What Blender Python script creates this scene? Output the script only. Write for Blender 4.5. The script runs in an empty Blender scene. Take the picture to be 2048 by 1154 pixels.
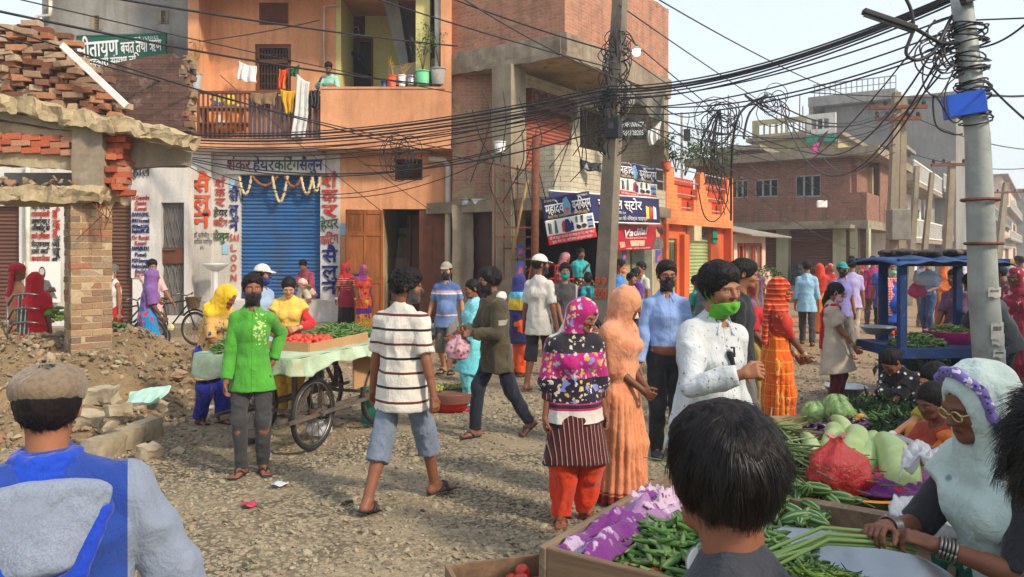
import bpy, math, random, numpy as np
from mathutils import Vector, Matrix, Euler
S = bpy.context.scene
COL = S.collection
PI = math.pi
rad = math.radians
random.seed(7); RNG = np.random.default_rng(11)
# ---------------- camera, sky, sun, exposure ----------------
F = 1547.0; HZ = 505.0; CH = 1.82
cam = bpy.data.cameras.new('camera'); camo = bpy.data.objects.new('camera', cam); COL.objects.link(camo)
cam.sensor_width = 36.0; cam.lens = 36.0*F/2048.0; cam.clip_end = 2000; cam.clip_start = 0.05
camo.location = (0, 0, CH); camo.rotation_euler = (PI/2, 0, 0); cam.shift_y = (HZ-577)/2048.0
S.camera = camo
SUN_AZ = (0.78, -0.62); SUN_EL = rad(36)
world = bpy.data.worlds.new('World'); S.world = world; world.use_nodes = True
wn = world.node_tree; bg = wn.nodes['Background']
sky = wn.nodes.new('ShaderNodeTexSky'); sky.sky_type = 'NISHITA'; sky.sun_disc = False
sky.sun_elevation = SUN_EL; sky.sun_rotation = math.atan2(SUN_AZ[0], SUN_AZ[1])
sky.air_density = 1.0; sky.dust_density = 1.6; sky.ozone_density = 1.0; sky.altitude = 100
_tc = wn.nodes.new('ShaderNodeTexCoord'); _sp = wn.nodes.new('ShaderNodeSeparateXYZ'); _mr = wn.nodes.new('ShaderNodeMapRange'); _mx = wn.nodes.new('ShaderNodeMix'); _mx.data_type = 'RGBA'
wn.links.new(_tc.outputs['Generated'], _sp.inputs[0]); wn.links.new(_sp.outputs[2], _mr.inputs[0]); _mr.inputs[1].default_value = -.05; _mr.inputs[2].default_value = .75; _mr.inputs[3].default_value = .95; _mr.inputs[4].default_value = .5
wn.links.new(_mr.outputs[0], _mx.inputs[0]); wn.links.new(sky.outputs[0], _mx.inputs[6]); _mx.inputs[7].default_value = (3.1, 3.3, 3.38, 1)
wn.links.new(_mx.outputs[2], bg.inputs[0]); bg.inputs[1].default_value = 0.15
sl = bpy.data.lights.new('sun', 'SUN'); slo = bpy.data.objects.new('sun', sl); COL.objects.link(slo)
sl.energy = 2.1; sl.angle = rad(6); sl.color = (1.0, 0.87, 0.70)
_sd = Vector((SUN_AZ[0]*math.cos(SUN_EL), SUN_AZ[1]*math.cos(SUN_EL), math.sin(SUN_EL)))
slo.rotation_euler = _sd.to_track_quat('Z', 'Y').to_euler(); slo.location = (30, -20, 40)
S.view_settings.view_transform = 'Standard'; S.view_settings.look = 'None'
S.view_settings.exposure = 1.16; S.view_settings.gamma = 1.0
S.cycles.max_bounces = 6; S.cycles.diffuse_bounces = 3; S.cycles.glossy_bounces = 2
S.cycles.transparent_max_bounces = 8; S.cycles.use_denoising = True
try: S.cycles.use_adaptive_sampling = True
except Exception: pass
# ---------------- pixel of the photograph -> metres ----------------
def at(px, py, d): return Vector(((px-1024)/F*d, d, CH-(py-HZ)/F*d))
def gd(py, z=0.0): return (CH-z)*F/(py-HZ)
def gp(px, py, z=0.0):
 d = gd(py, z); return Vector(((px-1024)/F*d, d, z))
class Fr:
 def __init__(s, loc, rotz):
  s.loc = Vector(loc); s.rz = rotz; s.c, s.s = math.cos(rotz), math.sin(rotz)
 def on(s, px, py, yl=0.0):
  k = (px-1024)/F
  ox, oy = s.loc.x-s.s*yl, s.loc.y+s.c*yl
  t = (k*oy-ox)/(s.c-k*s.s)
  d = oy+s.s*t
  return t, CH-(py-HZ)/F*d-s.loc.z
 def x(s, px, yl=0.0): return s.on(px, HZ, yl)[0]
 def z(s, px, py, yl=0.0): return s.on(px, py, yl)[1]
# ---------------- nodes ----------------
def nd(nt, typ, ins=None, **props):
 n = nt.nodes.new(typ)
 for k, v in props.items(): setattr(n, k, v)
 for k, v in (ins or {}).items():
  if isinstance(v, bpy.types.NodeSocket): nt.links.new(v, n.inputs[k])
  else:
   if isinstance(v, (tuple, list)) and len(v) == 3 and n.inputs[k].type == 'RGBA': v = (*v, 1)
   n.inputs[k].default_value = v
 return n
class Mt:
 def __init__(s, name, rough=0.85, spec=0.3):
  s.m = bpy.data.materials.new(name); s.m.use_nodes = True; s.nt = s.m.node_tree
  s.b = s.nt.nodes['Principled BSDF']; s.b.inputs['Roughness'].default_value = rough
  s.b.inputs['Specular IOR Level'].default_value = spec
 def n(s, typ, ins=None, **p): return nd(s.nt, typ, ins, **p)
 def obj(s): return s.n('ShaderNodeTexCoord').outputs['Object']
 def uv(s): return s.n('ShaderNodeTexCoord').outputs['UV']
 def mp(s, vec, scale=(1,1,1), loc=(0,0,0), rot=(0,0,0)):
  return s.n('ShaderNodeMapping', {'Vector': vec, 'Scale': scale, 'Location': loc, 'Rotation': rot}).outputs[0]
 def noise(s, vec, scale, detail=4.0, rough=0.55, dist=0.0):
  return s.n('ShaderNodeTexNoise', {'Vector': vec, 'Scale': scale, 'Detail': detail, 'Roughness': rough, 'Distortion': dist}).outputs[0]
 def vor(s, vec, scale, feat='F1', out=0, rnd=1.0):
  return s.n('ShaderNodeTexVoronoi', {'Vector': vec, 'Scale': scale, 'Randomness': rnd}, feature=feat).outputs[out]
 def ramp(s, fac, a, b, ca=(0,0,0), cb=(1,1,1), interp='LINEAR'):
  r = s.n('ShaderNodeValToRGB', {'Fac': fac}); e = r.color_ramp.elements; r.color_ramp.interpolation = interp
  e[0].position = a; e[1].position = b; e[0].color = (*ca, 1); e[1].color = (*cb, 1)
  return r.outputs[0]
 def mix(s, fac, a, b, blend='MIX'):
  m = s.n('ShaderNodeMix', data_type='RGBA', blend_type=blend); m.clamp_factor = True
  for i, v in ((0, fac), (6, a), (7, b)):
   if isinstance(v, bpy.types.NodeSocket): s.nt.links.new(v, m.inputs[i])
   else: m.inputs[i].default_value = (*v, 1) if isinstance(v, (tuple, list)) and len(v) == 3 else v
  return m.outputs[2]
 def math(s, op, a, b=0.0, c=0.0):
  m = s.n('ShaderNodeMath', operation=op)
  for i, v in enumerate((a, b, c)):
   if isinstance(v, bpy.types.NodeSocket): s.nt.links.new(v, m.inputs[i])
   else: m.inputs[i].default_value = v
  return m.outputs[0]
 def sep(s, vec): return s.n('ShaderNodeSeparateXYZ', {'Vector': vec}).outputs
 def color(s, c):
  if isinstance(c, bpy.types.NodeSocket): s.nt.links.new(c, s.b.inputs['Base Color'])
  else: s.b.inputs['Base Color'].default_value = (*c, 1)
  return s
 def bump(s, h, strength=0.4, dist=0.02):
  b = s.n('ShaderNodeBump', {'Height': h, 'Strength': strength, 'Distance': dist})
  s.nt.links.new(b.outputs[0], s.b.inputs['Normal']); return s
 def set(s, **k):
  for kk, v in k.items(): s.b.inputs[kk.replace('_', ' ')].default_value = v
  return s
def lin(r, g, b):
 f = lambda c: ((c/255.0+0.055)/1.055)**2.4 if c > 10 else c/255.0/12.92
 return (f(r), f(g), f(b))
def sc(c, k): return tuple(min(0.9, x*k) for x in c)
# ---------------- objects ----------------
def link(o, parent=None):
 COL.objects.link(o)
 if parent is not None: o.parent = parent
 return o
def tag(o, label, cat, group=None, kind=None):
 if label: o['label'] = label
 if cat: o['category'] = cat
 if group: o['group'] = group
 if kind: o['kind'] = kind
 return o
def thing(name, label, cat, loc=(0,0,0), rotz=0.0, group=None):
 o = bpy.data.objects.new(name, None); o.empty_display_size = 0.1
 o.location = loc; o.rotation_euler = (0, 0, rotz); COL.objects.link(o)
 return tag(o, label, cat, group)
def np_mesh(name, V, Q, T=None):
 me = bpy.data.meshes.new(name)
 V = np.asarray(V, np.float32); Q = np.asarray(Q, np.int32).reshape(-1, 4) if Q is not None and len(Q) else np.zeros((0,4), np.int32)
 T = np.asarray(T, np.int32).reshape(-1, 3) if T is not None and len(T) else np.zeros((0,3), np.int32)
 me.vertices.add(len(V)); me.vertices.foreach_set('co', V.ravel())
 nl = Q.size+T.size; me.loops.add(nl); me.loops.foreach_set('vertex_index', np.concatenate([Q.ravel(), T.ravel()]))
 npol = len(Q)+len(T); me.polygons.add(npol)
 st = np.concatenate([np.arange(len(Q))*4, len(Q)*4+np.arange(len(T))*3]).astype(np.int32)
 me.polygons.foreach_set('loop_start', st)
 me.update(calc_edges=True); me.validate(); return me
def box_uv(me):
 n = len(me.loops)
 if not n: return
 co = np.empty(len(me.vertices)*3, np.float32); me.vertices.foreach_get('co', co); co = co.reshape(-1, 3)
 li = np.empty(n, np.int32); me.loops.foreach_get('vertex_index', li)
 pn = np.empty(len(me.polygons)*3, np.float32); me.polygons.foreach_get('normal', pn); pn = np.abs(pn.reshape(-1, 3))
 lt = np.empty(len(me.polygons), np.int32); me.polygons.foreach_get('loop_total', lt)
 ax = np.repeat(np.argmax(pn, 1), lt); c = co[li]
 u = np.where(ax == 0, c[:, 1], c[:, 0]); v = np.where(ax == 2, c[:, 1], c[:, 2])
 uvl = me.uv_layers.new(name='UVMap'); uvl.data.foreach_set('uv', np.stack([u, v], 1).ravel().astype(np.float32))
class MB:
 """collects boxes, bars, tubes, prisms and rocks, then links them as ONE mesh"""
 def __init__(s, M=None): s.v = []; s.f = []; s.M = M or Matrix()
 def add(s, vs, fs, M=None):
  o = len(s.v); M = s.M @ M if M is not None else s.M
  s.v += [tuple(M @ Vector(p)) for p in vs]; s.f += [tuple(i+o for i in f) for f in fs]; return s
 def box(s, x0, x1, y0, y1, z0, z1, M=None, j=0.0):
  if x0 > x1: x0, x1 = x1, x0
  if y0 > y1: y0, y1 = y1, y0
  if z0 > z1: z0, z1 = z1, z0
  vs = [(x,y,z) for z in (z0,z1) for x,y in ((x0,y0),(x1,y0),(x1,y1),(x0,y1))]
  if j: vs = [tuple(c+random.uniform(-j, j) for c in p) for p in vs]
  return s.add(vs, [(3,2,1,0),(4,5,6,7),(0,1,5,4),(1,2,6,5),(2,3,7,6),(3,0,4,7)], M)
 def bar(s, a, b, w, d=None, up=(0,0,1)):
  a, b = Vector(a), Vector(b); d = d or w; t = (b-a); L = t.length
  if L < 1e-6: return s
  t /= L; u = Vector(up)
  if abs(t.dot(u)) > 0.98: u = Vector((1,0,0)) if abs(t.x) < 0.9 else Vector((0,1,0))
  x = t.cross(u).normalized(); y = x.cross(t)
  vs = [p+x*sx*w/2+y*sy*d/2 for p in (a,b) for sx,sy in ((-1,-1),(1,-1),(1,1),(-1,1))]
  return s.add(vs, [(0,1,2,3),(7,6,5,4),(1,0,4,5),(2,1,5,6),(3,2,6,7),(0,3,7,4)])
 def tube(s, pts, r, n=6, cap=True):
  pts = [Vector(p) for p in pts]; rs = r if isinstance(r, (list, tuple)) else [r]*len(pts)
  vs = []; prev = None
  for i, p in enumerate(pts):
   t = (pts[min(i+1, len(pts)-1)]-pts[max(i-1, 0)])
   t = t.normalized() if t.length > 1e-9 else Vector((0,0,1))
   if prev is None:
    x = t.orthogonal().normalized()
   else:
    x = prev-t*prev.dot(t); x = x.normalized() if x.length > 1e-6 else t.orthogonal().normalized()
   prev = x; y = t.cross(x)
   vs += [p+(x*math.cos(2*PI*k/n)+y*math.sin(2*PI*k/n))*rs[i] for k in range(n)]
  fs = [(i*n+k, i*n+(k+1)%n, (i+1)*n+(k+1)%n, (i+1)*n+k) for i in range(len(pts)-1) for k in range(n)]
  if cap: fs += [tuple(range(n-1, -1, -1)), tuple((len(pts)-1)*n+k for k in range(n))]
  return s.add(vs, fs)
 def lathe(s, prof, n=24, M=None, wob=0.0):
  vs = [(r*math.cos(2*PI*k/n), r*math.sin(2*PI*k/n), z) for r, z in prof for k in range(n)]
  fs = [(i*n+k, i*n+(k+1)%n, (i+1)*n+(k+1)%n, (i+1)*n+k) for i in range(len(prof)-1) for k in range(n)]
  return s.add(vs, fs, M)
 def disc(s, r, z, n=24, M=None): return s.add([(r*math.cos(2*PI*k/n), r*math.sin(2*PI*k/n), z) for k in range(n)], [tuple(range(n))], M)
 def prism(s, poly, y0, y1, M=None):
  n = len(poly); vs = [(x,y0,z) for x,z in poly]+[(x,y1,z) for x,z in poly]
  return s.add(vs, [tuple(range(n)), tuple(range(2*n-1, n-1, -1))]+[((k+1)%n, k, k+n, (k+1)%n+n) for k in range(n)], M)
 def sheet(s, fn, nu, nv):
  vs = [fn(i/nu, j/nv) for j in range(nv+1) for i in range(nu+1)]; w = nu+1
  return s.add(vs, [(j*w+i, j*w+i+1, (j+1)*w+i+1, (j+1)*w+i) for j in range(nv) for i in range(nu)])
 def build(s, name, mat=None, parent=None, smooth=False, bevel=0.0, solid=0.0, label=None):
  me = bpy.data.meshes.new(name); me.from_pydata(s.v, [], s.f); me.update(); box_uv(me)
  if mat: me.materials.append(mat.m if isinstance(mat, Mt) else mat)
  if smooth: me.polygons.foreach_set('use_smooth', np.ones(len(me.polygons), bool))
  o = link(bpy.data.objects.new(name, me), parent)
  if solid:
   m = o.modifiers.new('solid', 'SOLIDIFY'); m.thickness = solid; m.offset = 0
  if bevel:
   m = o.modifiers.new('bevel', 'BEVEL'); m.width = bevel; m.segments = 2; m.limit_method = 'ANGLE'
  if label: o['label'] = label
  return o
def mesh_obj(name, V, Q, mat, parent=None, T=None, smooth=True):
 me = np_mesh(name, V, Q, T)
 if mat: me.materials.append(mat.m if isinstance(mat, Mt) else mat)
 me.polygons.foreach_set('use_smooth', np.full(len(me.polygons), bool(smooth)))
 return link(bpy.data.objects.new(name, me), parent)
def ico():
 t = (1+5**.5)/2
 V = np.array([(-1,t,0),(1,t,0),(-1,-t,0),(1,-t,0),(0,-1,t),(0,1,t),(0,-1,-t),(0,1,-t),(t,0,-1),(t,0,1),(-t,0,-1),(-t,0,1)], float)
 T = np.array([(0,11,5),(0,5,1),(0,1,7),(0,7,10),(0,10,11),(1,5,9),(5,11,4),(11,10,2),(10,7,6),(7,1,8),(3,9,4),(3,4,2),(3,2,6),(3,6,8),(3,8,9),(4,9,5),(2,4,11),(6,2,10),(8,6,7),(9,8,1)])
 return V/np.linalg.norm(V[0]), T
IV, IT = ico()
def rotmats(n, full=True):
 q = RNG.normal(size=(n, 4)); q /= np.linalg.norm(q, axis=1)[:, None]; w, x, y, z = q.T
 return np.stack([1-2*(y*y+z*z), 2*(x*y-z*w), 2*(x*z+y*w), 2*(x*y+z*w), 1-2*(x*x+z*z), 2*(y*z-x*w), 2*(x*z-y*w), 2*(y*z+x*w), 1-2*(x*x+y*y)], 1).reshape(n, 3, 3)
def scatter(name, P, size, mat, flat=0.6, V=None, T=None, jit=0.28, parent=None, rots=None, smooth=False, tint=True):
 V = IV if V is None else V; T = IT if T is None else T
 n = len(P); sz = np.asarray(size).reshape(-1, 1, 1)*np.ones((n, 1, 1))
 B = V[None]*(1+RNG.uniform(-jit, jit, (n, len(V), 1)))*np.stack([RNG.uniform(.75, 1.3, n), RNG.uniform(.6, 1.0, n), np.full(n, flat)*RNG.uniform(.7, 1.2, n)], 1)[:, None, :]
 R = rots if rots is not None else rotmats(n)
 if flat < 1 and rots is None:
  a = RNG.uniform(0, 2*PI, n); tl = RNG.normal(0, .35, (n, 2)); ca, sa = np.cos(a), np.sin(a)
  R = np.zeros((n, 3, 3)); R[:, 0, 0] = ca; R[:, 0, 1] = -sa; R[:, 1, 0] = sa; R[:, 1, 1] = ca; R[:, 2, 2] = 1
  R[:, 2, 0] = tl[:, 0]; R[:, 2, 1] = tl[:, 1]
 W = np.einsum('nij,nvj->nvi', R, B)*sz+np.asarray(P)[:, None, :]
 Ti = (T[None]+(np.arange(n)*len(V))[:, None, None]).reshape(-1, T.shape[1])
 o = mesh_obj(name, W.reshape(-1, 3), None if T.shape[1] == 3 else Ti, mat, parent, Ti if T.shape[1] == 3 else None, smooth)
 if tint:
  a = o.data.attributes.new('tint', 'FLOAT', 'POINT'); a.data.foreach_set('value', np.repeat(RNG.uniform(0, 1, n), len(V)).astype(np.float32))
 return o
_perm = RNG.permutation(4096).astype(np.int64)
_val = RNG.uniform(-1, 1, 4096).astype(np.float32)
def vnoise(P):
 P = np.asarray(P, np.float32); i = np.floor(P).astype(np.int64); f = P-i; f = f*f*(3-2*f)
 def h(x, y, z): return _val[_perm[(_perm[(_perm[x & 4095]+y) & 4095]+z) & 4095]]
 x, y, z = i[..., 0], i[..., 1], i[..., 2]; fx, fy, fz = f[..., 0], f[..., 1], f[..., 2]
 l = lambda a, b, t: a+(b-a)*t
 return l(l(l(h(x,y,z), h(x+1,y,z), fx), l(h(x,y+1,z), h(x+1,y+1,z), fx), fy), l(l(h(x,y,z+1), h(x+1,y,z+1), fx), l(h(x,y+1,z+1), h(x+1,y+1,z+1), fx), fy), fz)
def fbm(P, o=4):
 a = 1.0; r = 0; P = np.asarray(P, np.float32)
 for k in range(o): r = r+a*vnoise(P*2**k+17.3*k); a *= .5
 return r
_FONT = {}
def text(s, size, mat, parent, x, y, z, name='lettering', bold=0.02, width=None, rot=0.0, squash=1.0, align='CENTER', fit=None, shear=0.0, back=False):
 c = bpy.data.curves.new('t', 'FONT'); c.body = s; c.size = 1.0; c.offset = 0.0; c.align_x = align; c.resolution_u = 2; c.shear = shear
 o = bpy.data.objects.new('t', c); COL.objects.link(o)
 dg = bpy.context.evaluated_depsgraph_get(); dg.update(); ev = o.evaluated_get(dg); m = bpy.data.meshes.new_from_object(ev)
 bpy.data.objects.remove(o); bpy.data.curves.remove(c)
 n = len(m.vertices)
 co = np.empty(n*3, np.float32); m.vertices.foreach_get('co', co); co = co.reshape(-1, 3)
 par = np.arange(n)
 ed = np.empty(len(m.edges)*2, np.int32); m.edges.foreach_get('vertices', ed); ed = ed.reshape(-1, 2)
 for _ in range(60):
  a = np.minimum(par[ed[:, 0]], par[ed[:, 1]]); old = par.copy()
  np.minimum.at(par, ed[:, 0], a); np.minimum.at(par, ed[:, 1], a); par = par[par]
  if (par == old).all(): break
 u, inv = np.unique(par, return_inverse=True)
 w = co[:, 0].max()-co[:, 0].min() if n else 1
 sx = size
 if width: sx = width/max(w, 1e-6)
 cr, sr = math.cos(rot), math.sin(rot)
 X = co[:, 0]*sx; Z = co[:, 1]*size*squash
 if width and align == 'CENTER': X -= (X.max()+X.min())/2
 nf = len(m.polygons); lt = np.empty(nf, np.int32); m.polygons.foreach_get('loop_total', lt); lv = np.empty(len(m.loops), np.int32); m.loops.foreach_get('vertex_index', lv)
 fs = np.split(lv, np.cumsum(lt)[:-1]) if nf else []; bpy.data.meshes.remove(m); m = bpy.data.meshes.new(name); off = bold*size*.6
 cp = [(0,0)]+([(-off,0),(off,0),(0,off),(0,-off)] if bold > .012 else []); m.from_pydata([(0,0,0)]*(n*len(cp)), [], [tuple(int(v)+k*n for v in f) for k in range(len(cp)) for f in fs])
 inv = np.concatenate([inv % 7+7*k for k in range(len(cp))]); X = np.concatenate([X+a for a, b in cp]); Z = np.concatenate([Z+b for a, b in cp])
 out = np.stack([x+(X*cr-Z*sr)*(-1 if back else 1), y-inv*.0007*(-1 if back else 1), z+X*sr+Z*cr], 1)
 m.vertices.foreach_set('co', out.ravel().astype(np.float32)); m.update()
 m.materials.clear(); m.materials.append(mat.m if isinstance(mat, Mt) else mat); m.name = name
 return link(bpy.data.objects.new(name, m), parent)
# ---------------- materials of the setting ----------------
def plain(name, c, rough=.7, var=.12, scale=6, metal=0, bumpy=0.0, bs=40, spec=.3, dirt=None, dirtk=.5):
 m = Mt(name, rough, spec); o = m.obj(); n = m.noise(o, scale, 5)
 col = m.mix(m.ramp(n, .3, .7), sc(c, 1-var), sc(c, 1+var))
 if dirt: col = m.mix(m.math('MULTIPLY', m.ramp(m.noise(o, scale*.6, 6, .65), .5, .72), dirtk), col, dirt)
 m.color(col); m.b.inputs['Metallic'].default_value = metal
 if bumpy: m.bump(m.noise(o, bs, 3), bumpy, .01)
 return m
def plaster(name, c, stain=(.1,.075,.05), k=.45, scale=1.1, streak=.5, peel=None):
 m = Mt(name, .9, .2); o = m.obj()
 n1 = m.noise(o, scale, 8, .62); n2 = m.noise(m.mp(o, (3.5, 3.5, .35)), 1.6, 6, .6); n3 = m.noise(o, 22, 4)
 col = m.mix(m.ramp(n3, .3, .7), sc(c, .9), sc(c, 1.07))
 col = m.mix(m.math('MULTIPLY', m.ramp(n1, .42, .72), k), col, stain)
 col = m.mix(m.math('MULTIPLY', m.ramp(n2, .47, .76), k*streak), col, stain)
 if peel:
  pm = m.ramp(m.noise(o, scale*1.7, 7, .7), .6, .63); col = m.mix(pm, col, peel)
 m.color(col); m.bump(m.math('ADD', m.math('MULTIPLY', n3, .3), m.noise(o, 4, 5)), .35, .02); return m
def brick(name, c1=(.44,.185,.105), c2=(.30,.12,.07), mortar=(.30,.25,.19), w=.23, h=.075, msize=.012, dirt=(.12,.09,.07), dk=.45, patch=None, pk=.56, bump=.9):
 m = Mt(name, .92, .15); uv = m.uv(); o = m.obj()
 dist = m.n('ShaderNodeVectorMath', {0: uv, 1: m.n('ShaderNodeVectorMath', {0: m.n('ShaderNodeTexNoise', {'Vector': o, 'Scale': 9.0, 'Detail': 3.0}).outputs[1], 1: (.016,.016,0)}, operation='MULTIPLY').outputs[0]}, operation='ADD').outputs[0]
 b = m.n('ShaderNodeTexBrick', {'Vector': dist, 'Color1': c1, 'Color2': c2, 'Mortar': mortar, 'Scale': 1.0, 'Mortar Size': msize, 'Mortar Smooth': .25, 'Brick Width': w, 'Row Height': h, 'Bias': 0.0})
 n = m.noise(o, 2.2, 6, .6); nf = m.noise(o, 30, 4)
 col = m.mix(m.math('MULTIPLY', m.ramp(nf, .35, .7), .45), b.outputs[0], sc(c1, 1.5))
 col = m.mix(m.math('MULTIPLY', m.ramp(n, .45, .75), dk), col, dirt)
 col = m.mix(m.math('MULTIPLY', m.ramp(m.noise(o, 5.5, 6, .72), .54, .70), .40), col, (.50,.39,.28)); col = m.mix(m.math('MULTIPLY', m.ramp(m.noise(m.mp(o, (3,3,.4)), 1.3, 5), .52, .75), .45), col, sc(dirt, .7))
 hgt = m.math('ADD', m.math('MULTIPLY', b.outputs[1], -1.0), m.math('MULTIPLY', nf, .35))
 if patch:
  pm = m.ramp(m.noise(o, 1.15, 7, .66), pk, pk+.03); col = m.mix(pm, col, m.mix(nf, sc(patch, .8), sc(patch, 1.15)))
  hgt = m.math('ADD', m.math('MULTIPLY', hgt, m.math('SUBTRACT', 1.0, m.math('MULTIPLY', pm, .75))), m.math('MULTIPLY', pm, .5))
 m.color(col); m.bump(hgt, bump, .015); return m
def wood(name, c, scale=1.0, axis=0, k=.5, rough=.75):
 m = Mt(name, rough, .25); o = m.obj(); s = [14*scale]*3; s[axis] = 1.1*scale
 n = m.noise(m.mp(o, tuple(s)), 1.5, 6, .65, .6); n2 = m.noise(o, 3, 4)
 col = m.mix(m.ramp(n, .32, .7), sc(c, .55), sc(c, 1.2)); col = m.mix(m.math('MULTIPLY', m.ramp(n2, .5, .7), k), col, sc(c, .4))
 m.color(col); m.bump(n, .4, .01); return m
M = {}
M['orange'] = plaster('orange_plaster', lin(222,160,116), lin(150,100,70), .6, .6, .9)
M['yellowgreen'] = plaster('yellow_green_plaster', lin(206,198,128), lin(150,135,84), .3)
M['olive'] = plaster('olive_paint', lin(176,166,120), lin(110,104,76), .7, 1.5)
M['white'] = plaster('white_paint', (.70,.68,.63), (.34,.29,.23), .5, .8, 1.0)
M['cream'] = plaster('cream_paint', lin(214,200,160), lin(140,120,90), .4)
M['grey'] = plaster('grey_plaster', lin(150,147,140), lin(88,84,78), .7, .9, .8)
M['concrete'] = plaster('concrete', lin(150,138,118), lin(92,80,66), .7, 1.4, .8)
M['beige'] = plaster('beige_plaster', lin(176,160,128), lin(110,92,70), .7, 1.2, .9, peel=lin(120,104,84))
M['pinkwhite'] = plaster('pink_white_paint', lin(214,190,170), lin(150,110,90), .5, 1.2)
M['vivid'] = plaster('bright_orange_paint', lin(218,106,58), lin(150,72,44), .5, .9)
M['brick'] = brick('red_brick')
M['brickdirty'] = brick('dirty_brick', (.30,.13,.08), (.2,.09,.06), (.2,.17,.14), dk=.65)
M['brickfar'] = brick('weathered_brick', (.27,.12,.075), (.2,.085,.055), (.22,.17,.13), .25, .08, .012, (.1,.07,.055), .6)
M['brickplaster'] = brick('brick_with_broken_plaster', (.46,.22,.125), (.36,.165,.10), (.40,.33,.24), dk=.25, patch=lin(178,156,120), pk=.53)
M['darkbrick'] = brick('sooty_brick', (.16,.075,.055), (.085,.05,.04), (.10,.085,.07), .24, .078, .014, (.05,.04,.035), .6)
M['tilebrick'] = brick('cream_tile_cladding', lin(188,180,156), lin(174,166,142), lin(110,98,78), .34, .11, .007, lin(120,104,80), .45, bump=.5)
M['orangebrick'] = brick('orange_tile_cladding', lin(230,128,76), lin(224,116,64), lin(236,168,120), .3, .1, .006, lin(200,90,50), .3, bump=.3)
M['brown'] = plain('brown_paint', lin(110,64,40), .55, .2, 5, dirt=lin(60,40,30))
M['darkbrown'] = plain('dark_brown_paint', lin(70,46,34), .6, .2, 5)
M['doorwood'] = wood('old_door_wood', lin(150,88,44), .8, 2)
M['blueshut'] = plaster('blue_shutter_paint', lin(52,104,160), lin(70,80,92), .6, 1.6, 1.0)
M['brownshut'] = plain('brown_shutter_paint', lin(104,70,56), .6, .15, 2, dirt=lin(62,46,40))
M['redshut'] = plain('red_brown_shutter_paint', lin(146,82,60), .6, .15, 2, dirt=lin(100,62,50))
M['greenshut'] = plain('pale_green_shutter_paint', lin(164,178,120), .5, .1, 2, dirt=lin(110,120,80))
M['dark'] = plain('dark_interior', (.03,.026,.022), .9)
M['black'] = plain('black_rubber', (.02,.02,.022), .55, .2)
M['cable'] = plain('cable_sheath', (.022,.022,.026), .5, .3)
M['rust'] = plain('rusty_iron', lin(112,66,46), .8, .35, 14, bumpy=.4, dirt=lin(70,44,34))
M['steel'] = plain('worn_steel', lin(120,120,116), .38, .25, 9, metal=.85, dirt=lin(90,70,54))
M['greypaint'] = plain('grey_metal_paint', lin(120,116,108), .6, .15, 6, dirt=lin(84,66,52))
M['galv'] = plain('galvanised_pole', lin(150,156,152), .55, .18, 4, metal=.15, dirt=lin(104,104,98), dirtk=.7)
M['pvc'] = plain('dirty_plastic_pipe', lin(200,194,178), .5, .12, 4, dirt=lin(140,120,92))
M['whiteplastic'] = plain('white_plastic', (.75,.75,.72), .4)
M['alu'] = plain('dull_aluminium', lin(168,172,176), .36, .12, 5, metal=.75, dirt=lin(120,116,110))
M['blueframe'] = plaster('worn_blue_paint', lin(34,60,106), lin(40,40,44), .7, 4, .8, peel=lin(74,84,96))
M['bluebox'] = plain('blue_enamel', lin(30,84,190), .4, .06, 2)
M['plank'] = wood('weathered_plank', lin(132,112,90), .9, 0)
M['plank2'] = wood('weathered_board', lin(128,104,80), .9, 1)
M['bamboo'] = wood('bamboo', lin(170,140,90), 1.2, 2)
M['tarp'] = plain('grey_tarpaulin', lin(126,122,110), .8, .3, 3, bumpy=.3, bs=12)
M['blacktarp'] = plain('black_tarpaulin', (.022,.022,.024), .5, .3, 4, bumpy=.5, bs=18)
M['sack'] = plain('woven_green_sacking', lin(168,188,158), .85, .2, 5, bumpy=.9, bs=22, dirt=lin(150,138,104), dirtk=.8)
M['card'] = plain('brown_cardboard', lin(172,132,92), .85, .1, 3)
M['red'] = plain('red_paint', lin(184,34,30), .45, .1)
M['green'] = plain('green_plastic', lin(30,140,110), .4, .1)
M['pinkplastic'] = plain('pink_plastic', lin(214,60,140), .35, .06)
M['redplastic'] = plain('red_plastic_tub', lin(204,36,40), .35, .06)
for nm, c in (('ink_red', lin(186,52,36)), ('ink_black', (.02,.02,.022)), ('ink_blue', lin(28,40,110)), ('ink_green', lin(44,90,40)), ('ink_orange', lin(214,84,40)), ('ink_white', (.8,.8,.78)), ('ink_yellow', lin(240,210,70)), ('ink_maroon', lin(110,26,30)), ('ink_grey', lin(90,90,90))):
 M[nm] = plain(nm, c, .7, .12, 9, dirt=(.5,.47,.42) if nm != 'ink_white' else (.3,.3,.28), dirtk=.45)
M['navy'] = plain('navy_banner_vinyl', lin(42,40,86), .5, .1, 2)
M['whitevinyl'] = plain('white_banner_vinyl', lin(225,224,218), .5, .06, 2, dirt=lin(190,184,172))
M['redvinyl'] = plain('red_banner_vinyl', lin(200,40,44), .5, .06, 2)
M['deepred'] = plain('red_poster_vinyl', lin(170,24,34), .5, .1, 2)
M['greensign'] = plain('green_sign_paint', lin(34,92,74), .6, .1, 1, dirt=lin(60,96,84))
M['terracotta'] = plain('terracotta', lin(190,92,60), .8, .1)
M['glass'] = plain('dark_window_glass', (.015,.018,.022), .12, .2, spec=.6)
M['brass'] = plain('glass_bangles', lin(190,170,120), .3, .1, metal=.6)
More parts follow.
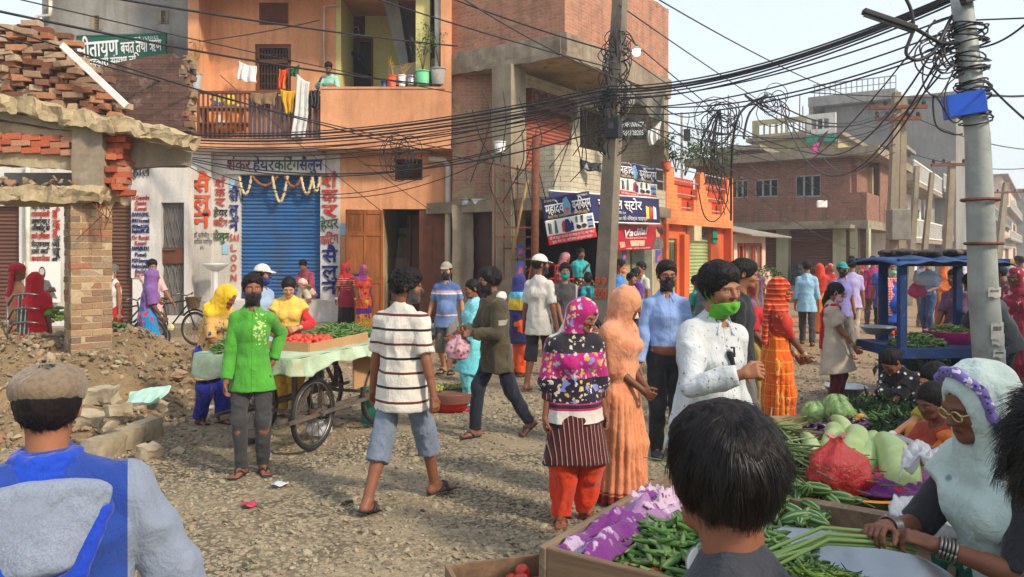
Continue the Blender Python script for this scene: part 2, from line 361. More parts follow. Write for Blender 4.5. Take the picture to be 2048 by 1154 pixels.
def tinted(name, cols, rough=.8, spec=.3, bumps=.3, bs=60):
 """stones, pods, leaves: one colour per piece taken from its own tint value"""
 m = Mt(name, rough, spec); t = m.n('ShaderNodeAttribute', attribute_name='tint').outputs['Fac']
 r = m.n('ShaderNodeValToRGB', {'Fac': t}); e = r.color_ramp.elements
 while len(e) < len(cols): e.new(.5)
 for i, c in enumerate(cols): e[i].position = i/(len(cols)-1); e[i].color = (*c, 1)
 n = m.noise(m.obj(), bs, 3); col = m.mix(m.ramp(n, .3, .7), r.outputs[0], m.mix(.72, (0,0,0), r.outputs[0]))
 m.color(col)
 if bumps: m.bump(n, bumps, .01)
 return m
M['gravel'] = tinted('gravel_stone', [lin(126,116,98), lin(158,146,120), lin(142,132,114), lin(174,160,134), lin(138,122,98)], .9, .15)
M['rubble'] = tinted('rubble_lump', [lin(134,120,98), lin(154,138,110), lin(120,108,92), lin(172,156,128), lin(150,112,88), lin(144,128,104)], .95, .1)
M['rubblegrey'] = tinted('broken_concrete', [lin(120,112,98), lin(156,146,124), lin(100,94,84), lin(176,166,144)], .95, .1)
M['looseb'] = tinted('loose_brick', [lin(156,100,74), lin(186,136,100), lin(122,78,60), lin(190,164,134), lin(150,122,98), lin(110,76,60)], .95, .1, .5, 40)
M['pillarb'] = tinted('pillar_brick', [lin(146,116,90), lin(170,142,110), lin(132,102,80), lin(160,142,116), lin(120,102,86), lin(164,112,84)], .95, .1, .5, 40)
M['redb'] = tinted('broken_red_brick', [lin(178,92,66), lin(196,112,80), lin(160,78,56), lin(190,150,118)], .95, .1, .5, 40)
M['mortar'] = plain('crumbling_mortar', lin(168,150,118), .95, .2, 14, bumpy=1.0, bs=30)
M['leafgreen'] = tinted('green_leaf', [(.03,.075,.018), (.05,.11,.025), (.075,.14,.035), (.10,.15,.05)], .6, .3)
M['leafdark'] = tinted('dark_green_leaf', [(.012,.04,.012), (.025,.065,.02), (.045,.09,.03)], .6, .3)
M['pod'] = tinted('bean_pod', [(.05,.14,.02), (.085,.20,.035), (.13,.24,.06), (.20,.26,.09)], .45, .4)
M['longbean'] = tinted('long_bean', [(.12,.19,.05), (.17,.24,.08), (.22,.27,.11)], .5, .4)
M['chilli'] = tinted('green_chilli', [(.09,.2,.012), (.15,.28,.03), (.22,.33,.04)], .3, .5)
M['okra'] = tinted('ridged_green_gourd', [(.03,.09,.018), (.06,.13,.03), (.09,.16,.05)], .5, .4)
M['lime'] = tinted('lime_fruit', [(.26,.32,.05), (.36,.38,.08), (.20,.30,.04)], .4, .5)
M['tomato'] = tinted('tomato_fruit', [lin(206,50,34), lin(220,76,44), lin(186,36,30)], .3, .5)
M['aubergine'] = tinted('aubergine_fruit', [(.05,.012,.05), (.085,.02,.08), (.03,.008,.035)], .25, .5)
M['strand'] = tinted('hair_strand', [(.006,.005,.005), (.014,.012,.011), (.035,.030,.027)], .32, .5, 0)
M['straw'] = tinted('dry_straw', [lin(170,140,70), lin(190,164,96), lin(140,116,60)], .9, .1)
# ---------------- signed-distance bodies and clothes ----------------
V3 = lambda *a: np.array(a, float)
def nrm(v):
 v = np.asarray(v, float); l = np.linalg.norm(v); return v/l if l > 1e-9 else v
def rotm(ax, deg):
 a = rad(deg); c, s = math.cos(a), math.sin(a)
 return {'x': np.array([[1,0,0],[0,c,-s],[0,s,c]]), 'y': np.array([[c,0,s],[0,1,0],[-s,0,c]]), 'z': np.array([[c,-s,0],[s,c,0],[0,0,1]])}[ax]
class Vol:
 def __init__(s): s.ops = []
 def _a(s, lo, hi, fn, op, k): s.ops.append((np.asarray(lo, float), np.asarray(hi, float), fn, op, k)); return s
 def cap(s, a, b, ra, rb=None, k=.015, op='u', flat=False):
  a, b = np.asarray(a, float), np.asarray(b, float); rb = ra if rb is None else rb; ab = b-a; L2 = max(float(ab@ab), 1e-9); R = max(ra, rb)
  def fn(X, Y, Z):
   t = np.clip(((X-a[0])*ab[0]+(Y-a[1])*ab[1]+(Z-a[2])*ab[2])/L2, 0, 1)
   d = np.sqrt((X-a[0]-t*ab[0])**2+(Y-a[1]-t*ab[1])**2+(Z-a[2]-t*ab[2])**2)-(ra+(rb-ra)*t)
   return d if not flat else np.maximum(d, ((X-b[0])*ab[0]+(Y-b[1])*ab[1]+(Z-b[2])*ab[2])/math.sqrt(L2))
  return s._a(np.minimum(a, b)-R, np.maximum(a, b)+R, fn, op, k)
 def chain(s, pts, rs, k=.015, op='u'):
  for i in range(len(pts)-1): s.cap(pts[i], pts[i+1], rs[i], rs[i+1], k, op)
  return s
 def ell(s, c, r, R=None, k=.015, op='u'):
  c = np.asarray(c, float); r = np.asarray(r, float); R = np.eye(3) if R is None else R
  e = np.sqrt(((R*r[None, :])**2).sum(1))
  def fn(X, Y, Z):
   x, y, z = X-c[0], Y-c[1], Z-c[2]
   q = [(x*R[0, i]+y*R[1, i]+z*R[2, i])/r[i] for i in range(3)]
   k0 = np.sqrt(q[0]**2+q[1]**2+q[2]**2); k1 = np.sqrt((q[0]/r[0])**2+(q[1]/r[1])**2+(q[2]/r[2])**2)
   return k0*(k0-1)/np.maximum(k1, 1e-6)
  return s._a(c-e, c+e, fn, op, k)
 def ecap(s, a, b, wa, da, wb, db, r, f, k=.03, op='u', flat=False):
  a, b, r, f = (np.asarray(q, float) for q in (a, b, r, f)); ab = b-a; L = max(np.linalg.norm(ab), 1e-6); u = ab/L; R = max(wa, da, wb, db)
  def fn(X, Y, Z):
   x, y, z = X-a[0], Y-a[1], Z-a[2]; tt = x*u[0]+y*u[1]+z*u[2]; t = np.clip(tt/L, 0, 1); w = wa+(wb-wa)*t; d = da+(db-da)*t
   m = np.minimum(w, d); p = x*r[0]+y*r[1]+z*r[2]; q = x*f[0]+y*f[1]+z*f[2]
   p = p-t*float(ab@r); q = q-t*float(ab@f); ax = tt-t*L
   k0 = np.sqrt((p/w)**2+(q/d)**2+(ax/m)**2); k1 = np.sqrt((p/w**2)**2+(q/d**2)**2+(ax/m**2)**2)
   o = np.where(k1 > 1e-6, k0*(k0-1)/np.maximum(k1, 1e-6), -m)
   return o if not flat else np.maximum(o, tt-L)
  return s._a(np.minimum(a, b)-R, np.maximum(a, b)+R, fn, op, k)
 def cut(s, p, n, lo=None, hi=None):
  p, n = np.asarray(p, float), nrm(n)
  fn = lambda X, Y, Z: -((X-p[0])*n[0]+(Y-p[1])*n[1]+(Z-p[2])*n[2])
  return s._a([-9]*3 if lo is None else lo, [9]*3 if hi is None else hi, fn, 's0', 0)
 def mesh(s, h, lo=None, hi=None):
  us = [o for o in s.ops if o[3] == 'u']
  L = np.min([o[0] for o in us], 0)-3*h; H = np.max([o[1] for o in us], 0)+3*h
  if lo is not None: L = np.maximum(L, lo)
  if hi is not None: H = np.minimum(H, hi)
  n = np.maximum(np.ceil((H-L)/h).astype(int)+1, 2); A = [(L[i]+h*np.arange(n[i])).astype(np.float32) for i in range(3)]
  G = np.full(n, .06, np.float32)
  for lo_, hi_, fn, op, k in s.ops:
   pad = k+2.5*h; i0 = np.clip(np.floor((lo_-pad-L)/h).astype(int), 0, n); i1 = np.clip(np.ceil((hi_+pad-L)/h).astype(int)+1, 0, n)
   if (i1 <= i0).any(): continue
   sl = tuple(slice(i0[i], i1[i]) for i in range(3))
   d = fn(A[0][sl[0]][:, None, None], A[1][sl[1]][None, :, None], A[2][sl[2]][None, None, :]).astype(np.float32)
   g = G[sl]
   if op == 'u':
    if k > 0: t = np.clip(.5+.5*(g-d)/k, 0, 1); G[sl] = g+(d-g)*t-k*t*(1-t)
    else: G[sl] = np.minimum(g, d)
   elif op == 's0': G[sl] = np.maximum(g, -d)
   else:
    if k > 0: d = -d; t = np.clip(.5-.5*(g-d)/k, 0, 1); G[sl] = g+(d-g)*t+k*t*(1-t)
    else: G[sl] = np.maximum(g, -d)
  return snet(G, L, h)
def snet(G, L, h):
 ins = G < 0; n = G.shape
 c = [ins[i:n[0]-1+i, j:n[1]-1+j, k:n[2]-1+k] for i in (0,1) for j in (0,1) for k in (0,1)]
 cnt = sum(x.astype(np.int8) for x in c); act = (cnt > 0) & (cnt < 8)
 I = np.argwhere(act)
 if not len(I): return np.zeros((0,3), np.float32), np.zeros((0,4), np.int32)
 idx = np.full(act.shape, -1, np.int32); idx[act] = np.arange(len(I))
 g = {(a,b,d): G[I[:,0]+a, I[:,1]+b, I[:,2]+d] for a in (0,1) for b in (0,1) for d in (0,1)}
 P = np.zeros((len(I), 3), np.float64); C = np.zeros(len(I))
 for ax in range(3):
  o1, o2 = [q for q in range(3) if q != ax]
  for u in (0,1):
   for v in (0,1):
    ka = [0,0,0]; ka[o1] = u; ka[o2] = v; kb = list(ka); kb[ax] = 1
    a, b = g[tuple(ka)], g[tuple(kb)]; m = (a < 0) != (b < 0); t = np.where(m, a/np.where(m, a-b, 1), 0)
    p = np.zeros((len(I), 3)); p[:, o1] = u; p[:, o2] = v; p[:, ax] = t
    P += p*m[:, None]; C += m
 V = L+h*(I+P/C[:, None]); Q = []
 for ax in range(3):
  o1, o2 = [(1,2),(2,0),(0,1)][ax]
  a = [slice(None)]*3; b = [slice(None)]*3; a[ax] = slice(0, -1); b[ax] = slice(1, None)
  E = np.argwhere(ins[tuple(a)] != ins[tuple(b)])
  E = E[(E[:, o1] > 0) & (E[:, o2] > 0) & (E[:, o1] < n[o1]-1) & (E[:, o2] < n[o2]-1)]
  if not len(E): continue
  q = []
  for d1, d2 in ((-1,-1),(0,-1),(0,0),(-1,0)):
   f = E.copy(); f[:, o1] += d1; f[:, o2] += d2; q.append(idx[f[:,0], f[:,1], f[:,2]])
  q = np.stack(q, 1); s = ins[E[:,0], E[:,1], E[:,2]]; q[~s] = q[~s][:, ::-1]; Q.append(q)
 return V.astype(np.float32), np.concatenate(Q) if Q else np.zeros((0,4), np.int32)
def vnormals(V, Q):
 n = np.cross(V[Q[:,2]]-V[Q[:,0]], V[Q[:,3]]-V[Q[:,1]]); N = np.zeros_like(V)
 for i in range(4): np.add.at(N, Q[:, i], n)
 return N/np.maximum(np.linalg.norm(N, axis=1), 1e-9)[:, None]
def folds(V, Q, amp, sx=14.0, sz=4.0, seed=0.0, fine=.5):
 """cloth folds: long soft ridges running down the cloth, finer creases across"""
 if not len(V) or amp == 0: return V
 N = vnormals(V, Q); p = V+seed
 a = 1-2*np.abs(vnoise(p*np.array([sx, sx, sz]))); b = vnoise(p*np.array([sx*.6, sx*.6, sx*1.5])+9)
 c = vnoise(p*sx*2.6+31)
 return (V+N*((a*.75+b*.28)*amp+c*amp*fine*.4)[:, None]).astype(np.float32)
# ---------------- cloth materials ----------------
_cl = {}
def cloth(base, *layers, rough=.85, weave=True):
 key = (tuple(base), repr(layers))
 if key in _cl: return _cl[key]
 m = Mt('cloth', rough, .2); o = m.obj(); s = m.sep(o)
 n = m.noise(o, 7, 5); col = m.mix(m.ramp(n, .3, .72), sc(base, .84), sc(base, 1.12))
 for l in layers:
  k = l[0]
  if k == 'dots': f = m.ramp(m.vor(o, l[2]), l[3], l[3]+.06, (1,1,1), (0,0,0))
  elif k == 'flowers':
   dv = m.n('ShaderNodeVectorMath', {0: m.n('ShaderNodeTexNoise', {'Vector': o, 'Scale': l[2]*1.5, 'Detail': 2.0}).outputs[1], 1: (1.3/l[2],)*3}, operation='MULTIPLY').outputs[0]
   v = m.n('ShaderNodeTexVoronoi', {'Vector': m.n('ShaderNodeVectorMath', {0: o, 1: dv}, operation='ADD').outputs[0], 'Scale': l[2]}); r = m.sep(v.outputs[1])[0]
   f = m.math('MULTIPLY', m.math('GREATER_THAN', r, l[3]), m.math('LESS_THAN', v.outputs[0], l[4] if len(l) > 4 else .42))
  elif k == 'noise': f = m.ramp(m.noise(o, l[2], 3), l[3], l[3]+.03)
  elif k in ('hstripe', 'vstripe', 'ystripe'):
   c = s[2] if k == 'hstripe' else (s[0] if k == 'vstripe' else s[1]); ph = l[4] if len(l) > 4 else 0.0
   f = m.math('LESS_THAN', m.math('FRACT', m.math('ADD', m.math('DIVIDE', c, l[2]), ph+50)), l[3])
  elif k == 'bands':
   for z0, z1, c in l[1]:
    f = m.math('MULTIPLY', m.math('GREATER_THAN', s[2], z0), m.math('LESS_THAN', s[2], z1)); col = m.mix(f, col, c)
   continue
  elif k == 'wool': 
   f = m.math('MULTIPLY', m.ramp(m.noise(o, l[2], 6, .7), .4, .65), l[3])
  elif k == 'zone':
   f = 1.0
   for ax, a, b in l[2]:
    q = m.math('MULTIPLY', m.math('GREATER_THAN', s[ax], a), m.math('LESS_THAN', s[ax], b)); f = q if f == 1.0 else m.math('MULTIPLY', f, q)
  if k == 'flowers' and len(l) > 5:
   for ax, a, b in l[5]: f = m.math('MULTIPLY', f, m.math('MULTIPLY', m.math('GREATER_THAN', s[ax], a), m.math('LESS_THAN', s[ax], b)))
  col = m.mix(f, col, l[1])
 m.color(col); m.b.inputs['Sheen Weight'].default_value = .15
 cr = m.math('ABSOLUTE', m.math('SUBTRACT', m.noise(m.mp(o, (1, 1, .5), (0,0,0), (.3,.2,0)), 9, 4, .55, 1.2), .5)); c2 = m.math('ABSOLUTE', m.math('SUBTRACT', m.noise(m.mp(o, (1, 1, .8), (3,1,2), (.2,.5,.4)), 19, 3, .5, 1.5), .5))
 h = m.math('ADD', m.math('MULTIPLY', cr, -1.6), m.math('ADD', m.math('MULTIPLY', c2, -.8), m.math('MULTIPLY', m.noise(o, 170, 2), .10)))
 m.bump(h, .5, .022); _cl[key] = m; return m
SKIN = {}
def skinmat():
 if 's' in SKIN: return SKIN['s']
 m = Mt('skin', .55, .35); c = m.n('ShaderNodeAttribute', attribute_name='skin_tone').outputs[0]; n = m.noise(m.obj(), 26, 4)
 m.color(m.mix(m.ramp(n, .3, .7), m.mix(.16, c, (.02,.008,.004)), c)); m.b.inputs['Subsurface Weight'].default_value = .06
 m.b.inputs['Subsurface Radius'].default_value = (.012, .005, .003); m.bump(m.noise(m.obj(), 130, 3), .12, .004); SKIN['s'] = m; return m
def hairmat(c=(.012,.010,.010)):
 k = ('h',)+c
 if k in SKIN: return SKIN[k]
 m = Mt('hair', .55, .12); o = m.obj(); n = m.noise(m.mp(o, (60,60,9)), 1.0, 4)
 m.color(m.mix(n, sc(c, .5), sc(c, 1.7))); m.bump(n, .7, .01); SKIN[k] = m; return m
SK = [lin(168,112,80), lin(150,98,68), lin(130,82,58), lin(108,68,48), lin(184,130,96)]
# ---------------- the figure ----------------
def ik(a, t, l1, l2, pole):
 a, t = np.asarray(a, float), np.asarray(t, float); d = t-a; L = np.linalg.norm(d); L = max(L, 1e-5)
 if L > (l1+l2)*.998: d = d/L*(l1+l2)*.998; L = (l1+l2)*.998
 u = d/L; x = (l1*l1-l2*l2+L*L)/(2*L); hgt = math.sqrt(max(l1*l1-x*x, 0)); p = np.asarray(pole, float); p = p-u*(p@u); p = nrm(p)
 return a+u*x+p*hgt, a+u*L
class Fig: pass
def skeleton(h, k_w=1.0, lean=(0,0), tw=0, head=(0,0,0), rh=None, lh=None, rf=None, lf=None, pel=None, rpole=None, lpole=None, rkn=None, lkn=None, female=False, belly=0.0, ph=None):
 """person frame: looks along -y, its right hand at -x; lengths for a body 1.70 m tall, scaled to h"""
 j = Fig(); k = h/1.7; j.k = k; j.female = female; j.belly = belly; j.w = k_w*(.86 if female else .92)
 P = np.array(pel if pel is not None else (0, 0, .905), float)
 R = rotm('y', lean[1])@rotm('x', lean[0])@rotm('z', tw); Rp = rotm('z', tw*.3)
 j.R = R; j.r = R@V3(1,0,0); j.f = R@V3(0,-1,0); j.up = R@V3(0,0,1); j.pr = Rp@V3(1,0,0); j.pf = Rp@V3(0,-1,0)
 up = nrm(j.up*.6+V3(0,0,1)*.4)
 j.P = P; j.waist = P+up*.17; j.chest = j.waist+j.up*.19; j.shc = j.chest+j.up*.135; j.neck = j.shc+j.up*.055
 sw = .158*j.w; j.rs = j.shc-j.r*sw-j.up*.028; j.ls = j.shc+j.r*sw-j.up*.028
 j.H = R@rotm('z', head[0])@rotm('x', head[1])@rotm('y', head[2]); nd_ = nrm(j.up*.5+j.H@V3(0,-.12,1)*.5)
 j.head = j.neck+nd_*.075+j.H@V3(0,-.012,.105)
 rh = (-.24,-.02,.80) if rh is None else rh; lh = (.24,-.02,.80) if lh is None else lh
 j.re, j.rw = ik(j.rs, rh, .285, .255, rpole if rpole is not None else (-.35,.9,-.3)); j.le, j.lw = ik(j.ls, lh, .285, .255, lpole if lpole is not None else (.35,.9,-.3))
 j.rhip = P-j.pr*.085-V3(0,0,.02); j.lhip = P+j.pr*.085-V3(0,0,.02)
 j.rft = tuple(rf) if rf is not None else (-.09, 0, 0); j.lft = tuple(lf) if lf is not None else (.09, 0, 0)
 def foot(ft, hip, pole):
  x, y = ft[0], ft[1]; z = ft[2] if len(ft) > 2 else 0; yaw = ft[3] if len(ft) > 3 else 0; pit = ft[4] if len(ft) > 4 else 0
  D = rotm('z', yaw)@rotm('x', -pit)@V3(0,-1,0)
  kn, an = ik(hip, (x, y, z+.075), .415, .415, pole if pole is not None else (rotm('z', yaw*.5)@V3(0,-1,.05)))
  return kn, an, D, nrm(rotm('z', yaw)@rotm('x', -pit)@V3(0,0,1))
 j.rk, j.ra, j.rd, j.ru = foot(j.rft, j.rhip, rkn); j.lk, j.la, j.ld, j.lu = foot(j.lft, j.lhip, lkn)
 for n in list(vars(j)):
  if n in ('P','waist','chest','shc','neck','rs','ls','head','re','rw','le','lw','rhip','lhip','rk','ra','lk','la'): setattr(j, n, getattr(j, n)*k)
 j.fing = {}
 return j
def torso(v, j, g=0.0, k=.035, lo=0.0):
 K, w = j.k, j.w
 hp = .158 if j.female else .150
 v.ecap(j.P+j.up*.0*K, j.waist, hp*K*w+g, .108*K+g, .132*K*w+g, .095*K+g+j.belly*.02, j.r, j.f, k*K)
 v.ecap(j.waist, j.chest, .132*K*w+g, .095*K+g+j.belly*.02, .160*K*w+g, .112*K+g, j.r, j.f, k*K)
 v.ecap(j.chest, j.shc, .160*K*w+g, .110*K+g, .122*K*w+g*.9, .070*K+g*.9, j.r, j.f, k*K)
 v.cap(j.rs, j.ls, .050*K+g*.85, None, k*K)
 v.cap(j.shc-j.up*.01*K, j.neck, .075*K+g, .058*K+g*.8, k*K)
 if j.belly: v.ell(j.waist+j.f*(.055+.03*j.belly)*K-j.up*.03*K, (.115*K*w+g, .09*K+g+.04*j.belly, .13*K+g), np.stack([j.r, j.f, j.up], 1), k*K)
 if j.female:
  for sgn in (-1, 1): v.ell(j.chest+j.f*.085*K+j.r*sgn*.07*K+j.up*.01*K, (.062*K+g*.8,)*3, None, .03*K)
def limbs(v, j, g=0.0, arms=(0,1), legs=(0,1), parts='ul'):
 K = j.k
 if 'u' in parts:
  for i in arms:
   s, e, w = ((j.rs, j.re, j.rw), (j.ls, j.le, j.lw))[i]
   v.cap(s, e, .046*K+g, .037*K+g, .02*K); v.cap(e, w, .037*K+g, .026*K+g, .012*K); v.cap(e+(w-e)*.12, e+(w-e)*.4, .037*K+g, .034*K+g, .012*K)
 if 'l' in parts:
  for i in legs:
   hp, kn, an = ((j.rhip, j.rk, j.ra), (j.lhip, j.lk, j.la))[i]
   v.cap(hp, kn, .080*K+g, .052*K+g, .03*K); v.cap(kn, an, .052*K+g, .036*K+g, .015*K)
   back = nrm(np.cross(nrm(an-kn), np.cross(nrm(kn-hp), nrm(an-kn)))) if np.linalg.norm(np.cross(kn-hp, an-kn)) > 1e-4 else -j.f
   v.cap(kn+(an-kn)*.18+back*.012*K, kn+(an-kn)*.45+back*.010*K, .052*K+g, .046*K+g, .02*K)
def foot(v, j, i, g=0.0, toes=True):
 K = j.k; an, D, U = ((j.ra, j.rd, j.ru), (j.la, j.ld, j.lu))[i]; s = np.cross(D, U)
 b = an-U*.045*K
 v.cap(an, b-D*.035*K+U*.0*K, .036*K+g, .030*K+g, .01); v.ecap(b-D*.03*K, b+D*.10*K-U*.004*K, .032*K+g, .03*K+g, .043*K+g, .022*K+g, s, U, .02)
 v.cap(an+D*.01*K, b+D*.08*K, .034*K+g, .022*K+g, .02)
 if toes:
  for q, (o, l) in enumerate(((-.033,.055),(-.015,.058),(.001,.053),(.016,.046),(.030,.036))):
   o = o if i == 0 else -o
   o = -o
   v.cap(b+D*.10*K+s*o*K-U*.008*K, b+D*(.10+l)*K+s*o*1.05*K-U*.012*K, .0105*K+g*.3, .0095*K+g*.3, .004)
 else: v.ecap(b+D*.09*K, b+D*.155*K-U*.006*K, .044*K+g, .024*K+g, .03*K+g, .018*K+g, s, U, .02)
def hand(v, j, i, curl=.35, pn=None, spread=.1, point=0):
 K = j.k*.98; e, w = ((j.re, j.rw), (j.le, j.lw))[i]; sg = -1 if i == 0 else 1
 f = nrm(w-e)
 n = pn if pn is not None else (-sg*j.r*.75+V3(0,0,-1)*.55*(1-abs(f[2]))+j.f*.1)
 n = nrm(np.asarray(n, float)-f*float(np.asarray(n, float)@f)); s = np.cross(n, f)*(-1 if i == 0 else 1)
 v.cap(w-f*.03*K, w+f*.02*K, .027*K, .026*K, .01)
 v.ecap(w+f*.022*K, w+f*.078*K, .032*K, .0155*K, .040*K, .0135*K, s, n, .012)
 tips = []
 for q, (o, L) in enumerate(((.031,.070),(.0105,.078),(-.010,.073),(-.0295,.058))):
  c = curl*(1+.12*q) if not (point and q == 0) else .08
  b = w+f*.082*K+s*o*K; d = f; p = [b]; a = 0
  for sgm, fr in enumerate((.45,.32,.23)):
   a += c*(.9,1.15,.8)[sgm]; d = nrm(f*math.cos(a)+n*math.sin(a)+s*spread*(o/.03)*.3); p.append(p[-1]+d*L*fr*K)
  v.chain(p, [.0095*K,.0088*K,.008*K,.0068*K], .003); tips.append(p[-1])
 b = w+f*.028*K+s*.026*K; d1 = nrm(f*.62+s*.62+n*.3); d2 = nrm(f*.85+s*.2+n*(.35+curl*.5))
 v.chain([b, b+d1*.042*K, b+d1*.042*K+d2*.03*K, b+d1*.042*K+d2*.052*K], [.0145*K,.0115*K,.0098*K,.0078*K], .008)
 j.fing[i] = (w+f*.085*K+n*.03*K, f, n, s)
def headsdf(v, j, jaw=1.0, g=0.0, face=True, ears=True):
 K = max(j.k*1.05, .88); c = j.head; Rm = j.H; T = lambda x, y, z: c+Rm@(V3(x, y, z)*K)
 w = .95 if j.female else 1.0
 v.ell(T(0,.014,.030), np.array((.074,.094,.086))*K+g, Rm, .02*K); v.ell(T(0,-.03,-.052), np.array((.054*w*jaw,.060,.060))*K+g, Rm, .03*K)
 v.ell(T(0,-.040,.0), np.array((.062,.055,.075))*K+g, Rm, .02*K)
 v.cap(T(-.030,-.071,-.075), T(.030,-.071,-.075), .016*K+g, None, .03*K); v.ell(T(0,-.082,-.088), np.array((.022,.018,.018))*K+g, Rm, .02*K)
 if face:
  for s in (-1, 1):
   v.ell(T(s*.036,-.066,-.022), np.array((.026,.026,.022))*K+g, Rm, .02*K)
   v.ell(T(s*.031,-.103,.004), np.array((.017,.014,.011))*K, Rm, .012*K, 's')
   v.ell(T(s*.031,-.082,.003), np.array((.0135,.0115,.0105))*K, Rm, .002)
   v.cap(T(s*.012,-.092,.021), T(s*.044,-.083,.022), .008*K+g, .007*K+g, .012*K)
   v.ell(T(s*.011,-.097,-.026), np.array((.009,.011,.008))*K+g, Rm, .006*K)
  v.cap(T(0,-.092,.012), T(0,-.113,-.022), .008*K+g, .0115*K+g, .012*K)
  v.cap(T(-.019,-.091,-.050), T(.019,-.091,-.050), .0062*K+g, None, .006*K); v.cap(T(0,-.099,-.049), T(0,-.097,-.049), .006*K+g, None, .01*K)
  v.cap(T(-.016,-.089,-.060), T(.016,-.089,-.060), .0070*K+g, None, .006*K)
 if ears:
  for s in (-1, 1):
   v.ell(T(s*.076,.012,.0), np.array((.008,.018,.030))*K+g, Rm@rotm('z', s*18)@rotm('x', 8), .008*K); v.ell(T(s*.083,.010,.002), np.array((.006,.009,.017))*K, Rm, .004, 's')
 v.cap(j.neck-j.up*.03*K, c+Rm@V3(0,.012,-.05)*K, .056*K*w+g, .052*K*w+g, .025*K)
def hloc(j, V): return ((V-j.head)@j.H)/max(j.k*1.05, .88)
def skin_colors(o, j, V, tone, beard=0, tika=False, lips=None):
 c = np.tile(np.array(tone, np.float32), (len(V), 1)); L = hloc(j, V)
 def put(m, col, a=1.0):
  m = np.clip(m, 0, 1)[:, None]*a; c[:] = c*(1-m)+np.array(col, np.float32)*m
 x, y, z = np.abs(L[:, 0]), L[:, 1], L[:, 2]; fr = (y < -.05) & (np.linalg.norm(L, axis=1) < .2)
 e = lambda cx, cz, rx, rz, s=.35: np.clip((1-np.sqrt(((x-cx)/rx)**2+((z-cz)/rz)**2))/s, 0, 1)*fr
 put(e(0, -.055, .026, .0125), lips or sc((tone[0]*.85, tone[1]*.55, tone[2]*.55), 1), .8); put(e(0, -.055, .023, .0022), (.03,.01,.008), .8)
 put(e(.030, .003, .021, .013), sc(tone, .6), .35)
 put(e(.031, .0025, .0150, .0062, .5)*(y < -.078), (.62,.58,.54)); put(e(.031, .003, .0062, .0066, .5)*(y < -.078), (.012,.008,.006)); put(e(.031, .0085, .0165, .0025, .6), (.02,.012,.01), .9)
 b = np.clip(1-np.abs(z-(.0235-(x-.028)**2*9))/.0048, 0, 1)*np.clip((.052-x)/.008, 0, 1)*np.clip((x-.008)/.006, 0, 1)*fr; put(b, (.015,.011,.010), .9)
 put(e(.010, -.033, .006, .004), sc(tone, .25), .8)
 put(np.clip((x-.04)/.03, 0, 1)*np.clip(1-np.abs(z+.02)/.03, 0, 1)*fr, sc(tone, 1.15), .3)
 if beard:
  m = np.clip((-.035-z)/.02, 0, 1)*np.clip((z+.13)/.02, 0, 1)*fr*(1-e(0, -.055, .028, .014)); put(m, (.02,.015,.013), beard)
  put(e(0, -.040, .030, .006, .6), (.015,.011,.010), beard)
 if tika: put(e(0, .036, .006, .006, .5), (.35,.01,.01))
 a = o.data.color_attributes.new('skin_tone', 'FLOAT_COLOR', 'POINT'); a.data.foreach_set('color', np.concatenate([c, np.ones((len(c), 1), np.float32)], 1).ravel())
def join(parts):
 Vs, Qs, n = [], [], 0
 for V, Q in parts: Vs.append(V); Qs.append(Q+n); n += len(V)
 return np.concatenate(Vs), np.concatenate(Qs)
RES = {'x': (.006,.0065,.0036,.0036), 'n': (.009,.009,.0048,.0045), 'm': (.013,.012,.007,.0062), 'f': (.019,.017,.0105,.009)}
def sleeve(v, j, i, frac, g, k=.02):
 s, e, w = ((j.rs, j.re, j.rw), (j.ls, j.le, j.lw))[i]; K = j.k
 if frac <= 1: v.cap(s, s+(e-s)*frac, .048*K+g, .045*K+g*1.2, k*K, flat=True)
 else:
  t = frac-1; v.cap(s, e, .048*K+g, .041*K+g, k*K); v.cap(e, e+(w-e)*t, .041*K+g, .033*K+g*.8, .015*K, flat=True)
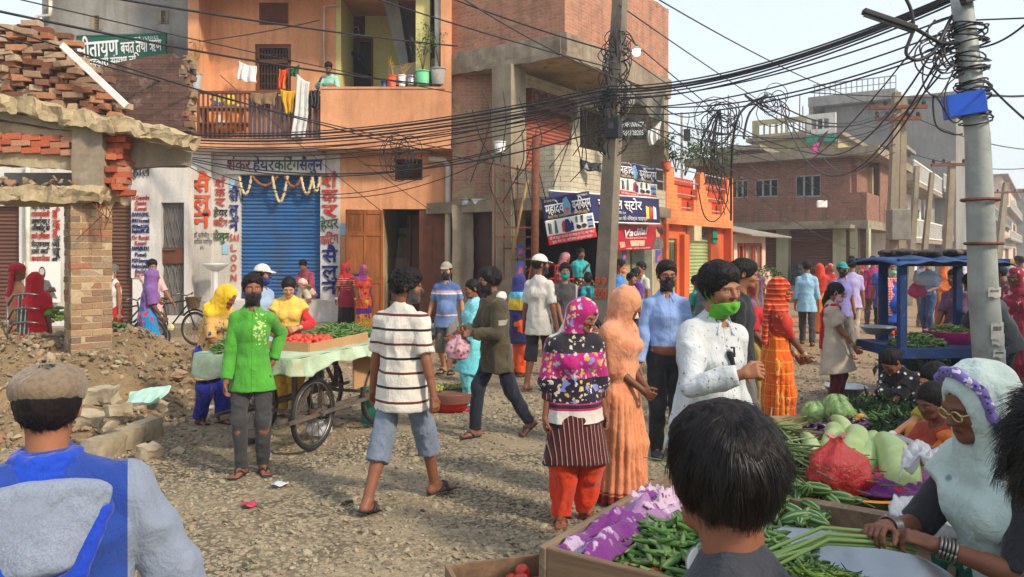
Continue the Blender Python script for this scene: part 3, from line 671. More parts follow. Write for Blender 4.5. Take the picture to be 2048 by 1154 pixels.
def person(label, X, Y, h=1.65, face=0, z0=0.0, skin=1, res='m', wear=(), hair='short', haircol=(.012,.010,.010), group=None, curl=(.35,.35), pn=(None,None), seed=None, beard=0, tika=False, feet=True, nose=True, lips=None, **pose):
 sd = seed if seed is not None else (X*3.1+Y*1.7) % 50
 j = skeleton(h, **pose); K = j.k; hb, hc, hh, hd = RES[res]
 root = thing('person', label, 'person', (X, Y, z0), rad(face), group); j.root = root; j.res = res
 Rz = rotm('z', face); j.world = lambda p: Vector(Rz@np.asarray(p, float)+V3(X, Y, z0))
 kinds = [w[0] for w in wear]
 b = Vol(); torso(b, j); limbs(b, j)
 if feet:
  for i in (0, 1): foot(b, j, i, toes=res in 'xn')
 hv = Vol(); headsdf(hv, j, face=True, ears=True)
 parts = [b.mesh(hb), hv.mesh(hh, lo=j.head-.30*K, hi=j.head+.35*K)]
 for i in (0, 1):
  q = Vol(); hand(q, j, i, curl[i], pn[i]); parts.append(q.mesh(hd))
 V, Q = join(parts); tone = SK[skin] if isinstance(skin, int) else skin
 body = mesh_obj('body', V, Q, skinmat(), root); skin_colors(body, j, V, tone, beard, tika, lips)
 T = lambda x, y, z: j.head+j.H@(V3(x, y, z)*max(K*1.05, .88)); Kh = max(K*1.05, .88)
 def put(name, v, m, hs, amp=0.0, sx=14, sz=4, lbl=None, fine=.5):
  Vv, Qv = v.mesh(hs)
  if not len(Vv): return None
  if name in ('sari', 'skirt'):
   ctr = (j.ra+j.la)*.5; an = np.arctan2(Vv[:,1]-ctr[1], Vv[:,0]-ctr[0]); zz = np.clip(1-Vv[:,2]/max(j.P[2], .2), 0, 1)
   Vv = Vv+vnormals(Vv, Qv)*((np.abs(np.sin(an*11+1.6*vnoise(Vv*np.array([3,3,1.2])+sd)+sd))-.5)*.030*zz**.6*K)[:, None]
  Vv = folds(Vv, Qv, amp, sx, sz, sd, fine); o = mesh_obj(name, Vv, Qv, m, root)
  if lbl: o['label'] = lbl
  return o
 if any(w[0] == 'hoodscarf' or (w[0] == 'drape' and (len(w) < 3 or w[2].get('head', True))) for w in wear): hair = 'buzz'
 if hair and hair != 'none':
  v = Vol(); g = {'short': .012, 'thick': .016, 'curly': .016, 'bun': .011, 'long': .012, 'thin': .006, 'buzz': .005}.get(hair, .012)
  v.ell(T(0,.018,.034), np.array((.075,.094,.086))*Kh+g, j.H, .01)
  if hair in ('thick', 'curly', 'short'): v.ell(T(0,-.028,.078), np.array((.055,.05,.034))*Kh+g*.8, j.H, .03)
  if hair == 'bun' : v.ell(T(0,.125,-.005), np.array((.045,.035,.045))*Kh, j.H, .015); v.ell(T(0,.06,-.03), np.array((.066,.055,.06))*Kh, j.H, .02)
  v.ell(T(0,-.118,-.034), np.array((.082,.072,.094 if hair != 'thin' else .125))*Kh, j.H, .008, 's')
  v.cut(T(0,-.01,-.022 if hair not in ('bun','long') else -.04), j.H@V3(0,-.42,-.9))
  for s in (-1, 1): v.ell(T(s*.088,.006,-.004), np.array((.022,.024,.032))*Kh, j.H, .004, 's')
  if hair == 'long':
   b0 = T(0,.095,-.03); v.chain([b0, b0+j.up*-.12*K-j.f*.035, b0+j.up*-.30*K-j.f*.02, b0+j.up*-.42*K-j.f*.01], [.036,.034,.026,.012], .015)
  if any(q in kinds for q in ('cap', 'flatcap', 'turban', 'helmet')): v.cut(T(0,0,.052), j.H@V3(0,.1,1))
  put('hair', v, hairmat(haircol), hh if res != 'f' else .011, {'curly': .008, 'thick': .0055, 'short': .0045}.get(hair, .003), 55 if hair == 'curly' else 42, 30 if hair == 'curly' else 16, fine=.9)
 for w in wear:
  k, m, o = w[0], w[1], (w[2] if len(w) > 2 else {})
  v = Vol(); g = o.get('g', .014)*K; amp = o.get('amp', .012)
  if k in ('shirt', 'kurta', 'jacket', 'blouse', 'vest'):
   torso(v, j, g); hem = o.get('hem', {'kurta': .42, 'blouse': -.16}.get(k, .14))*K; fl = o.get('flare', {'kurta': .07}.get(k, .012))*K
   hp = (.158 if j.female else .150)*K*j.w
   if hem > 0:
    cen = (j.P+(j.rk+j.lk)*.5*0+V3(0,0,0)); dn = nrm(-j.up*.5-V3(0,0,1)*.5) if k != 'kurta' else nrm((j.rk+j.lk)*.5-j.P)
    if k == 'kurta' and 'down' in o: dn = nrm(np.asarray(o['down'], float))
    v.ecap(j.P+j.up*.06*K, cen+dn*hem, hp+g+.008, .110*K+g+j.belly*.02*K, max(hp+g, .187*K+g*.3)+fl, .128*K+g+fl*.8+j.belly*.01*K, j.pr, j.pf, .03, flat=True)
   else: v.cut(j.P+j.up*(-hem), -j.up)
   sl = o.get('sleeve', .62)
   if sl:
    for i in (0, 1): sleeve(v, j, i, sl, g*.9)
   nk = o.get('neck', .03)
   if k == 'vest': 
    for s in (-1, 1): v.ell(j.neck+j.f*.05*K, (.075*K,.07*K,.10*K), j.R, .01, 's'); v.ell((j.rs, j.ls)[s > 0]+j.r*s*.03, (.06*K,.09*K,.085*K), j.R, .01, 's')
   elif nk: v.ell(j.neck+j.up*.035*K+j.f*.035*K, (.056*K,.062*K,(.05+nk)*K), j.R, .008, 's')
   ob = put(k if k not in ('kurta',) else 'kurta', v, m, hc, amp, 11, 5)
   if o.get('collar'):
    c = Vol(); nb = j.neck-j.up*.012*K; c.ecap(nb-j.f*.004, nb+j.up*.034*K, .070*K, .066*K, .063*K, .060*K, j.r, j.f, .004, flat=True); c.ecap(nb, nb+j.up*.06*K, .054*K, .05*K, .052*K, .05*K, j.r, j.f, .002, 's')
    for s in (-1, 1): c.cap(nb+j.f*.064*K+j.r*s*.028*K+j.up*.014*K, nb+j.f*.088*K+j.r*s*.055*K-j.up*.045*K, .011, .006, .008)
    c.ell(nb+j.f*.085*K+j.up*.02*K, (.022*K,.05*K,.05*K), j.R, .006, 's')
    put('collar', c, o.get('collarmat', m), min(hc, .009), .001)
   if o.get('hood'):
    c = Vol(); nb = j.neck-j.f*.03*K; c.chain([nb+j.f*.10*K-j.r*.02*K-j.up*.05*K, nb-j.r*.095*K+j.up*.005*K, nb-j.f*.075*K+j.up*.0*K, nb+j.r*.095*K+j.up*.005*K, nb+j.f*.10*K+j.r*.02*K-j.up*.05*K], [.024,.034,.046,.034,.024], .02)
    put('hood', c, o['hood'], hc, .006, 20, 12)
  elif k in ('trousers', 'shorts', 'salwar', 'pyjama'):
   fr = o.get('len', {'shorts': .55}.get(k, .97)); lo = {'salwar': .045, 'pyjama': .026}.get(k, .012)*K if 'g' not in o else g
   hp = .143*K*j.w; v.ecap(j.P-V3(0,0,.03*K), j.P+j.up*.09*K, hp+.010, .106*K+.008, hp*.93+.008, .10*K+.006+j.belly*.02*K, j.pr, j.pf, .02)
   for i, (hpj, kn, an) in enumerate(((j.rhip, j.rk, j.ra), (j.lhip, j.lk, j.la))):
    kg = .060*K+lo
    v.cap(hpj, kn, .083*K+lo*.6, kg, .04*K, flat=False)
    if fr < 1 and k == 'shorts': 
     t = (fr-.5)*2; v.cap(kn+(hpj-kn)*.2, kn+(an-kn)*t, kg+.006, kg+.012, .02*K, flat=True)
    else: v.cap(kn, kn+(an-kn)*fr*1.02, kg, (.050 if k != 'salwar' else .046)*K+lo*(.5 if k == 'salwar' else .75), .03*K, flat=True)
   put('trousers' if k != 'shorts' else 'shorts', v, m, hc, amp*(1.7 if k == 'salwar' else 1), 13, 4 if k == 'salwar' else 9)
  elif k in ('skirt', 'sari'):
   hem = o.get('hemz', .04)*K; c = (j.ra+j.la)*.5; c = np.array((c[0]*.9+j.P[0]*.1, c[1]*.9+j.P[1]*.1, hem)); dx = abs(j.ra[0]-j.la[0])*.5; dy = abs(j.ra[1]-j.la[1])*.5
   top = j.P+j.up*.10*K; md = j.P*.45+c*.55+j.pf*.02
   v.ecap(top, j.P-V3(0,0,.08*K), .135*K*j.w+g, .10*K+g, .172*K*j.w+g, .128*K+g, j.pr, j.pf, .04)
   fx, fy = o.get('fl', (.20, .17)); v.ecap(j.P-V3(0,0,.08*K), c, .172*K*j.w+g, .128*K+g, max(fx*K, dx+.11), max(fy*K, dy+.13), j.pr, j.pf, .05, flat=True)
   for hpj, kn, an in ((j.rhip, j.rk, j.ra), (j.lhip, j.lk, j.la)): v.cap(hpj, kn, .10*K, .075*K, .06*K); v.cap(kn, np.array((an[0], an[1], max(hem, an[2]))), .075*K, .07*K, .06*K, flat=True)
   if o.get('knees'):
    for hpj, kn, an in ((j.rhip, j.rk, j.ra), (j.lhip, j.lk, j.la)): v.cap(hpj, kn, .10*K, .085*K, .05*K); v.cap(kn, kn+(an-kn)*.9, .085*K, .08*K, .05*K)
   if k == 'sari': torso(v, j, .018*K); v.cut(j.chest+j.f*.0+j.up*.02*K-j.r*.005*K, nrm(-j.r*.8+j.up*.6), lo=j.waist-.25*K, hi=j.neck+.4*K)
   if k == 'sari' and o.get('fall', 1):
    s0 = j.ls*.75+j.neck*.25+j.up*.03*K; v.ecap(s0-j.f*.075*K, j.P+j.r*.07*K-j.f*.15*K-V3(0,0,o.get('fall', 1)*.1*K), .085*K, .028*K, .11*K, .03*K, j.r, j.f, .03, flat=True); v.ecap(s0-j.f*.07*K, s0+j.f*.075*K-j.up*.03*K, .07*K, .03*K, .07*K, .03*K, j.r, j.up, .02)
   put('sari' if k == 'sari' else 'skirt', v, m, hc, amp*.8, 16, 1.3)
  elif k == 'drape':
   hd_ = o.get('head', True); dn = o.get('down', .25)*K; gg = o.get('g', .026)*K
   if hd_:
    v.ell(T(0,.016,.03), np.array((.076,.098,.088))*Kh+.013+o.get('puff', 0), j.H, .02)
    v.cap(T(0,.03,.0), j.neck-j.f*.01, .10*Kh, .105*K, .05*K); v.cap(T(0,.01,-.03), j.neck, .086*Kh, .10*K, .04*K)
   torso(v, j, gg, .05); v.cut(j.P+V3(0,0,.9*K*0)-V3(0,0,dn-.2*K) if dn > .2*K else j.P+j.up*(.2*K-dn), -j.up*.5-V3(0,0,.5))
   if dn > .2*K: v.ecap(j.P+j.up*.05*K, j.P-V3(0,0,dn-.2*K), .165*K+gg, .12*K+gg, .175*K+gg+.02, .13*K+gg+.02, j.pr, j.pf, .04, flat=True)
   for i in o.get('arms', (0, 1)): sleeve(v, j, i, o.get('armlen', .8), gg*1.3, .06)
   if hd_: 
    v.ell(T(o.get('ox', 0),-.125,-.012+o.get('oz', 0)), np.array((o.get('ow', .060),.085,o.get('oh', .088)))*Kh, j.H, .012, 's')
   put('dupatta' if not o.get('sari') else 'pallu', v, m, hc, amp, o.get('sx', 17), o.get('sz', 2.2))
  elif k == 'scarf':
   nb = j.neck-j.up*.01*K; v.chain([nb+j.f*.085*K-j.up*.03*K, nb-j.r*.085*K+j.f*.02, nb-j.f*.07*K, nb+j.r*.085*K+j.f*.02, nb+j.f*.085*K-j.up*.03*K], [.032*K]*5, .02)
   ln = o.get('len', .3)*K
   for s in o.get('sides', (-1, 1)):
    d = j.f if not o.get('back') else -j.f
    a = nb+j.r*s*.085*K+d*.05*K; v.ecap(a, a-j.up*.12*K+d*.055*K, .045*K, .02, .055*K, .018, j.r, j.f, .02); v.ecap(a-j.up*.12*K+d*.055*K, a-j.up*ln+d*.07*K-V3(0,0,.02), .055*K, .018, .06*K, .016, j.r, j.f, .02, flat=True)
   put('scarf', v, m, hc, amp, 20, 4)
  elif k == 'hoodscarf':
   v.ell(T(0,.016,.03), np.array((.076,.098,.088))*Kh+.013, j.H, .02); v.cap(T(0,.04,.0), j.neck-j.f*.05*K-j.up*.04*K, .095*Kh, .11*K, .05*K); v.cap(T(0,.01,-.04), j.neck-j.up*.03*K, .082*Kh, .095*K, .04*K)
   v.cap(j.rs+j.up*.03*K, j.ls+j.up*.03*K, .062*K, None, .05*K)
   if o.get('back'): v.ecap(j.neck-j.f*.10*K, j.neck-j.f*.15*K-V3(0,0,o['back']*K), .16*K, .03, .17*K, .03, j.r, j.f, .04, flat=True)
   v.ell(T(o.get('ox', 0),-.125,-.012), np.array((o.get('ow', .060),.085,o.get('oh', .088)))*Kh, j.H, .012, 's'); put('dupatta', v, m, hc, amp*1.2, 14, 4)
  elif k == 'mask':
   low = o.get('low', 0); hv2 = Vol(); headsdf(v, j, 1.04, g=.006+.006*low, face=False, ears=False); v.cap(T(0,-.092,.0-.05*low), T(0,-.112,-.022-.045*low), .010, .015, .018)
   v.cut(T(0,-.1,-.006-.045*low), j.H@V3(0,.18 if not low else .32,1)); v.cut(T(0,-.018+.0*low,0), j.H@V3(0,1,.1)); v.cut(T(0,0,-.150-.012*low), j.H@V3(0,-.35,-1))
   if res in 'xn':
    for s in (-1, 1): v.chain([T(s*.060,-.028,-.030-.04*low), T(s*.077,-.01,.005), T(s*.083,.018,.026)], [.0032,.003,.003], .002); v.chain([T(s*.055,-.022,-.075), T(s*.076,.01,-.04), T(s*.082,.022,-.02)], [.0032,.003,.003], .002)
   put('face_mask', v, m, hh, .0015, 30, 30)
  elif k in ('cap', 'flatcap'):
   if k == 'cap':
    v.ell(T(0,.014,.042), np.array((.076,.097,.088))*Kh+.012, j.H, .01); v.cut(T(0,0,.045), j.H@V3(0,.12,-1)); b0 = j.H@V3(0,-1,-.22); v.ecap(T(0,-.07,.052), T(0,-.155,.030), .078*Kh, .006, .055*Kh, .006, j.H@V3(1,0,0), nrm(j.H@V3(0,-.25,1)), .012); v.ell(T(0,.014,.136), (.009,.009,.006), j.H, .004)
   else:
    v.ell(T(0,.008,.055), np.array((.092,.118,.060))*Kh+.006, j.H, .02); v.ell(T(0,-.03,.075), np.array((.080,.09,.045))*Kh, j.H, .03); v.cut(T(0,0,.022), j.H@V3(0,.10,-1)); v.ecap(T(0,-.085,.040), T(0,-.145,.022), .072*Kh, .006, .045*Kh, .006, j.H@V3(1,0,0), nrm(j.H@V3(0,-.25,1)), .012)
   put('cap', v, m, hh, .003 if k == 'flatcap' else .001, 26, 26)
  elif k == 'turban':
   v.ell(T(0,.012,.05), np.array((.080,.102,.075))*Kh+.016, j.H, .015)
   for q in range(4): v.ell(T(0,.005+.004*q,.035+.022*q), np.array((.092-.006*q,.112-.006*q,.016))*Kh, j.H@rotm('y', (-1)**q*9), .008)
   v.cut(T(0,0,.018), j.H@V3(0,.15,-1))
   if o.get('tail'): v.ecap(T(0,.10,.03), j.neck-j.f*.12*K-V3(0,0,.15), .05, .02, .06, .02, j.r, j.f, .02)
   put('turban', v, m, hc*.8, .006, 26, 40)
  elif k == 'helmet':
   v.ell(T(0,.012,.03), np.array((.112,.130,.118))*Kh, j.H, .01); v.ell(T(0,-.125,-.02), np.array((.085,.075,.062))*Kh, j.H, .012, 's'); v.cut(T(0,0,-.075), j.H@V3(0,0,-1)); put('helmet', v, m, hh, 0)
  elif k in ('sandals', 'shoes'):
   for i in (0, 1):
    q = Vol(); an, D, U = ((j.ra, j.rd, j.ru), (j.la, j.ld, j.lu))[i]; sD = np.cross(D, U); b0 = an-U*.066*K
    if k == 'shoes': foot(q, j, i, .010, False); q.cut(an-U*.005*K, U)
    else:
     q.ecap(b0-D*.055*K, b0+D*.165*K, .040*K, .010, .048*K, .010, sD, U, .004)
     for s in (-1, 1): q.chain([b0+D*.03*K+sD*s*.046*K+U*.01, b0+D*.07*K+sD*s*.022*K+U*.048*K, b0+D*.115*K+U*.028*K], [.010,.011,.008], .006)
     if o.get('slide'): q.chain([b0+D*.09*K-sD*.05*K+U*.01, b0+D*.085*K-sD*.02*K+U*.052*K, b0+D*.085*K+sD*.02*K+U*.052*K, b0+D*.09*K+sD*.05*K+U*.01], [.014]*4, .01)
    put('sandal' if k != 'shoes' else 'shoe', q, m, hd*1.1)
  elif k == 'bangles':
   for i in o.get('arms', (0, 1)):
    e, wr = ((j.re, j.rw), (j.le, j.lw))[i]; f = nrm(e-wr); mb = MB(); x = nrm(np.cross(f, (0.3,.5,.8))); y = np.cross(f, x)
    for q in range(o.get('n', 4)):
     c = wr+f*(.012+.0095*q); mb.tube([c+(x*math.cos(a)+y*math.sin(a))*.034*K for a in np.linspace(0, 2*PI, 15)], .0042, 5)
    mb.build('bangle', m, root, True)
  elif k == 'glasses':
   mb = MB()
   for s in (-1, 1):
    cx = [T(s*.031+.023*math.cos(a), -.102, .002+.017*math.sin(a)) for a in np.linspace(0, 2*PI, 13)]; mb.tube(cx, .0026, 5); mb.tube([T(s*.053,-.1,.006), T(s*.078,-.05,.008), T(s*.082,.02,.006)], .0026, 5)
   mb.tube([T(-.009,-.106,.006), T(.009,-.106,.006)], .0026, 5); mb.build('glasses', m, root, True)
  elif k == 'belt':
   v.ecap(j.P+j.up*.065*K, j.P+j.up*.10*K, .148*K*j.w+.022, .104*K+.02, .146*K*j.w+.022, .102*K+.02, j.pr, j.pf, .002, flat=True); put('belt', v, m, hc)
 return j
def strands(j, n, L, mat, r=.0009, seed=1, up=.35, front=1.0, name='hair_strand_layer', seg=5, droop=.5, swirl=.6, off=.016, parent=None, back_only=False, lo=-.06):
 """fine locks rooted on the scalp, combed down and round from the crown: one mesh"""
 g = np.random.default_rng(seed); Kh = max(j.k*1.05, .88); U = g.normal(size=(n*3, 3)); U /= np.linalg.norm(U, axis=1)[:, None]
 ok = (U[:, 2] > lo/.09-.35*np.clip(U[:, 1], -.2, 1)) & ~((U[:, 1] < -.45) & (U[:, 2] < .62)); U = U[ok][:n]; n = len(U)
 rr = np.array((.075,.094,.086))+off*.7; p = U*rr+np.array((0,.018,.034)); crown = nrm(V3(.15,.45,.9)); N = U/rr; N /= np.linalg.norm(N, axis=1)[:, None]
 d = N*np.sum(N*crown, 1)[:, None]-crown; d /= np.maximum(np.linalg.norm(d, axis=1), .15)[:, None]; sw = np.cross(N, d)
 cl = fbm(p*45+seed, 2)[:, None]; cl2 = fbm(p*45+seed+50, 2)[:, None]; d = d+sw*(swirl*cl+g.normal(0, .12, (n, 1)))+N*(up+.35*cl2+g.normal(0, .10, (n, 1))); ln = L*g.uniform(.6, 1.2, (n, 1)); pts = [p]
 for s in range(seg):
  d = d+np.array((0,0,-1.0))*droop/seg-N*.25*s/seg; q = pts[-1]+d/np.linalg.norm(d, axis=1)[:, None]*ln/seg
  e = (q-np.array((0,.018,.034)))/(np.array((.075,.094,.086))+.006); le = np.linalg.norm(e, axis=1); m = le < 1; q[m] = np.array((0,.018,.034))+e[m]/le[m][:, None]*(np.array((.075,.094,.086))+.006); pts.append(q)
 P = np.stack(pts, 1); t = np.gradient(P, axis=1); t /= np.maximum(np.linalg.norm(t, axis=2), 1e-9)[..., None]; x = np.cross(t, N[:, None, :]); x /= np.maximum(np.linalg.norm(x, axis=2), 1e-6)[..., None]; y = np.cross(t, x)
 w = r*np.linspace(1, .25, seg+1)[None, :, None]; A = np.stack([P+x*w, P-x*w*.5+y*w*.8, P-x*w*.5-y*w*.8], 2)*Kh
 W = (A.reshape(-1, 3)@j.H.T)+j.head; k3 = 3; base = (np.arange(n)*(seg+1)*k3)[:, None, None]; a = (np.arange(seg)*k3)[None, :, None]+np.arange(3)[None, None, :]; b = (np.arange(seg)*k3)[None, :, None]+((np.arange(3)+1) % 3)[None, None, :]
 Q = np.stack([base+a, base+b, base+b+k3, base+a+k3], -1).reshape(-1, 4)
 o = mesh_obj(name, W, Q, M['strand'], parent or j.root); a = o.data.attributes.new('tint', 'FLOAT', 'POINT'); a.data.foreach_set('value', np.repeat(g.beta(1.2, 2.2, n), (seg+1)*3).astype(np.float32)); return o
# ---------------- ground ----------------
def mound(X, Y):
 sm = lambda t: np.clip(t, 0, 1)**2*(3-2*np.clip(t, 0, 1))
 n = fbm(np.stack([X*1.3, Y*1.3, X*0], -1), 4)
 return .78*sm((-3.55-X)/1.75)*sm((Y-7.15-.25*n)/1.9)*(1-sm((Y-10.4)/2.2))*(1+.22*n)
def ground_h(X, Y):
 n = fbm(np.stack([X*.45, Y*.45, X*0+3], -1), 3); n2 = fbm(np.stack([X*3.1, Y*3.1, X*0+7], -1), 3)
 return n*.022+n2*.007-.02
def build_ground():
 m = Mt('stony_dirt', .95, .12); o = m.obj(); s = m.sep(o)
 big = m.noise(o, .55, 5, .6, .4); mid = m.noise(o, 2.6, 6, .65); fine = m.noise(o, 38, 5, .7)
 dirt = m.mix(m.ramp(mid, .35, .7), lin(156,142,116), lin(178,162,134)); dirt = m.mix(m.math('MULTIPLY', m.ramp(fine, .4, .62), .5), dirt, lin(110,90,66))
 v = m.n('ShaderNodeTexVoronoi', {'Vector': m.mp(o, (1,1,1)), 'Scale': 24.0}); r = m.sep(v.outputs[1])
 stone = m.mix(r[0], lin(132,122,104), lin(174,162,138)); edge = m.ramp(v.outputs[0], .25, .55, (1,1,1), (.3,.3,.3)); stone = m.mix(1.0, stone, edge, 'MULTIPLY')
 f = m.math('MULTIPLY', m.ramp(big, .40, .60), m.math('GREATER_THAN', r[1], .25)); far = m.ramp(m.math('DIVIDE', s[1], 40.0), .26, .34)
 red = m.ramp(m.math('DIVIDE', s[1], 40.0), .24, .33); dirt = m.mix(m.math('MULTIPLY', red, .55), dirt, lin(164,130,96))
 col = m.mix(m.math('MULTIPLY', f, m.math('SUBTRACT', 1.0, m.math('MULTIPLY', far, .8))), dirt, stone)
 m.color(col); m.bump(m.math('ADD', m.math('MULTIPLY', v.outputs[0], m.math('MULTIPLY', f, -1.0)), m.math('ADD', fine, mid)), .6, .03)
 xs = np.concatenate([[-600,-200,-80,-40,-22], np.arange(-14, 14.01, .09), [22,40,80,200,600]]); ys = np.concatenate([[-60,-10,0], np.arange(1.5, 20.01, .09), [22,24,27,32,40,60,100,200,700]])
 X, Y = np.meshgrid(xs, ys, indexing='ij'); Z = ground_h(X, Y)*np.clip((26-np.hypot(X, Y-8))/6, 0, 1); nx, ny = X.shape
 V = np.stack([X, Y, Z], -1).reshape(-1, 3); i = np.arange(nx*ny).reshape(nx, ny); Q = np.stack([i[:-1,:-1], i[1:,:-1], i[1:,1:], i[:-1,1:]], -1).reshape(-1, 4)
 tag(mesh_obj('ground', V, Q, m), None, None, kind='structure')
 P = np.stack([RNG.uniform(-6.5, 7.5, 90000), 2.4+14*RNG.beta(1.05, 2.3, 90000)], 1)
 w = fbm(np.stack([P[:,0]*.55, P[:,1]*.55, P[:,0]*0], -1), 3); keep = (RNG.uniform(0, 1, len(P)) < np.clip(.60+.8*w, .12, .97)) & (np.abs(P[:,0]) < P[:,1]*.72+.3); P = P[keep][:52000]
 z = ground_h(P[:,0], P[:,1]); sz = RNG.gamma(2.6, .0041, len(P)).clip(.004, .030)*np.clip(.75+P[:,1]*.045, .8, 1.35)
 tag(scatter('gravel', np.column_stack([P, z+sz*.2]), sz, M['gravel'], .55), 'crushed grey and tan road gravel spread over the dirt', 'gravel', kind='stuff')
 xs = np.arange(-9.5, -3.0, .055); ys = np.arange(6.6, 13, .055); X, Y = np.meshgrid(xs, ys, indexing='ij'); H = mound(X, Y); Z = ground_h(X, Y)+H-.03+H.clip(0,.3)*.16*fbm(np.stack([X*5, Y*5, X*0], -1), 4)
 V = np.stack([X, Y, Z], -1).reshape(-1, 3); nx, ny = X.shape; i = np.arange(nx*ny).reshape(nx, ny); Q = np.stack([i[:-1,:-1], i[1:,:-1], i[1:,1:], i[:-1,1:]], -1).reshape(-1, 4)
 e = Mt('mound_earth', .95, .1); o = e.obj(); n1 = e.noise(o, 2.0, 7, .7); n2 = e.noise(o, 17, 5, .7)
 e.color(e.mix(e.math('MULTIPLY', n2, .7), e.mix(e.ramp(n1, .38, .62), lin(166,140,102), lin(130,112,86)), lin(100,86,66))); e.bump(e.math('ADD', n2, n1), .9, .04)
 tag(mesh_obj('rubble_mound', V, Q, e), 'earth mound of demolition debris below the ruined brick pillar', 'rubble mound', kind='stuff')
 n = 9000; P = np.stack([RNG.uniform(-8.5, -2.5, n), RNG.uniform(6.7, 11, n)], 1); hm = mound(P[:,0], P[:,1]); k = (hm > .015) | (RNG.uniform(0, 1, n) < .22*np.clip((-2.2-P[:,0])/1.5, 0, 1)); P = P[k]; hm = hm[k]
 sz = RNG.gamma(1.15, .014, len(P)).clip(.006, .085); z = ground_h(P[:,0], P[:,1])+hm
 tag(scatter('rubble_lumps', np.column_stack([P, z]), sz, M['rubble'], .7), 'lumps of earth, stone and brick over the debris mound', 'rubble', kind='stuff')
build_ground()
BX = np.array([(x,y,z) for z in (-.5,.5) for x,y in ((-.5,-.5),(.5,-.5),(.5,.5),(-.5,.5))]); BQ = np.array([(3,2,1,0),(4,5,6,7),(0,1,5,4),(1,2,6,5),(2,3,7,6),(3,0,4,7)])
def bricks(name, items, mat, parent=None, jit=.035, size=(.228,.110,.074)):
 """items: (x, y, z, yaw, tilt[, length factor]); every brick a worn box, one mesh"""
 n = len(items); A = np.array([tuple(i)+(1.0,)*(6-len(i)) for i in items], float)
 g = MB()
 Bv = BX[None]*np.array(size)*np.stack([A[:,5], np.ones(n), np.ones(n)], 1)[:, None, :]; Bv = Bv*(1+RNG.uniform(-jit, jit, (n, 8, 3)))
 cy, sy, ct, st = np.cos(A[:,3]), np.sin(A[:,3]), np.cos(A[:,4]), np.sin(A[:,4]); R = np.zeros((n, 3, 3))
 R[:,0,0] = cy*ct; R[:,0,1] = -sy; R[:,0,2] = cy*st; R[:,1,0] = sy*ct; R[:,1,1] = cy; R[:,1,2] = sy*st; R[:,2,0] = -st; R[:,2,2] = ct
 W = np.einsum('nij,nvj->nvi', R, Bv)+A[:, None, :3]; Q = (BQ[None]+(np.arange(n)*8)[:, None, None]).reshape(-1, 4)
 o = mesh_obj(name, W.reshape(-1, 3), Q, mat, parent, smooth=False); a = o.data.attributes.new('tint', 'FLOAT', 'POINT'); a.data.foreach_set('value', np.repeat(RNG.uniform(0, 1, n), 8).astype(np.float32))
 m = o.modifiers.new('bevel', 'BEVEL'); m.width = .005; m.segments = 1; m.limit_method = 'ANGLE'
 return o
def rough(name, boxes, mat, parent=None, h=.06, amp=.03, f=9.0, sm=False):
 """broken concrete: finely divided boxes (or sheared slabs: 8 corners) pushed about by noise"""
 Vs, Qs, n0 = [], [], 0
 for b in boxes:
  if len(b) == 6: x0,x1,y0,y1,z0,z1 = b; C = np.array([(x,y,z) for z in (z0,z1) for y in (y0,y1) for x in (x0,x1)], float)
  else: C = np.array(b, float)
  C = C.reshape(2, 2, 2, 3)
  for ax in range(3):
   for e in (0, 1):
    c = np.take(C, e, axis=ax); L0 = np.linalg.norm(c[0,1]-c[0,0]); L1 = np.linalg.norm(c[1,0]-c[0,0]); a, d = max(int(L0/h), 1), max(int(L1/h), 1)
    u = np.linspace(0, 1, a+1)[None, :, None]; v = np.linspace(0, 1, d+1)[:, None, None]
    g = (c[0,0]*(1-u)+c[0,1]*u)*(1-v)+(c[1,0]*(1-u)+c[1,1]*u)*v; i = np.arange((a+1)*(d+1)).reshape(d+1, a+1)
    q = np.stack([i[:-1,:-1], i[:-1,1:], i[1:,1:], i[1:,:-1]], -1).reshape(-1, 4)
    if (e == 0) == (ax != 1): q = q[:, ::-1]
    Vs.append(g.reshape(-1, 3)); Qs.append(q+n0); n0 += g.shape[0]*g.shape[1]
 V = np.concatenate(Vs); Q = np.concatenate(Qs); p = V*f+5; V = V+np.stack([fbm(p, 3), fbm(p+40, 3), fbm(p+80, 3)], -1)*amp
 o = mesh_obj(name, V, Q, mat, parent, smooth=sm); box_uv(o.data); return o
def wall(mb, x0, x1, z0, z1, y0, y1, holes=()):
 xs = sorted({x0, x1}|{v for h in holes for v in h[:2] if x0 < v < x1}); zs = sorted({z0, z1}|{v for h in holes for v in h[2:4] if z0 < v < z1})
 for i in range(len(xs)-1):
  run = None
  for k in range(len(zs)-1):
   cx, cz = (xs[i]+xs[i+1])/2, (zs[k]+zs[k+1])/2
   if any(h[0] < cx < h[1] and h[2] < cz < h[3] for h in holes):
    if run is not None: mb.box(xs[i], xs[i+1], y0, y1, run, zs[k]); run = None
   elif run is None: run = zs[k]
  if run is not None: mb.box(xs[i], xs[i+1], y0, y1, run, zs[-1])
 return mb
def shutter(name, x0, x1, z0, z1, y, mat, parent, pitch=.085):
 n = max(int((z1-z0)/pitch), 2)*6; mb = MB()
 prof = [(z0+(z1-z0)*k/n, y+.016*math.cos(2*PI*k/6)) for k in range(n+1)]
 mb.add([(x, yy, z) for z, yy in prof for x in (x0, x1)], [(2*k, 2*k+1, 2*k+3, 2*k+2) for k in range(n)]); mb.box(x0, x1, y-.02, y+.02, z0-.004, z0+.10)
 return mb.build(name, mat, parent, True)
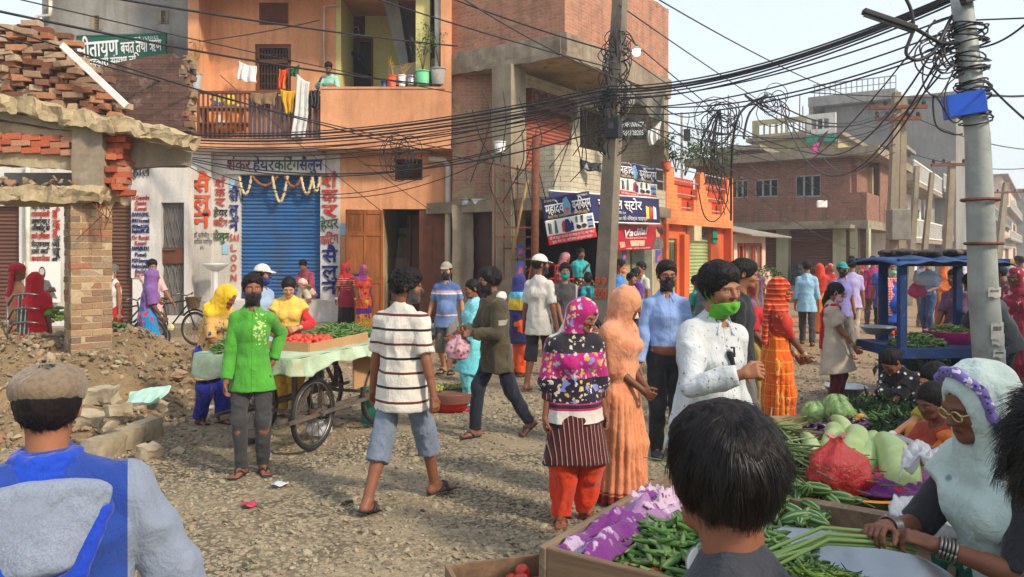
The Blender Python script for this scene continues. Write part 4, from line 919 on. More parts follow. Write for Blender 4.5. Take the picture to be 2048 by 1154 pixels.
def grille(name, x0, x1, z0, z1, y, mat, parent, nv=8, nh=3, r=.012, frame=.05, framemat=None):
 f = MB()
 for a in ((x0, x0+frame, z0, z1), (x1-frame, x1, z0, z1), (x0+frame, x1-frame, z0, z0+frame), (x0+frame, x1-frame, z1-frame, z1)): f.box(a[0], a[1], y-.04, y+.04, a[2], a[3])
 fo = f.build(name, framemat or mat, parent); b = MB()
 for k in range(1, nv): x = x0+(x1-x0)*k/nv; b.box(x-r, x+r, y-r, y+r, z0+frame*.9, z1-frame*.9)
 for k in range(1, nh): z = z0+(z1-z0)*k/nh; b.box(x0+frame*.9, x1-frame*.9, y-r-.006, y+r-.006, z-r, z+r)
 b.build('bars', mat, fo); return fo
def slats(name, x0, x1, z0, z1, y, mat, parent, n=6):
 b = MB(); e = .045
 for a in ((x0, x0+e, z0, z1), (x1-e, x1, z0, z1), (x0+e, x1-e, z0, z0+e), (x0+e, x1-e, z1-e, z1)): b.box(a[0], a[1], y-.04, y+.05, a[2], a[3])
 fo = b.build(name, mat, parent); s = MB()
 for k in range(n): z = z0+e+(z1-z0-2*e)*(k+.5)/n; s.bar((x0+e, y, z), (x1-e, y, z), .10, .02, (0, .8, .6))
 s.build('louvre', mat, fo); return fo
# ---------------- saloon building: facade plane 18 m away ----------------
FA = Fr((0, 18, 0), 0)
def R(px0, px1, py0, py1, yl=0.0, fr=None):
 fr = fr or FA; xa, xb = fr.x(px0, yl), fr.x(px1, yl); pm = (px0+px1)/2
 return xa, xb, fr.z(pm, py1, yl), fr.z(pm, py0, yl)
def cable_tube(pts, r=.01, name='cable', mat=None, label=None, group=None, n=5):
 return tag(MB().tube(pts, r, n).build(name, mat or M['cable'], None, True), label, 'cable', group)
def build_saloon():
 t = thing('saloon_building', 'orange plastered two storey house with blue shuttered saloon and railed balcony', 'building', (0, 18, 0))
 XL, XR = FA.x(376), FA.x(906); fl = -.6
 w = MB(); d = R(765, 889, 418, 660); v1 = R(790, 845, 318, 360)
 wall(w, FA.x(680), XR, -.1, 4.25, 0, .25, [(d[0], d[1], -1, d[3]), v1])
 w.box(XL, XL+.25, .0, 6, 4.25, 11); w.box(XR-.25, XR, .25, 6, -.1, 11); w.box(XL, XL+.25, .25, 6, -.1, 4.25)
 vb = R(518, 577, 5, 50, .7); wb = R(510, 582, 88, 186, .7); xc = FA.x(672, .7)
 wall(w, XL+.25, xc, 4.5, 8.0, .7, .95, [vb, wb]); w.box(XL, XR, .0, .3, 8.3, 11)
 w.box(FA.x(886), XR, fl+.02, .3, 4.2, 8.0)
 w.build('wall', M['orange'], t)
 s = MB(); z0, z1 = FA.z(600, 297, fl), FA.z(600, 276, fl); s.box(XL, XR, fl, 5.5, z0, z1); s.build('balcony_slab', M['orange'], t); MB().box(XL, XR, fl-.1, 6, 8.0, 8.3).build('ceiling_slab', M['orange'], t)
 u = MB(); u.box(XL+.02, FA.x(645), -.55, -.02, z0-.02, z0-.004); u.build('slab_soffit', M['white'], t)
 p = MB(); pa = R(641, 888, 178, 276, fl); p.box(pa[0], pa[1], fl, fl+.13, z1, pa[3]); p.box(pa[0]-.01, pa[1]+.02, fl-.02, fl+.16, pa[3], pa[3]+.05); p.build('parapet', M['orange'], t); MB().box(XL, FA.x(392, fl), fl, fl+.13, z1, pa[3]-.05).build('railing_pier', M['orange'], t)
 rz = FA.z(500, 184, fl); b = MB(); x0, x1 = FA.x(391, fl), pa[0]
 for k in range(27): x = x0+(x1-x0)*(k+.5)/27; b.box(x-.018, x+.018, fl+.03, fl+.066, z1, rz-.03)
 b.box(x0, x1, fl+.01, fl+.085, rz-.03, rz+.03); b.build('railing', M['brown'], t)
 q = MB(); xb0, xb1 = FA.x(493, fl), pa[0]-.02
 for k in range(9): xa = xb0+(xb1-xb0)*k/9; q.box(xa+.01, xa+(xb1-xb0)/9-.01, fl+.14, fl+.16, z1+.02, rz-.06)
 q.build('board_screen', plain('grey_painted_board', lin(168,160,164), .7, .15, 4, dirt=lin(120,110,110)), t)
 r = MB(); xr = FA.x(842, .7); r.box(xc, xc+.12, .7, 2.2, 4.5, 8.0); dr = R(692, 742, 80, 185, 2.2); vr = R(688, 730, 8, 70, 2.2); wall(r, xc, XR-.3, 4.5, 8.0, 2.2, 2.4, [dr, vr]); r.build('room_wall', M['yellowgreen'], t); MB().box(FA.x(832,-.2), FA.x(860,-.2), -.25, .0, 4.5, 8.0).build('column', M['yellowgreen'], t)
 st = MB(); st.prism([(FA.x(770,1.2), 8.0), (FA.x(832,1.2), 4.9), (FA.x(832,1.2), 5.5), (FA.x(800,1.2), 8.0)], .9, 1.9); st.box(FA.x(800,1.2), FA.x(850,1.2), 1.9, 2.0, 5, 8.0); st.build('stair_soffit', M['grey'], t)
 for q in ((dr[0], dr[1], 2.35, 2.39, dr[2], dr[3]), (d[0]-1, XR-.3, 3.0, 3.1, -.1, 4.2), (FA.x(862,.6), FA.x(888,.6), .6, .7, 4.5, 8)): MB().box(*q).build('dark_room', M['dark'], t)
 dfm = MB(); 
 for a in ((dr[0]-.06, dr[0]), (dr[1], dr[1]+.06)): dfm.box(a[0], a[1], 2.16, 2.25, dr[2], dr[3]); 
 dfm.box(dr[0]-.06, dr[1]+.06, 2.16, 2.25, dr[3], dr[3]+.07); dfm.build('door_frame', M['brown'], t)
 slats('vent', *vr, 2.25, M['darkbrown'], t, 7); slats('vent', *vb, .75, M['brown'], t, 6)
 wf = grille('window', *wb, .78, M['darkbrown'], t, 12, 5, .014, .09, M['brown']); MB().box(wb[0], wb[1], .9, .93, wb[2], wb[3]).build('pane', M['dark'], wf); MB().box(wb[0], wb[1], .74, .82, wb[2]+(wb[3]-wb[2])*.62, wb[2]+(wb[3]-wb[2])*.70).build('transom', M['brown'], wf)
 f = MB(); sh = R(480, 641, 350, 598); xw = FA.x(681); zs = FA.z(500, 598)
 wall(f, XL, xw-.005, zs-.02, z0-.02, -.02, .25, [sh]); f.box(XL-.02, FA.x(427), -.16, -.02, 0.3, z0-.02); f.box(XL-.02, xw+.02, -.34, .2, .22, zs-.02); f.build('saloon_front', M['white'], t)
 g = MB(); g.box(XL-.1, xw+.1, -.75, -.34, -.1, .24); g.box(xw+.1, XR, -.4, 0, -.1, .18); g.box(d[0], d[1], -.3, .3, -.1, .12); g.build('plinth', M['concrete'], t)
 shutter('shutter', sh[0], sh[1], sh[2], sh[3], .1, M['blueshut'], t)
 sb = R(449, 652, 312, 349); MB().box(sb[0], sb[1], -.10, -.045, sb[2], sb[3]).build('signboard', M['white'], t)
 def row(s, px, py, hpx, mat, wpx, yl=-.105, **kw): text(s, hpx*18/F, M[mat], t, FA.x(px, yl), yl-.0, FA.z(px, py, yl), width=wpx*18/F, **kw)
 row('शंकर', 478, 340, 31, 'ink_maroon', 47, bold=.03); row('हेयर', 527, 340, 31, 'ink_blue', 42, bold=.03); row('किटंग', 574, 340, 31, 'ink_green', 50, bold=.03); row('सैलुन', 622, 340, 31, 'ink_blue', 46, bold=.03)
 for i, c in enumerate(('सै', 'लु', 'न')): row(c, 404, 383+36*i, 44, 'ink_orange', 34, -.167, bold=.045)
 for i, c in enumerate(('शं', 'क', 'र')): row(c, 441, 374+19*i, 24, 'ink_red', 20, -.03, bold=.035); row(c, 660, 374+30*i, 38, 'ink_red', 30, -.03, bold=.05)
 row('हेयर', 442, 432, 20, 'ink_black', 28, -.03); row('किटंग', 442, 452, 20, 'ink_red', 28, -.03); row('सैलुन', 443, 481, 24, 'ink_green', 32, -.03)
 row('हेयर', 660, 458, 30, 'ink_green', 36, -.03, rot=.12); row('किटंग', 660, 488, 28, 'ink_red', 36, -.03, rot=.12)
 for i, c in enumerate(('सै', 'लु', 'न')): row(c, 660, 524+32*i, 38, 'ink_blue', 30, -.03, bold=.05); row(c, 468, 402+30*i, 34, 'ink_blue', 18, -.03, bold=.05)
 for i, c in enumerate(('S', 'A', 'I', 'L', 'O', 'O', 'N')): 
  if i < 3: row(c, 463+7*i, 482, 20, 'ink_orange', 5 if i < 2 else 2, -.03)
  else: row(c, 468, 502+20*(i-3), 20, 'ink_orange', 11, -.03, bold=.03)
 row('यहाँ ब्लीचीङ् र', 404, 475, 13, 'ink_black', 40, -.167, bold=.01); row('फेशियल गरिन्छ', 404, 488, 13, 'ink_black', 42, -.167, bold=.01); row('हो।', 404, 499, 9, 'ink_black', 8, -.167, bold=.0)
 gb = plain('pale_blue_sticker', lin(150,190,214), .6, .15, 20)
 for a in ((678, 694, 446, 470, -.012), (446, 458, 488, 508, -.032), (460, 470, 357, 377, -.032)): x = R(a[0], a[1], a[2], a[3]); MB().box(x[0], x[1], a[4]-.004, a[4], x[2], x[3]).build('sticker', gb, t)
 slats('vent', v1[0], v1[1], v1[2], v1[3], .06, M['darkbrown'], t, 6)
 c = MB(); ca = R(650, 860, 291, 306, -.45); c.box(ca[0], ca[1], -.45, 0, ca[2]+.03, ca[3]-.01); c.build('canopy', M['beige'], t)
 e = MB(); n = 9; xs0, xs1 = d[0]+.05, d[1]-.45
 for k in range(n): z = .12+.26*k; e.box(xs0, xs0+.95-.055*k, .55+.22*k, 2.9, z, z+.26)
 e.build('staircase', M['beige'], t); MB().box(d[0]-.1, d[0]+.0, .3, 3, 0, 3.5).box(d[1]+.0, d[1]+.1, .3, 3, 0, 3.5).build('passage_wall', M['beige'], t)
 MB().prism([(d[0]+.75, .2), (d[1]-.02, .2), (d[1]-.02, 2.6)], .7, .9).build('stair_side', M['brown'], t)
 dd = R(838, 889, 419, 598); lf = MB(); lf.box(dd[0], dd[1], .04, .09, .15, d[3]); x2 = (dd[0]+dd[1])/2; lf.box(x2-.012, x2+.012, .025, .04, .2, d[3]); lf.box(dd[0], dd[1], .02, .04, 1.25, 1.4); lf.build('door_leaf', M['brown'], t)
 lo = MB(Matrix.Translation((d[0], .0, 0)) @ Matrix.Rotation(rad(24), 4, 'Z')); W = .86
 lo.box(-W, 0, -.05, 0, .15, d[3]-.03)
 for a in (-W, -W/2-.03, -.07): lo.box(a, a+.07, -.075, -.05, .15, d[3]-.03)
 for z in (.15, 1.1, 2.2, d[3]-.13): lo.box(-W+.07, -W/2-.03, -.07, -.05, z, z+.1); lo.box(-W/2+.04, -.07, -.07, -.05, z, z+.1)
 ld = lo.build('door_leaf', M['doorwood'], t, bevel=.006); MB(lo.M).box(-W+.02, -W/2, -.10, -.08, 1.32, 1.36).box(-W+.12, -W+.20, -.11, -.08, 1.2, 1.3).build('bolt', M['steel'], ld)
 MB().tube([(FA.x(878,-.3), -.3, 4.5), (FA.x(876,-.3), -.3, 8.0)], .085, 10).build('drain_pipe', M['pvc'], t, True)
 MB().tube([(FA.x(858), -.12, FA.z(870,318)), (FA.x(888), -.12, FA.z(880,320)), (FA.x(897), -.12, FA.z(897,332)), (FA.x(897), -.12, .2)], .07, 10).build('drain_pipe', M['pvc'], t, True)
 MB().tube([(FA.x(648,.6), .62, FA.z(648,125,.6)), (FA.x(648,.6), .62, FA.z(648,12,.6)), (FA.x(676,.6), .62, FA.z(676,10,.6))], .03, 6).build('wall_pipe', M['pvc'], t, True)
build_saloon()
# ---- things on and by the saloon ----
def hang(name, label, cat, pts, mat, thick=.012, nu=10, nv=14, yl=-.66, wav=.03, sag=.02, group=None, seed=0, droop=0.0):
 """cloth hung from its top edge: pts = photo corners (top-left, top-right, bottom-right, bottom-left)"""
 P = [at(px, py, 18+yl) for px, py in pts]; o = P[0].lerp(P[1], .5)
 def fn(u, v):
  a = P[0].lerp(P[1], u); b = P[3].lerp(P[2], u); p = a.lerp(b, v)-o
  r = math.sin(u*15+seed)*wav*(.3+v)+math.sin(u*37+seed*2+v*3)*wav*.35; z = -sag*math.sin(u*PI)*(1-v)*2+.02*math.sin(u*9+seed)*v-droop*v*math.sin(u*7+seed)
  return (p.x+.012*math.sin(v*7+seed), p.y-abs(.02*v)+r, p.z+z)
 ob = MB().sheet(fn, nu*2, nv).build(name, mat, None, True, solid=thick); ob.location = o; return tag(ob, label, cat, group)
hang('towel', 'white printed towel on the balcony clothes line, leftmost of the washing', 'towel', [(478,122),(513,132),(512,167),(475,160)], cloth((.74,.74,.72)), yl=.3)
hang('scarf', 'red and orange scarf hung on the clothes line before the window', 'scarf', [(558,138),(576,136),(570,180),(556,178)], cloth(lin(200,36,34), ('vstripe', lin(230,120,30), .12, .4)), yl=.2)
hang('cloth', 'small dark green cloth bunched on the clothes line', 'cloth', [(579,137),(598,128),(597,150),(580,153)], cloth(lin(16,92,50)), yl=.1, wav=.05)
hang('cloth', 'mustard yellow cloth draped over the balcony railing', 'cloth', [(560,178),(592,180),(584,226),(571,231)], cloth(lin(206,154,30)), seed=2)
hang('sheet', 'long white sheet hanging down over the balcony railing', 'sheet', [(596,148),(620,164),(612,276),(584,274)], cloth((.62,.60,.55)), seed=4, wav=.022, nv=24)
hang('trousers', 'khaki trousers folded over the balcony railing', 'trousers', [(500,184),(553,184),(548,212),(502,206)], cloth(lin(128,104,74)), seed=1, thick=.03)
hang('bag', 'crumpled black plastic bag tied to the end of the railing', 'bag', [(622,180),(640,174),(636,222),(624,212)], M['blacktarp'], seed=3, wav=.06, thick=.03)
hang('shirt', 'black shirt hung on the dark balcony door', 'shirt', [(698,100),(734,104),(742,140),(736,150)], cloth((.015,.015,.018)), yl=1.9, seed=5)
def umbrella(px, py0, py1, label, handle):
 t = thing('umbrella', label, 'umbrella', at(px, py1, 19.9)); z = at(px, py0, 19.9).z-at(px, py1, 19.9).z
 MB().tube([(0,0,0), (.0,0,z*.25), (0,0,z*.8), (0,0,z*.86)], [.012,.045,.03,.012], 8).build('canopy', handle, t, True); MB().tube([(0,0,z*.8), (0,0,z*.95), (-.03,0,z), (-.09,0,z), (-.11,0,z*.95)], .014, 6).build('handle', M['pvc'], t, True); MB().tube([(0,0,-.12), (0,0,.02)], .009, 5).build('tip', M['steel'], t)
umbrella(694, 32, 112, 'folded black umbrella hanging by its hook on the balcony wall', cloth((.02,.02,.022)))
umbrella(717, 54, 112, 'folded brown umbrella hanging beside the black one', cloth(lin(86,40,30)))
def pot(label, px, py0, py1, wpx, d, mat, name='bucket', cat='bucket', top=1.0, group=None, rim=True):
 b = at(px, py1, d); h = at(px, py0, d).z-b.z; r = wpx*d/F/2; t = thing(name, label, cat, b, 0, group)
 MB().lathe([(0,0), (r*.78*top,0), (r*.8*top,.01), (r,h), (r*.94,h), (r*.9,h*.93), (0,h*.9)], 18).build('body', mat, t, True)
 if rim: MB().lathe([(r,h-.02), (r*1.07,h-.02), (r*1.07,h+.005), (r*.94,h+.005)], 18).build('rim', mat, t, True)
 return t, b, h, r
LV = np.array([(0,0,0),(.35,.22,.05),(1,0,-.06),(.35,-.22,.05)]); LQ = np.array([(0,1,2,3)])
def plant(label, base, h, r, n, mat, name='potted_plant', cat='plant', lsz=.09, stems=5, dry=False, group=None, trunk=None):
 t = thing(name, label, cat, base, 0, group); s = MB(); tips = []
 for k in range(stems):
  a = random.uniform(0, 2*PI); q = random.uniform(.2, 1)*r; p = [(0,0,0), (q*.3*math.cos(a), q*.3*math.sin(a), h*.45), (q*math.cos(a), q*math.sin(a), h*random.uniform(.75, 1))]; s.tube(p, [.012,.009,.004], 5)
  if dry:
   for _ in range(4): b = Vector(p[1]).lerp(Vector(p[2]), random.random()); s.tube([b, b+Vector((random.uniform(-1,1)*.1, random.uniform(-1,1)*.1, random.uniform(.05,.22)))], [.006,.002], 4)
  tips += [Vector(p[1]).lerp(Vector(p[2]), u) for u in np.linspace(.1, 1.05, 8)]
 s.build('stem', M['straw'] if dry else wood('stem_bark', lin(110,90,60)), t)
 if n:
  P = np.array([tuple(random.choice(tips)+Vector((random.gauss(0,1), random.gauss(0,1), random.gauss(0,.7)))*r*.18) for _ in range(n)]); scatter('foliage', P, RNG.uniform(.6, 1.3, n)*lsz, mat, 1.0, LV, LQ, .1, t, rots=rotmats(n))
 return t
ins = [('small dark jar at the left end of the parapet row', 768, 163, 174, 12, 'ink_blue'), ('rusty paint tin with dry stalks on the parapet', 784, 152, 174, 19, 'ink_orange'), ('paint splashed white tin on the parapet', 804, 151, 173, 16, 'whiteplastic'), ('dented grey tin beside the green bucket', 822, 152, 172, 16, 'alu')]
for lb, px, a, b, w, mt in ins: pot(lb, px, a, b, w, 17.5, M[mt], 'tin', 'tin', group='tins on the balcony parapet')
plant('dry stalks standing in the rusty paint tin', at(786,156,17.5), .38, .16, 0, None, dry=True, stems=6); plant('short dry twigs in the white tin', at(806,154,17.5), .22, .12, 0, None, dry=True)
pot('light green plastic bucket holding a leafy plant on the parapet', 846, 143, 172, 30, 17.5, plain('green_bucket', lin(110,196,140), .4)); plant('leafy sapling growing from the green bucket', at(846,145,17.5), .95, .36, 110, M['leafgreen'], stems=6)
pot('round grey clay pot at the parapet end by the pipe', 877, 138, 171, 33, 17.5, plain('grey_clay', lin(150,146,140), .8, .2), 'clay_pot', 'pot'); plant('thin branching plant in the grey clay pot', at(880,140,17.5), 1.15, .42, 90, M['leafgreen'], stems=4)
pot('grey plastic drum in the left balcony corner', 392, 148, 187, 23, 17.9, plain('grey_plastic', lin(150,156,156), .5), 'drum', 'drum'); plant('dry branching plant in the grey drum', at(392,150,17.9), .75, .25, 0, None, dry=True, stems=8)
t = thing('table', 'cluttered grey table behind the balcony railing', 'table', at(450, 272, 18.2)); mb = MB(); mb.box(-.55,.6,-.25,.25,.62,.66); mb.box(-.55,.6,-.25,.25,.25,.28)
mb.build('tabletop', M['greypaint'], t)
for x, y in ((-.52,-.22),(.55,-.22),(-.52,.22),(.55,.22)): MB().box(x-.02,x+.02,y-.02,y+.02,0,.62).build('leg', M['greypaint'], t)
hang('bundle', 'blue and yellow printed cloth bundle on the balcony table', 'bundle', [(422,196),(466,190),(474,212),(420,215)], cloth(lin(214,190,60), ('flowers', lin(40,80,160), 9, .5, .5)), yl=.1, thick=.14, wav=.06)
hang('blanket', 'orange and white blanket folded under the balcony table', 'blanket', [(424,226),(486,222),(486,262),(426,262)], cloth(lin(210,130,70), ('flowers', (.7,.68,.64), 6, .55, .5)), yl=.15, thick=.2)
def garland(px0, px1, dip, label, mat):
 p0, p1 = at(px0, 352, 17.9), at(px1, 352, 17.9); pts = [p0.lerp(p1, u)-Vector((0, 0, dip*4*u*(1-u)))+Vector((0, random.uniform(-.02,.02), 0)) for u in np.linspace(0, 1, 26)]
 o = MB().tube(pts, [.026+.012*(k % 2) for k in range(26)], 7).build('garland', mat, None, True); tag(o, label, 'garland', 'garlands over the blue shutter')
cg = plain('dried_cream_flowers', lin(206,186,140), .9, .2, 30); og = plain('dried_marigold', lin(150,96,50), .9, .2, 30)
for a, b, dp, lb, mt in ((478,503,.42,'cream flower garland at the left end of the shutter top', cg), (505,555,.22,'brown marigold garland looping beside the left cream garland', og), (545,575,.60,'deep hanging cream garland at the middle of the shutter', cg), (570,604,.25,'brown marigold garland right of the middle one', og), (602,625,.42,'cream garland near the right end of the shutter', cg), (624,640,.36,'cream garland at the right edge of the shutter', cg)): garland(a, b, dp, lb, mt)
t = thing('wash_basin', 'white porcelain wash basin on a tall pedestal outside the saloon', 'wash basin', at(431, 640, 17.3))
s = 17.3/F; MB().lathe([(.07,0),(.11,.02),(.075,.12),(.06,.75),(.07,1.12)], 14).build('pedestal', M['whiteplastic'], t, True)
MB(Matrix.Translation((0,0,1.08)) @ Matrix.Diagonal((1,.75,1,1))).lathe([(.05,0),(.16,.05),(.28,.15),(.30,.19),(.27,.19),(.22,.12),(0,.07)], 22).build('bowl', M['whiteplastic'], t, True)
# ---------------- grey house with the green sign, and its shops ----------------
FK = Fr((0, 19.6, 0), 0)
def build_grey():
 t = thing('grey_house', 'weathered grey plastered house behind the ruined brick wall', 'building', (0, 19.6, 0)); k = lambda a, b, c, d, y=0: R(a, b, c, d, y, FK)
 w = MB(); x0, x1 = FK.x(84), FK.x(402); v1, v2 = k(184,203,31,60), k(319,336,21,48); wall(w, x0, x1, 3.8, 9.0, 0, .3, [v1, v2]); w.box(x0, x0+.3, 3.8, 9, .3, 5); w.box(x0-.6, x1, -.3, 5, 8.6, 8.9); w.build('wall', M['grey'], t)
 for v in (v1, v2):
  f = MB(); f.box(v[0]-.03, v[0]+.05, -.02, .1, v[2], v[3]); f.box(v[1]-.05, v[1]+.02, -.02, .1, v[2], v[3]); f.build('vent', M['concrete'], t)
  s = MB()
  for q in range(5): z = v[2]+(v[3]-v[2])*(q+.5)/5; s.bar((v[0], .08, z), (v[1], .08, z), .09, .025, (0,.7,.7))
  s.box(v[0], v[1], .2, .24, v[2], v[3]); s.build('louvre', M['concrete'], t)
 MB().tube([(FK.x(82), -.15, FK.z(82,80)), (FK.x(82), -.15, FK.z(82,36)), (FK.x(108), -.15, FK.z(108,34)), (FK.x(108), -.15, FK.z(108,5))], .05, 8).build('drain_pipe', M['pvc'], t, True)
 g = MB(); g.box(FK.x(-60), FK.x(380), -2.0, 0, 3.3, 3.8); g.build('canopy', M['concrete'], t)
 L = MB(); L.box(FK.x(-90), FK.x(84), .6, 4, 3.8, FK.z(40, 52)); L.build('annex', M['darkbrick'], t); MB().box(FK.x(-90), FK.x(92), .4, 4, FK.z(40,52), FK.z(40,40)).build('annex_roof', M['concrete'], t)
build_grey()
t = thing('sign', 'green hand-painted savings cooperative sign with white letters on the grey house', 'sign', at(243, 100, 19.3), rad(-6)); s = 19.3/F
MB().box(-93*s, 93*s, -.03, .03, -34*s, 30*s).build('panel', M['greensign'], t)
for a in ((-93,93,28,31),(-93,93,-36,-33),(-95,-92,-34,30),(92,95,-34,30)): MB().box(a[0]*s, a[1]*s, -.045, .03, a[2]*s, a[3]*s).build('frame', M['greensign'], t)
text('सीतायण', 46*s, M['ink_white'], t, -48*s, -.034, -12*s, width=88*s, bold=.03, rot=.05); text('बचत तथा ऋण', 34*s, M['ink_white'], t, 44*s, -.034, -6*s, width=86*s, rot=.05); text('द.नं. ८५९/०६६', 14*s, M['ink_white'], t, 55*s, -.034, 16*s, width=50*s, bold=.01, rot=.05); text('सहकारी संस्था लि.', 26*s, M['ink_white'], t, -15*s, -.034, -32*s, width=110*s, rot=.05)
FS = Fr((0, 17.3, 0), 0)
def build_shops():
 t = thing('shop_row', 'low row of whitewashed shops with brown roller shutters left of the saloon', 'building', (0, 17.3, 0)); k = lambda a, b, c, d, y=0: R(a, b, c, d, y, FS)
 w = MB(); a, b, c = k(-60,38,412,640), k(200,265,388,640), k(322,368,405,600); zt = FS.z(200, 330); wall(w, FS.x(-90), FS.x(377), -.1, zt, 0, .3, [(a[0],a[1],0,a[3]), (b[0],b[1],0,b[3]), (c[0],c[1],.4,c[3])]); w.box(FS.x(-90), FS.x(377), .3, 2.3, zt-.3, zt); w.build('wall', M['white'], t)
 for q in (a, b): shutter('shutter', q[0], q[1], .15, q[3], .12, M['brownshut'], t)
 g = MB(); g.box(c[0], c[1], .14, .18, .4, c[3]); go = g.build('gate', M['greypaint'], t); m = MB(); zc = (.4+c[3])/2
 for q in range(7): x = c[0]+(c[1]-c[0])*(q+.5)/7; m.tube([(x+.03*math.sin(z*9+q*PI), .11, z) for z in np.linspace(.45, c[3]-.05, 22)], .011, 5)
 m.build('scrollwork', M['greypaint'], go); MB().box(c[0]-.02, c[1]+.02, .06, .11, FS.z(340,527), FS.z(340,495)).build('lock_panel', M['brown'], go); MB().tube([(c[0]+.05,.03,FS.z(330,500)),(c[0]+.3,.03,FS.z(330,500))], .02, 6).build('bolt', M['steel'], go)
 s = MB(); s.box(FS.x(-90), FS.x(377), -.5, 0, -.1, .18); s.build('step', M['concrete'], t)
 sg = k(263, 301, 388, 556); MB().box(sg[0], sg[1], -.02, -.002, sg[2], sg[3]).build('painted_panel', M['white'], t)
 sc_ = 17.3/F
 def row(s, px, py, h, mat, w, yl=-.025, **kw): text(s, h*sc_, M[mat], t, FS.x(px, yl), yl, FS.z(px, py, yl), width=w*sc_, **kw)
 for s, py, mt in (('Dr.Gopendra',399,'ink_red'),('Chandra',410,'ink_red'),('Kamal',421,'ink_red'),('BAMS(IMS,',433,'ink_blue'),('BHU.Varanasi)',445,'ink_blue'),('MD/Ayu.RGUHS,',457,'ink_blue'),('Banglore,NMC-602',466,'ink_blue'),('Dr Ranjit',479,'ink_red'),('Kesari',490,'ink_red'),('BAMS(BUDU,',501,'ink_blue'),('Pune)',513,'ink_blue'),('PGD Emergen',525,'ink_blue'),('Medicine,Symbio',536,'ink_blue'),('(India)',546,'ink_blue'),('N.M',555,'ink_red')): row(s, 282, py, 12, mt, 34 if len(s) > 8 else 22, bold=.02)
 row('हॉल', 283, 352, 30, 'ink_black', 34)
 p1 = k(62, 103, 408, 530); MB().box(p1[0], p1[1], -.02, -.002, p1[2], p1[3]).build('painted_panel', M['white'], t)
 for s, py, mt in (('वैद्य फार्मेसी',418,'ink_black'),('पतञ्जली',433,'ink_red'),('उत्पादनहरू र',447,'ink_black'),('औषधिहरू को',461,'ink_black'),('साथै हिमालय',477,'ink_red'),('बैद्यनाथ',493,'ink_black'),('डाबर आदि',507,'ink_black'),('कम्पनीका',522,'ink_red')): row(s, 82, py, 14, mt, 36, bold=.025)
 for i, (c2, mt) in enumerate((('वि','ink_red'),('क','ink_red'),('ति','ink_red'),('ऑ','ink_black'),('ष','ink_black'),('धि','ink_black'))): row(c2, 113, 437+19*i, 26, mt, 15, -.012, bold=.04)
 MB().tube([(FS.x(60), -.08, .2), (FS.x(60), -.08, zt)], .05, 8).build('drain_pipe', M['pvc'], t, True)
 bl = k(228, 262, 322, 380, -.2); MB().box(bl[0], bl[1], -.24, -.2, bl[2], bl[3]).build('hanging_sheet', plain('faded_blue_sheet', lin(120,140,170), .8), t)
build_shops()
t = thing('poster', 'grey and white poster of a bearded man with a long rifle on the shop wall', 'poster', at(85, 563, 17.2)); s = 17.2/F
MB().box(-36*s, 36*s, -.012, 0, -42*s, 40*s).build('paper', M['whitevinyl'], t); gp_ = M['ink_grey']; mb = MB(); mb.prism([(8*s,-30*s),(30*s,-34*s),(14*s,2*s),(2*s,4*s),(-6*s,-20*s)], -.02, -.013); mb.build('printed_figure', gp_, t)
MB(Matrix.Translation((0,-.016,17*s))).prism([(10*s*math.cos(a)*.7, 13*s*math.sin(a)) for a in np.linspace(0, 2*PI, 16)[:-1]], -.004, .0).build('printed_beard', M['ink_black'], t); MB(Matrix.Translation((0,-.022,20*s))).prism([(5*s*math.cos(a), 7*s*math.sin(a)) for a in np.linspace(0, 2*PI, 14)[:-1]], -.002, .002).build('printed_face', plain('printed_face', lin(190,170,160)), t)
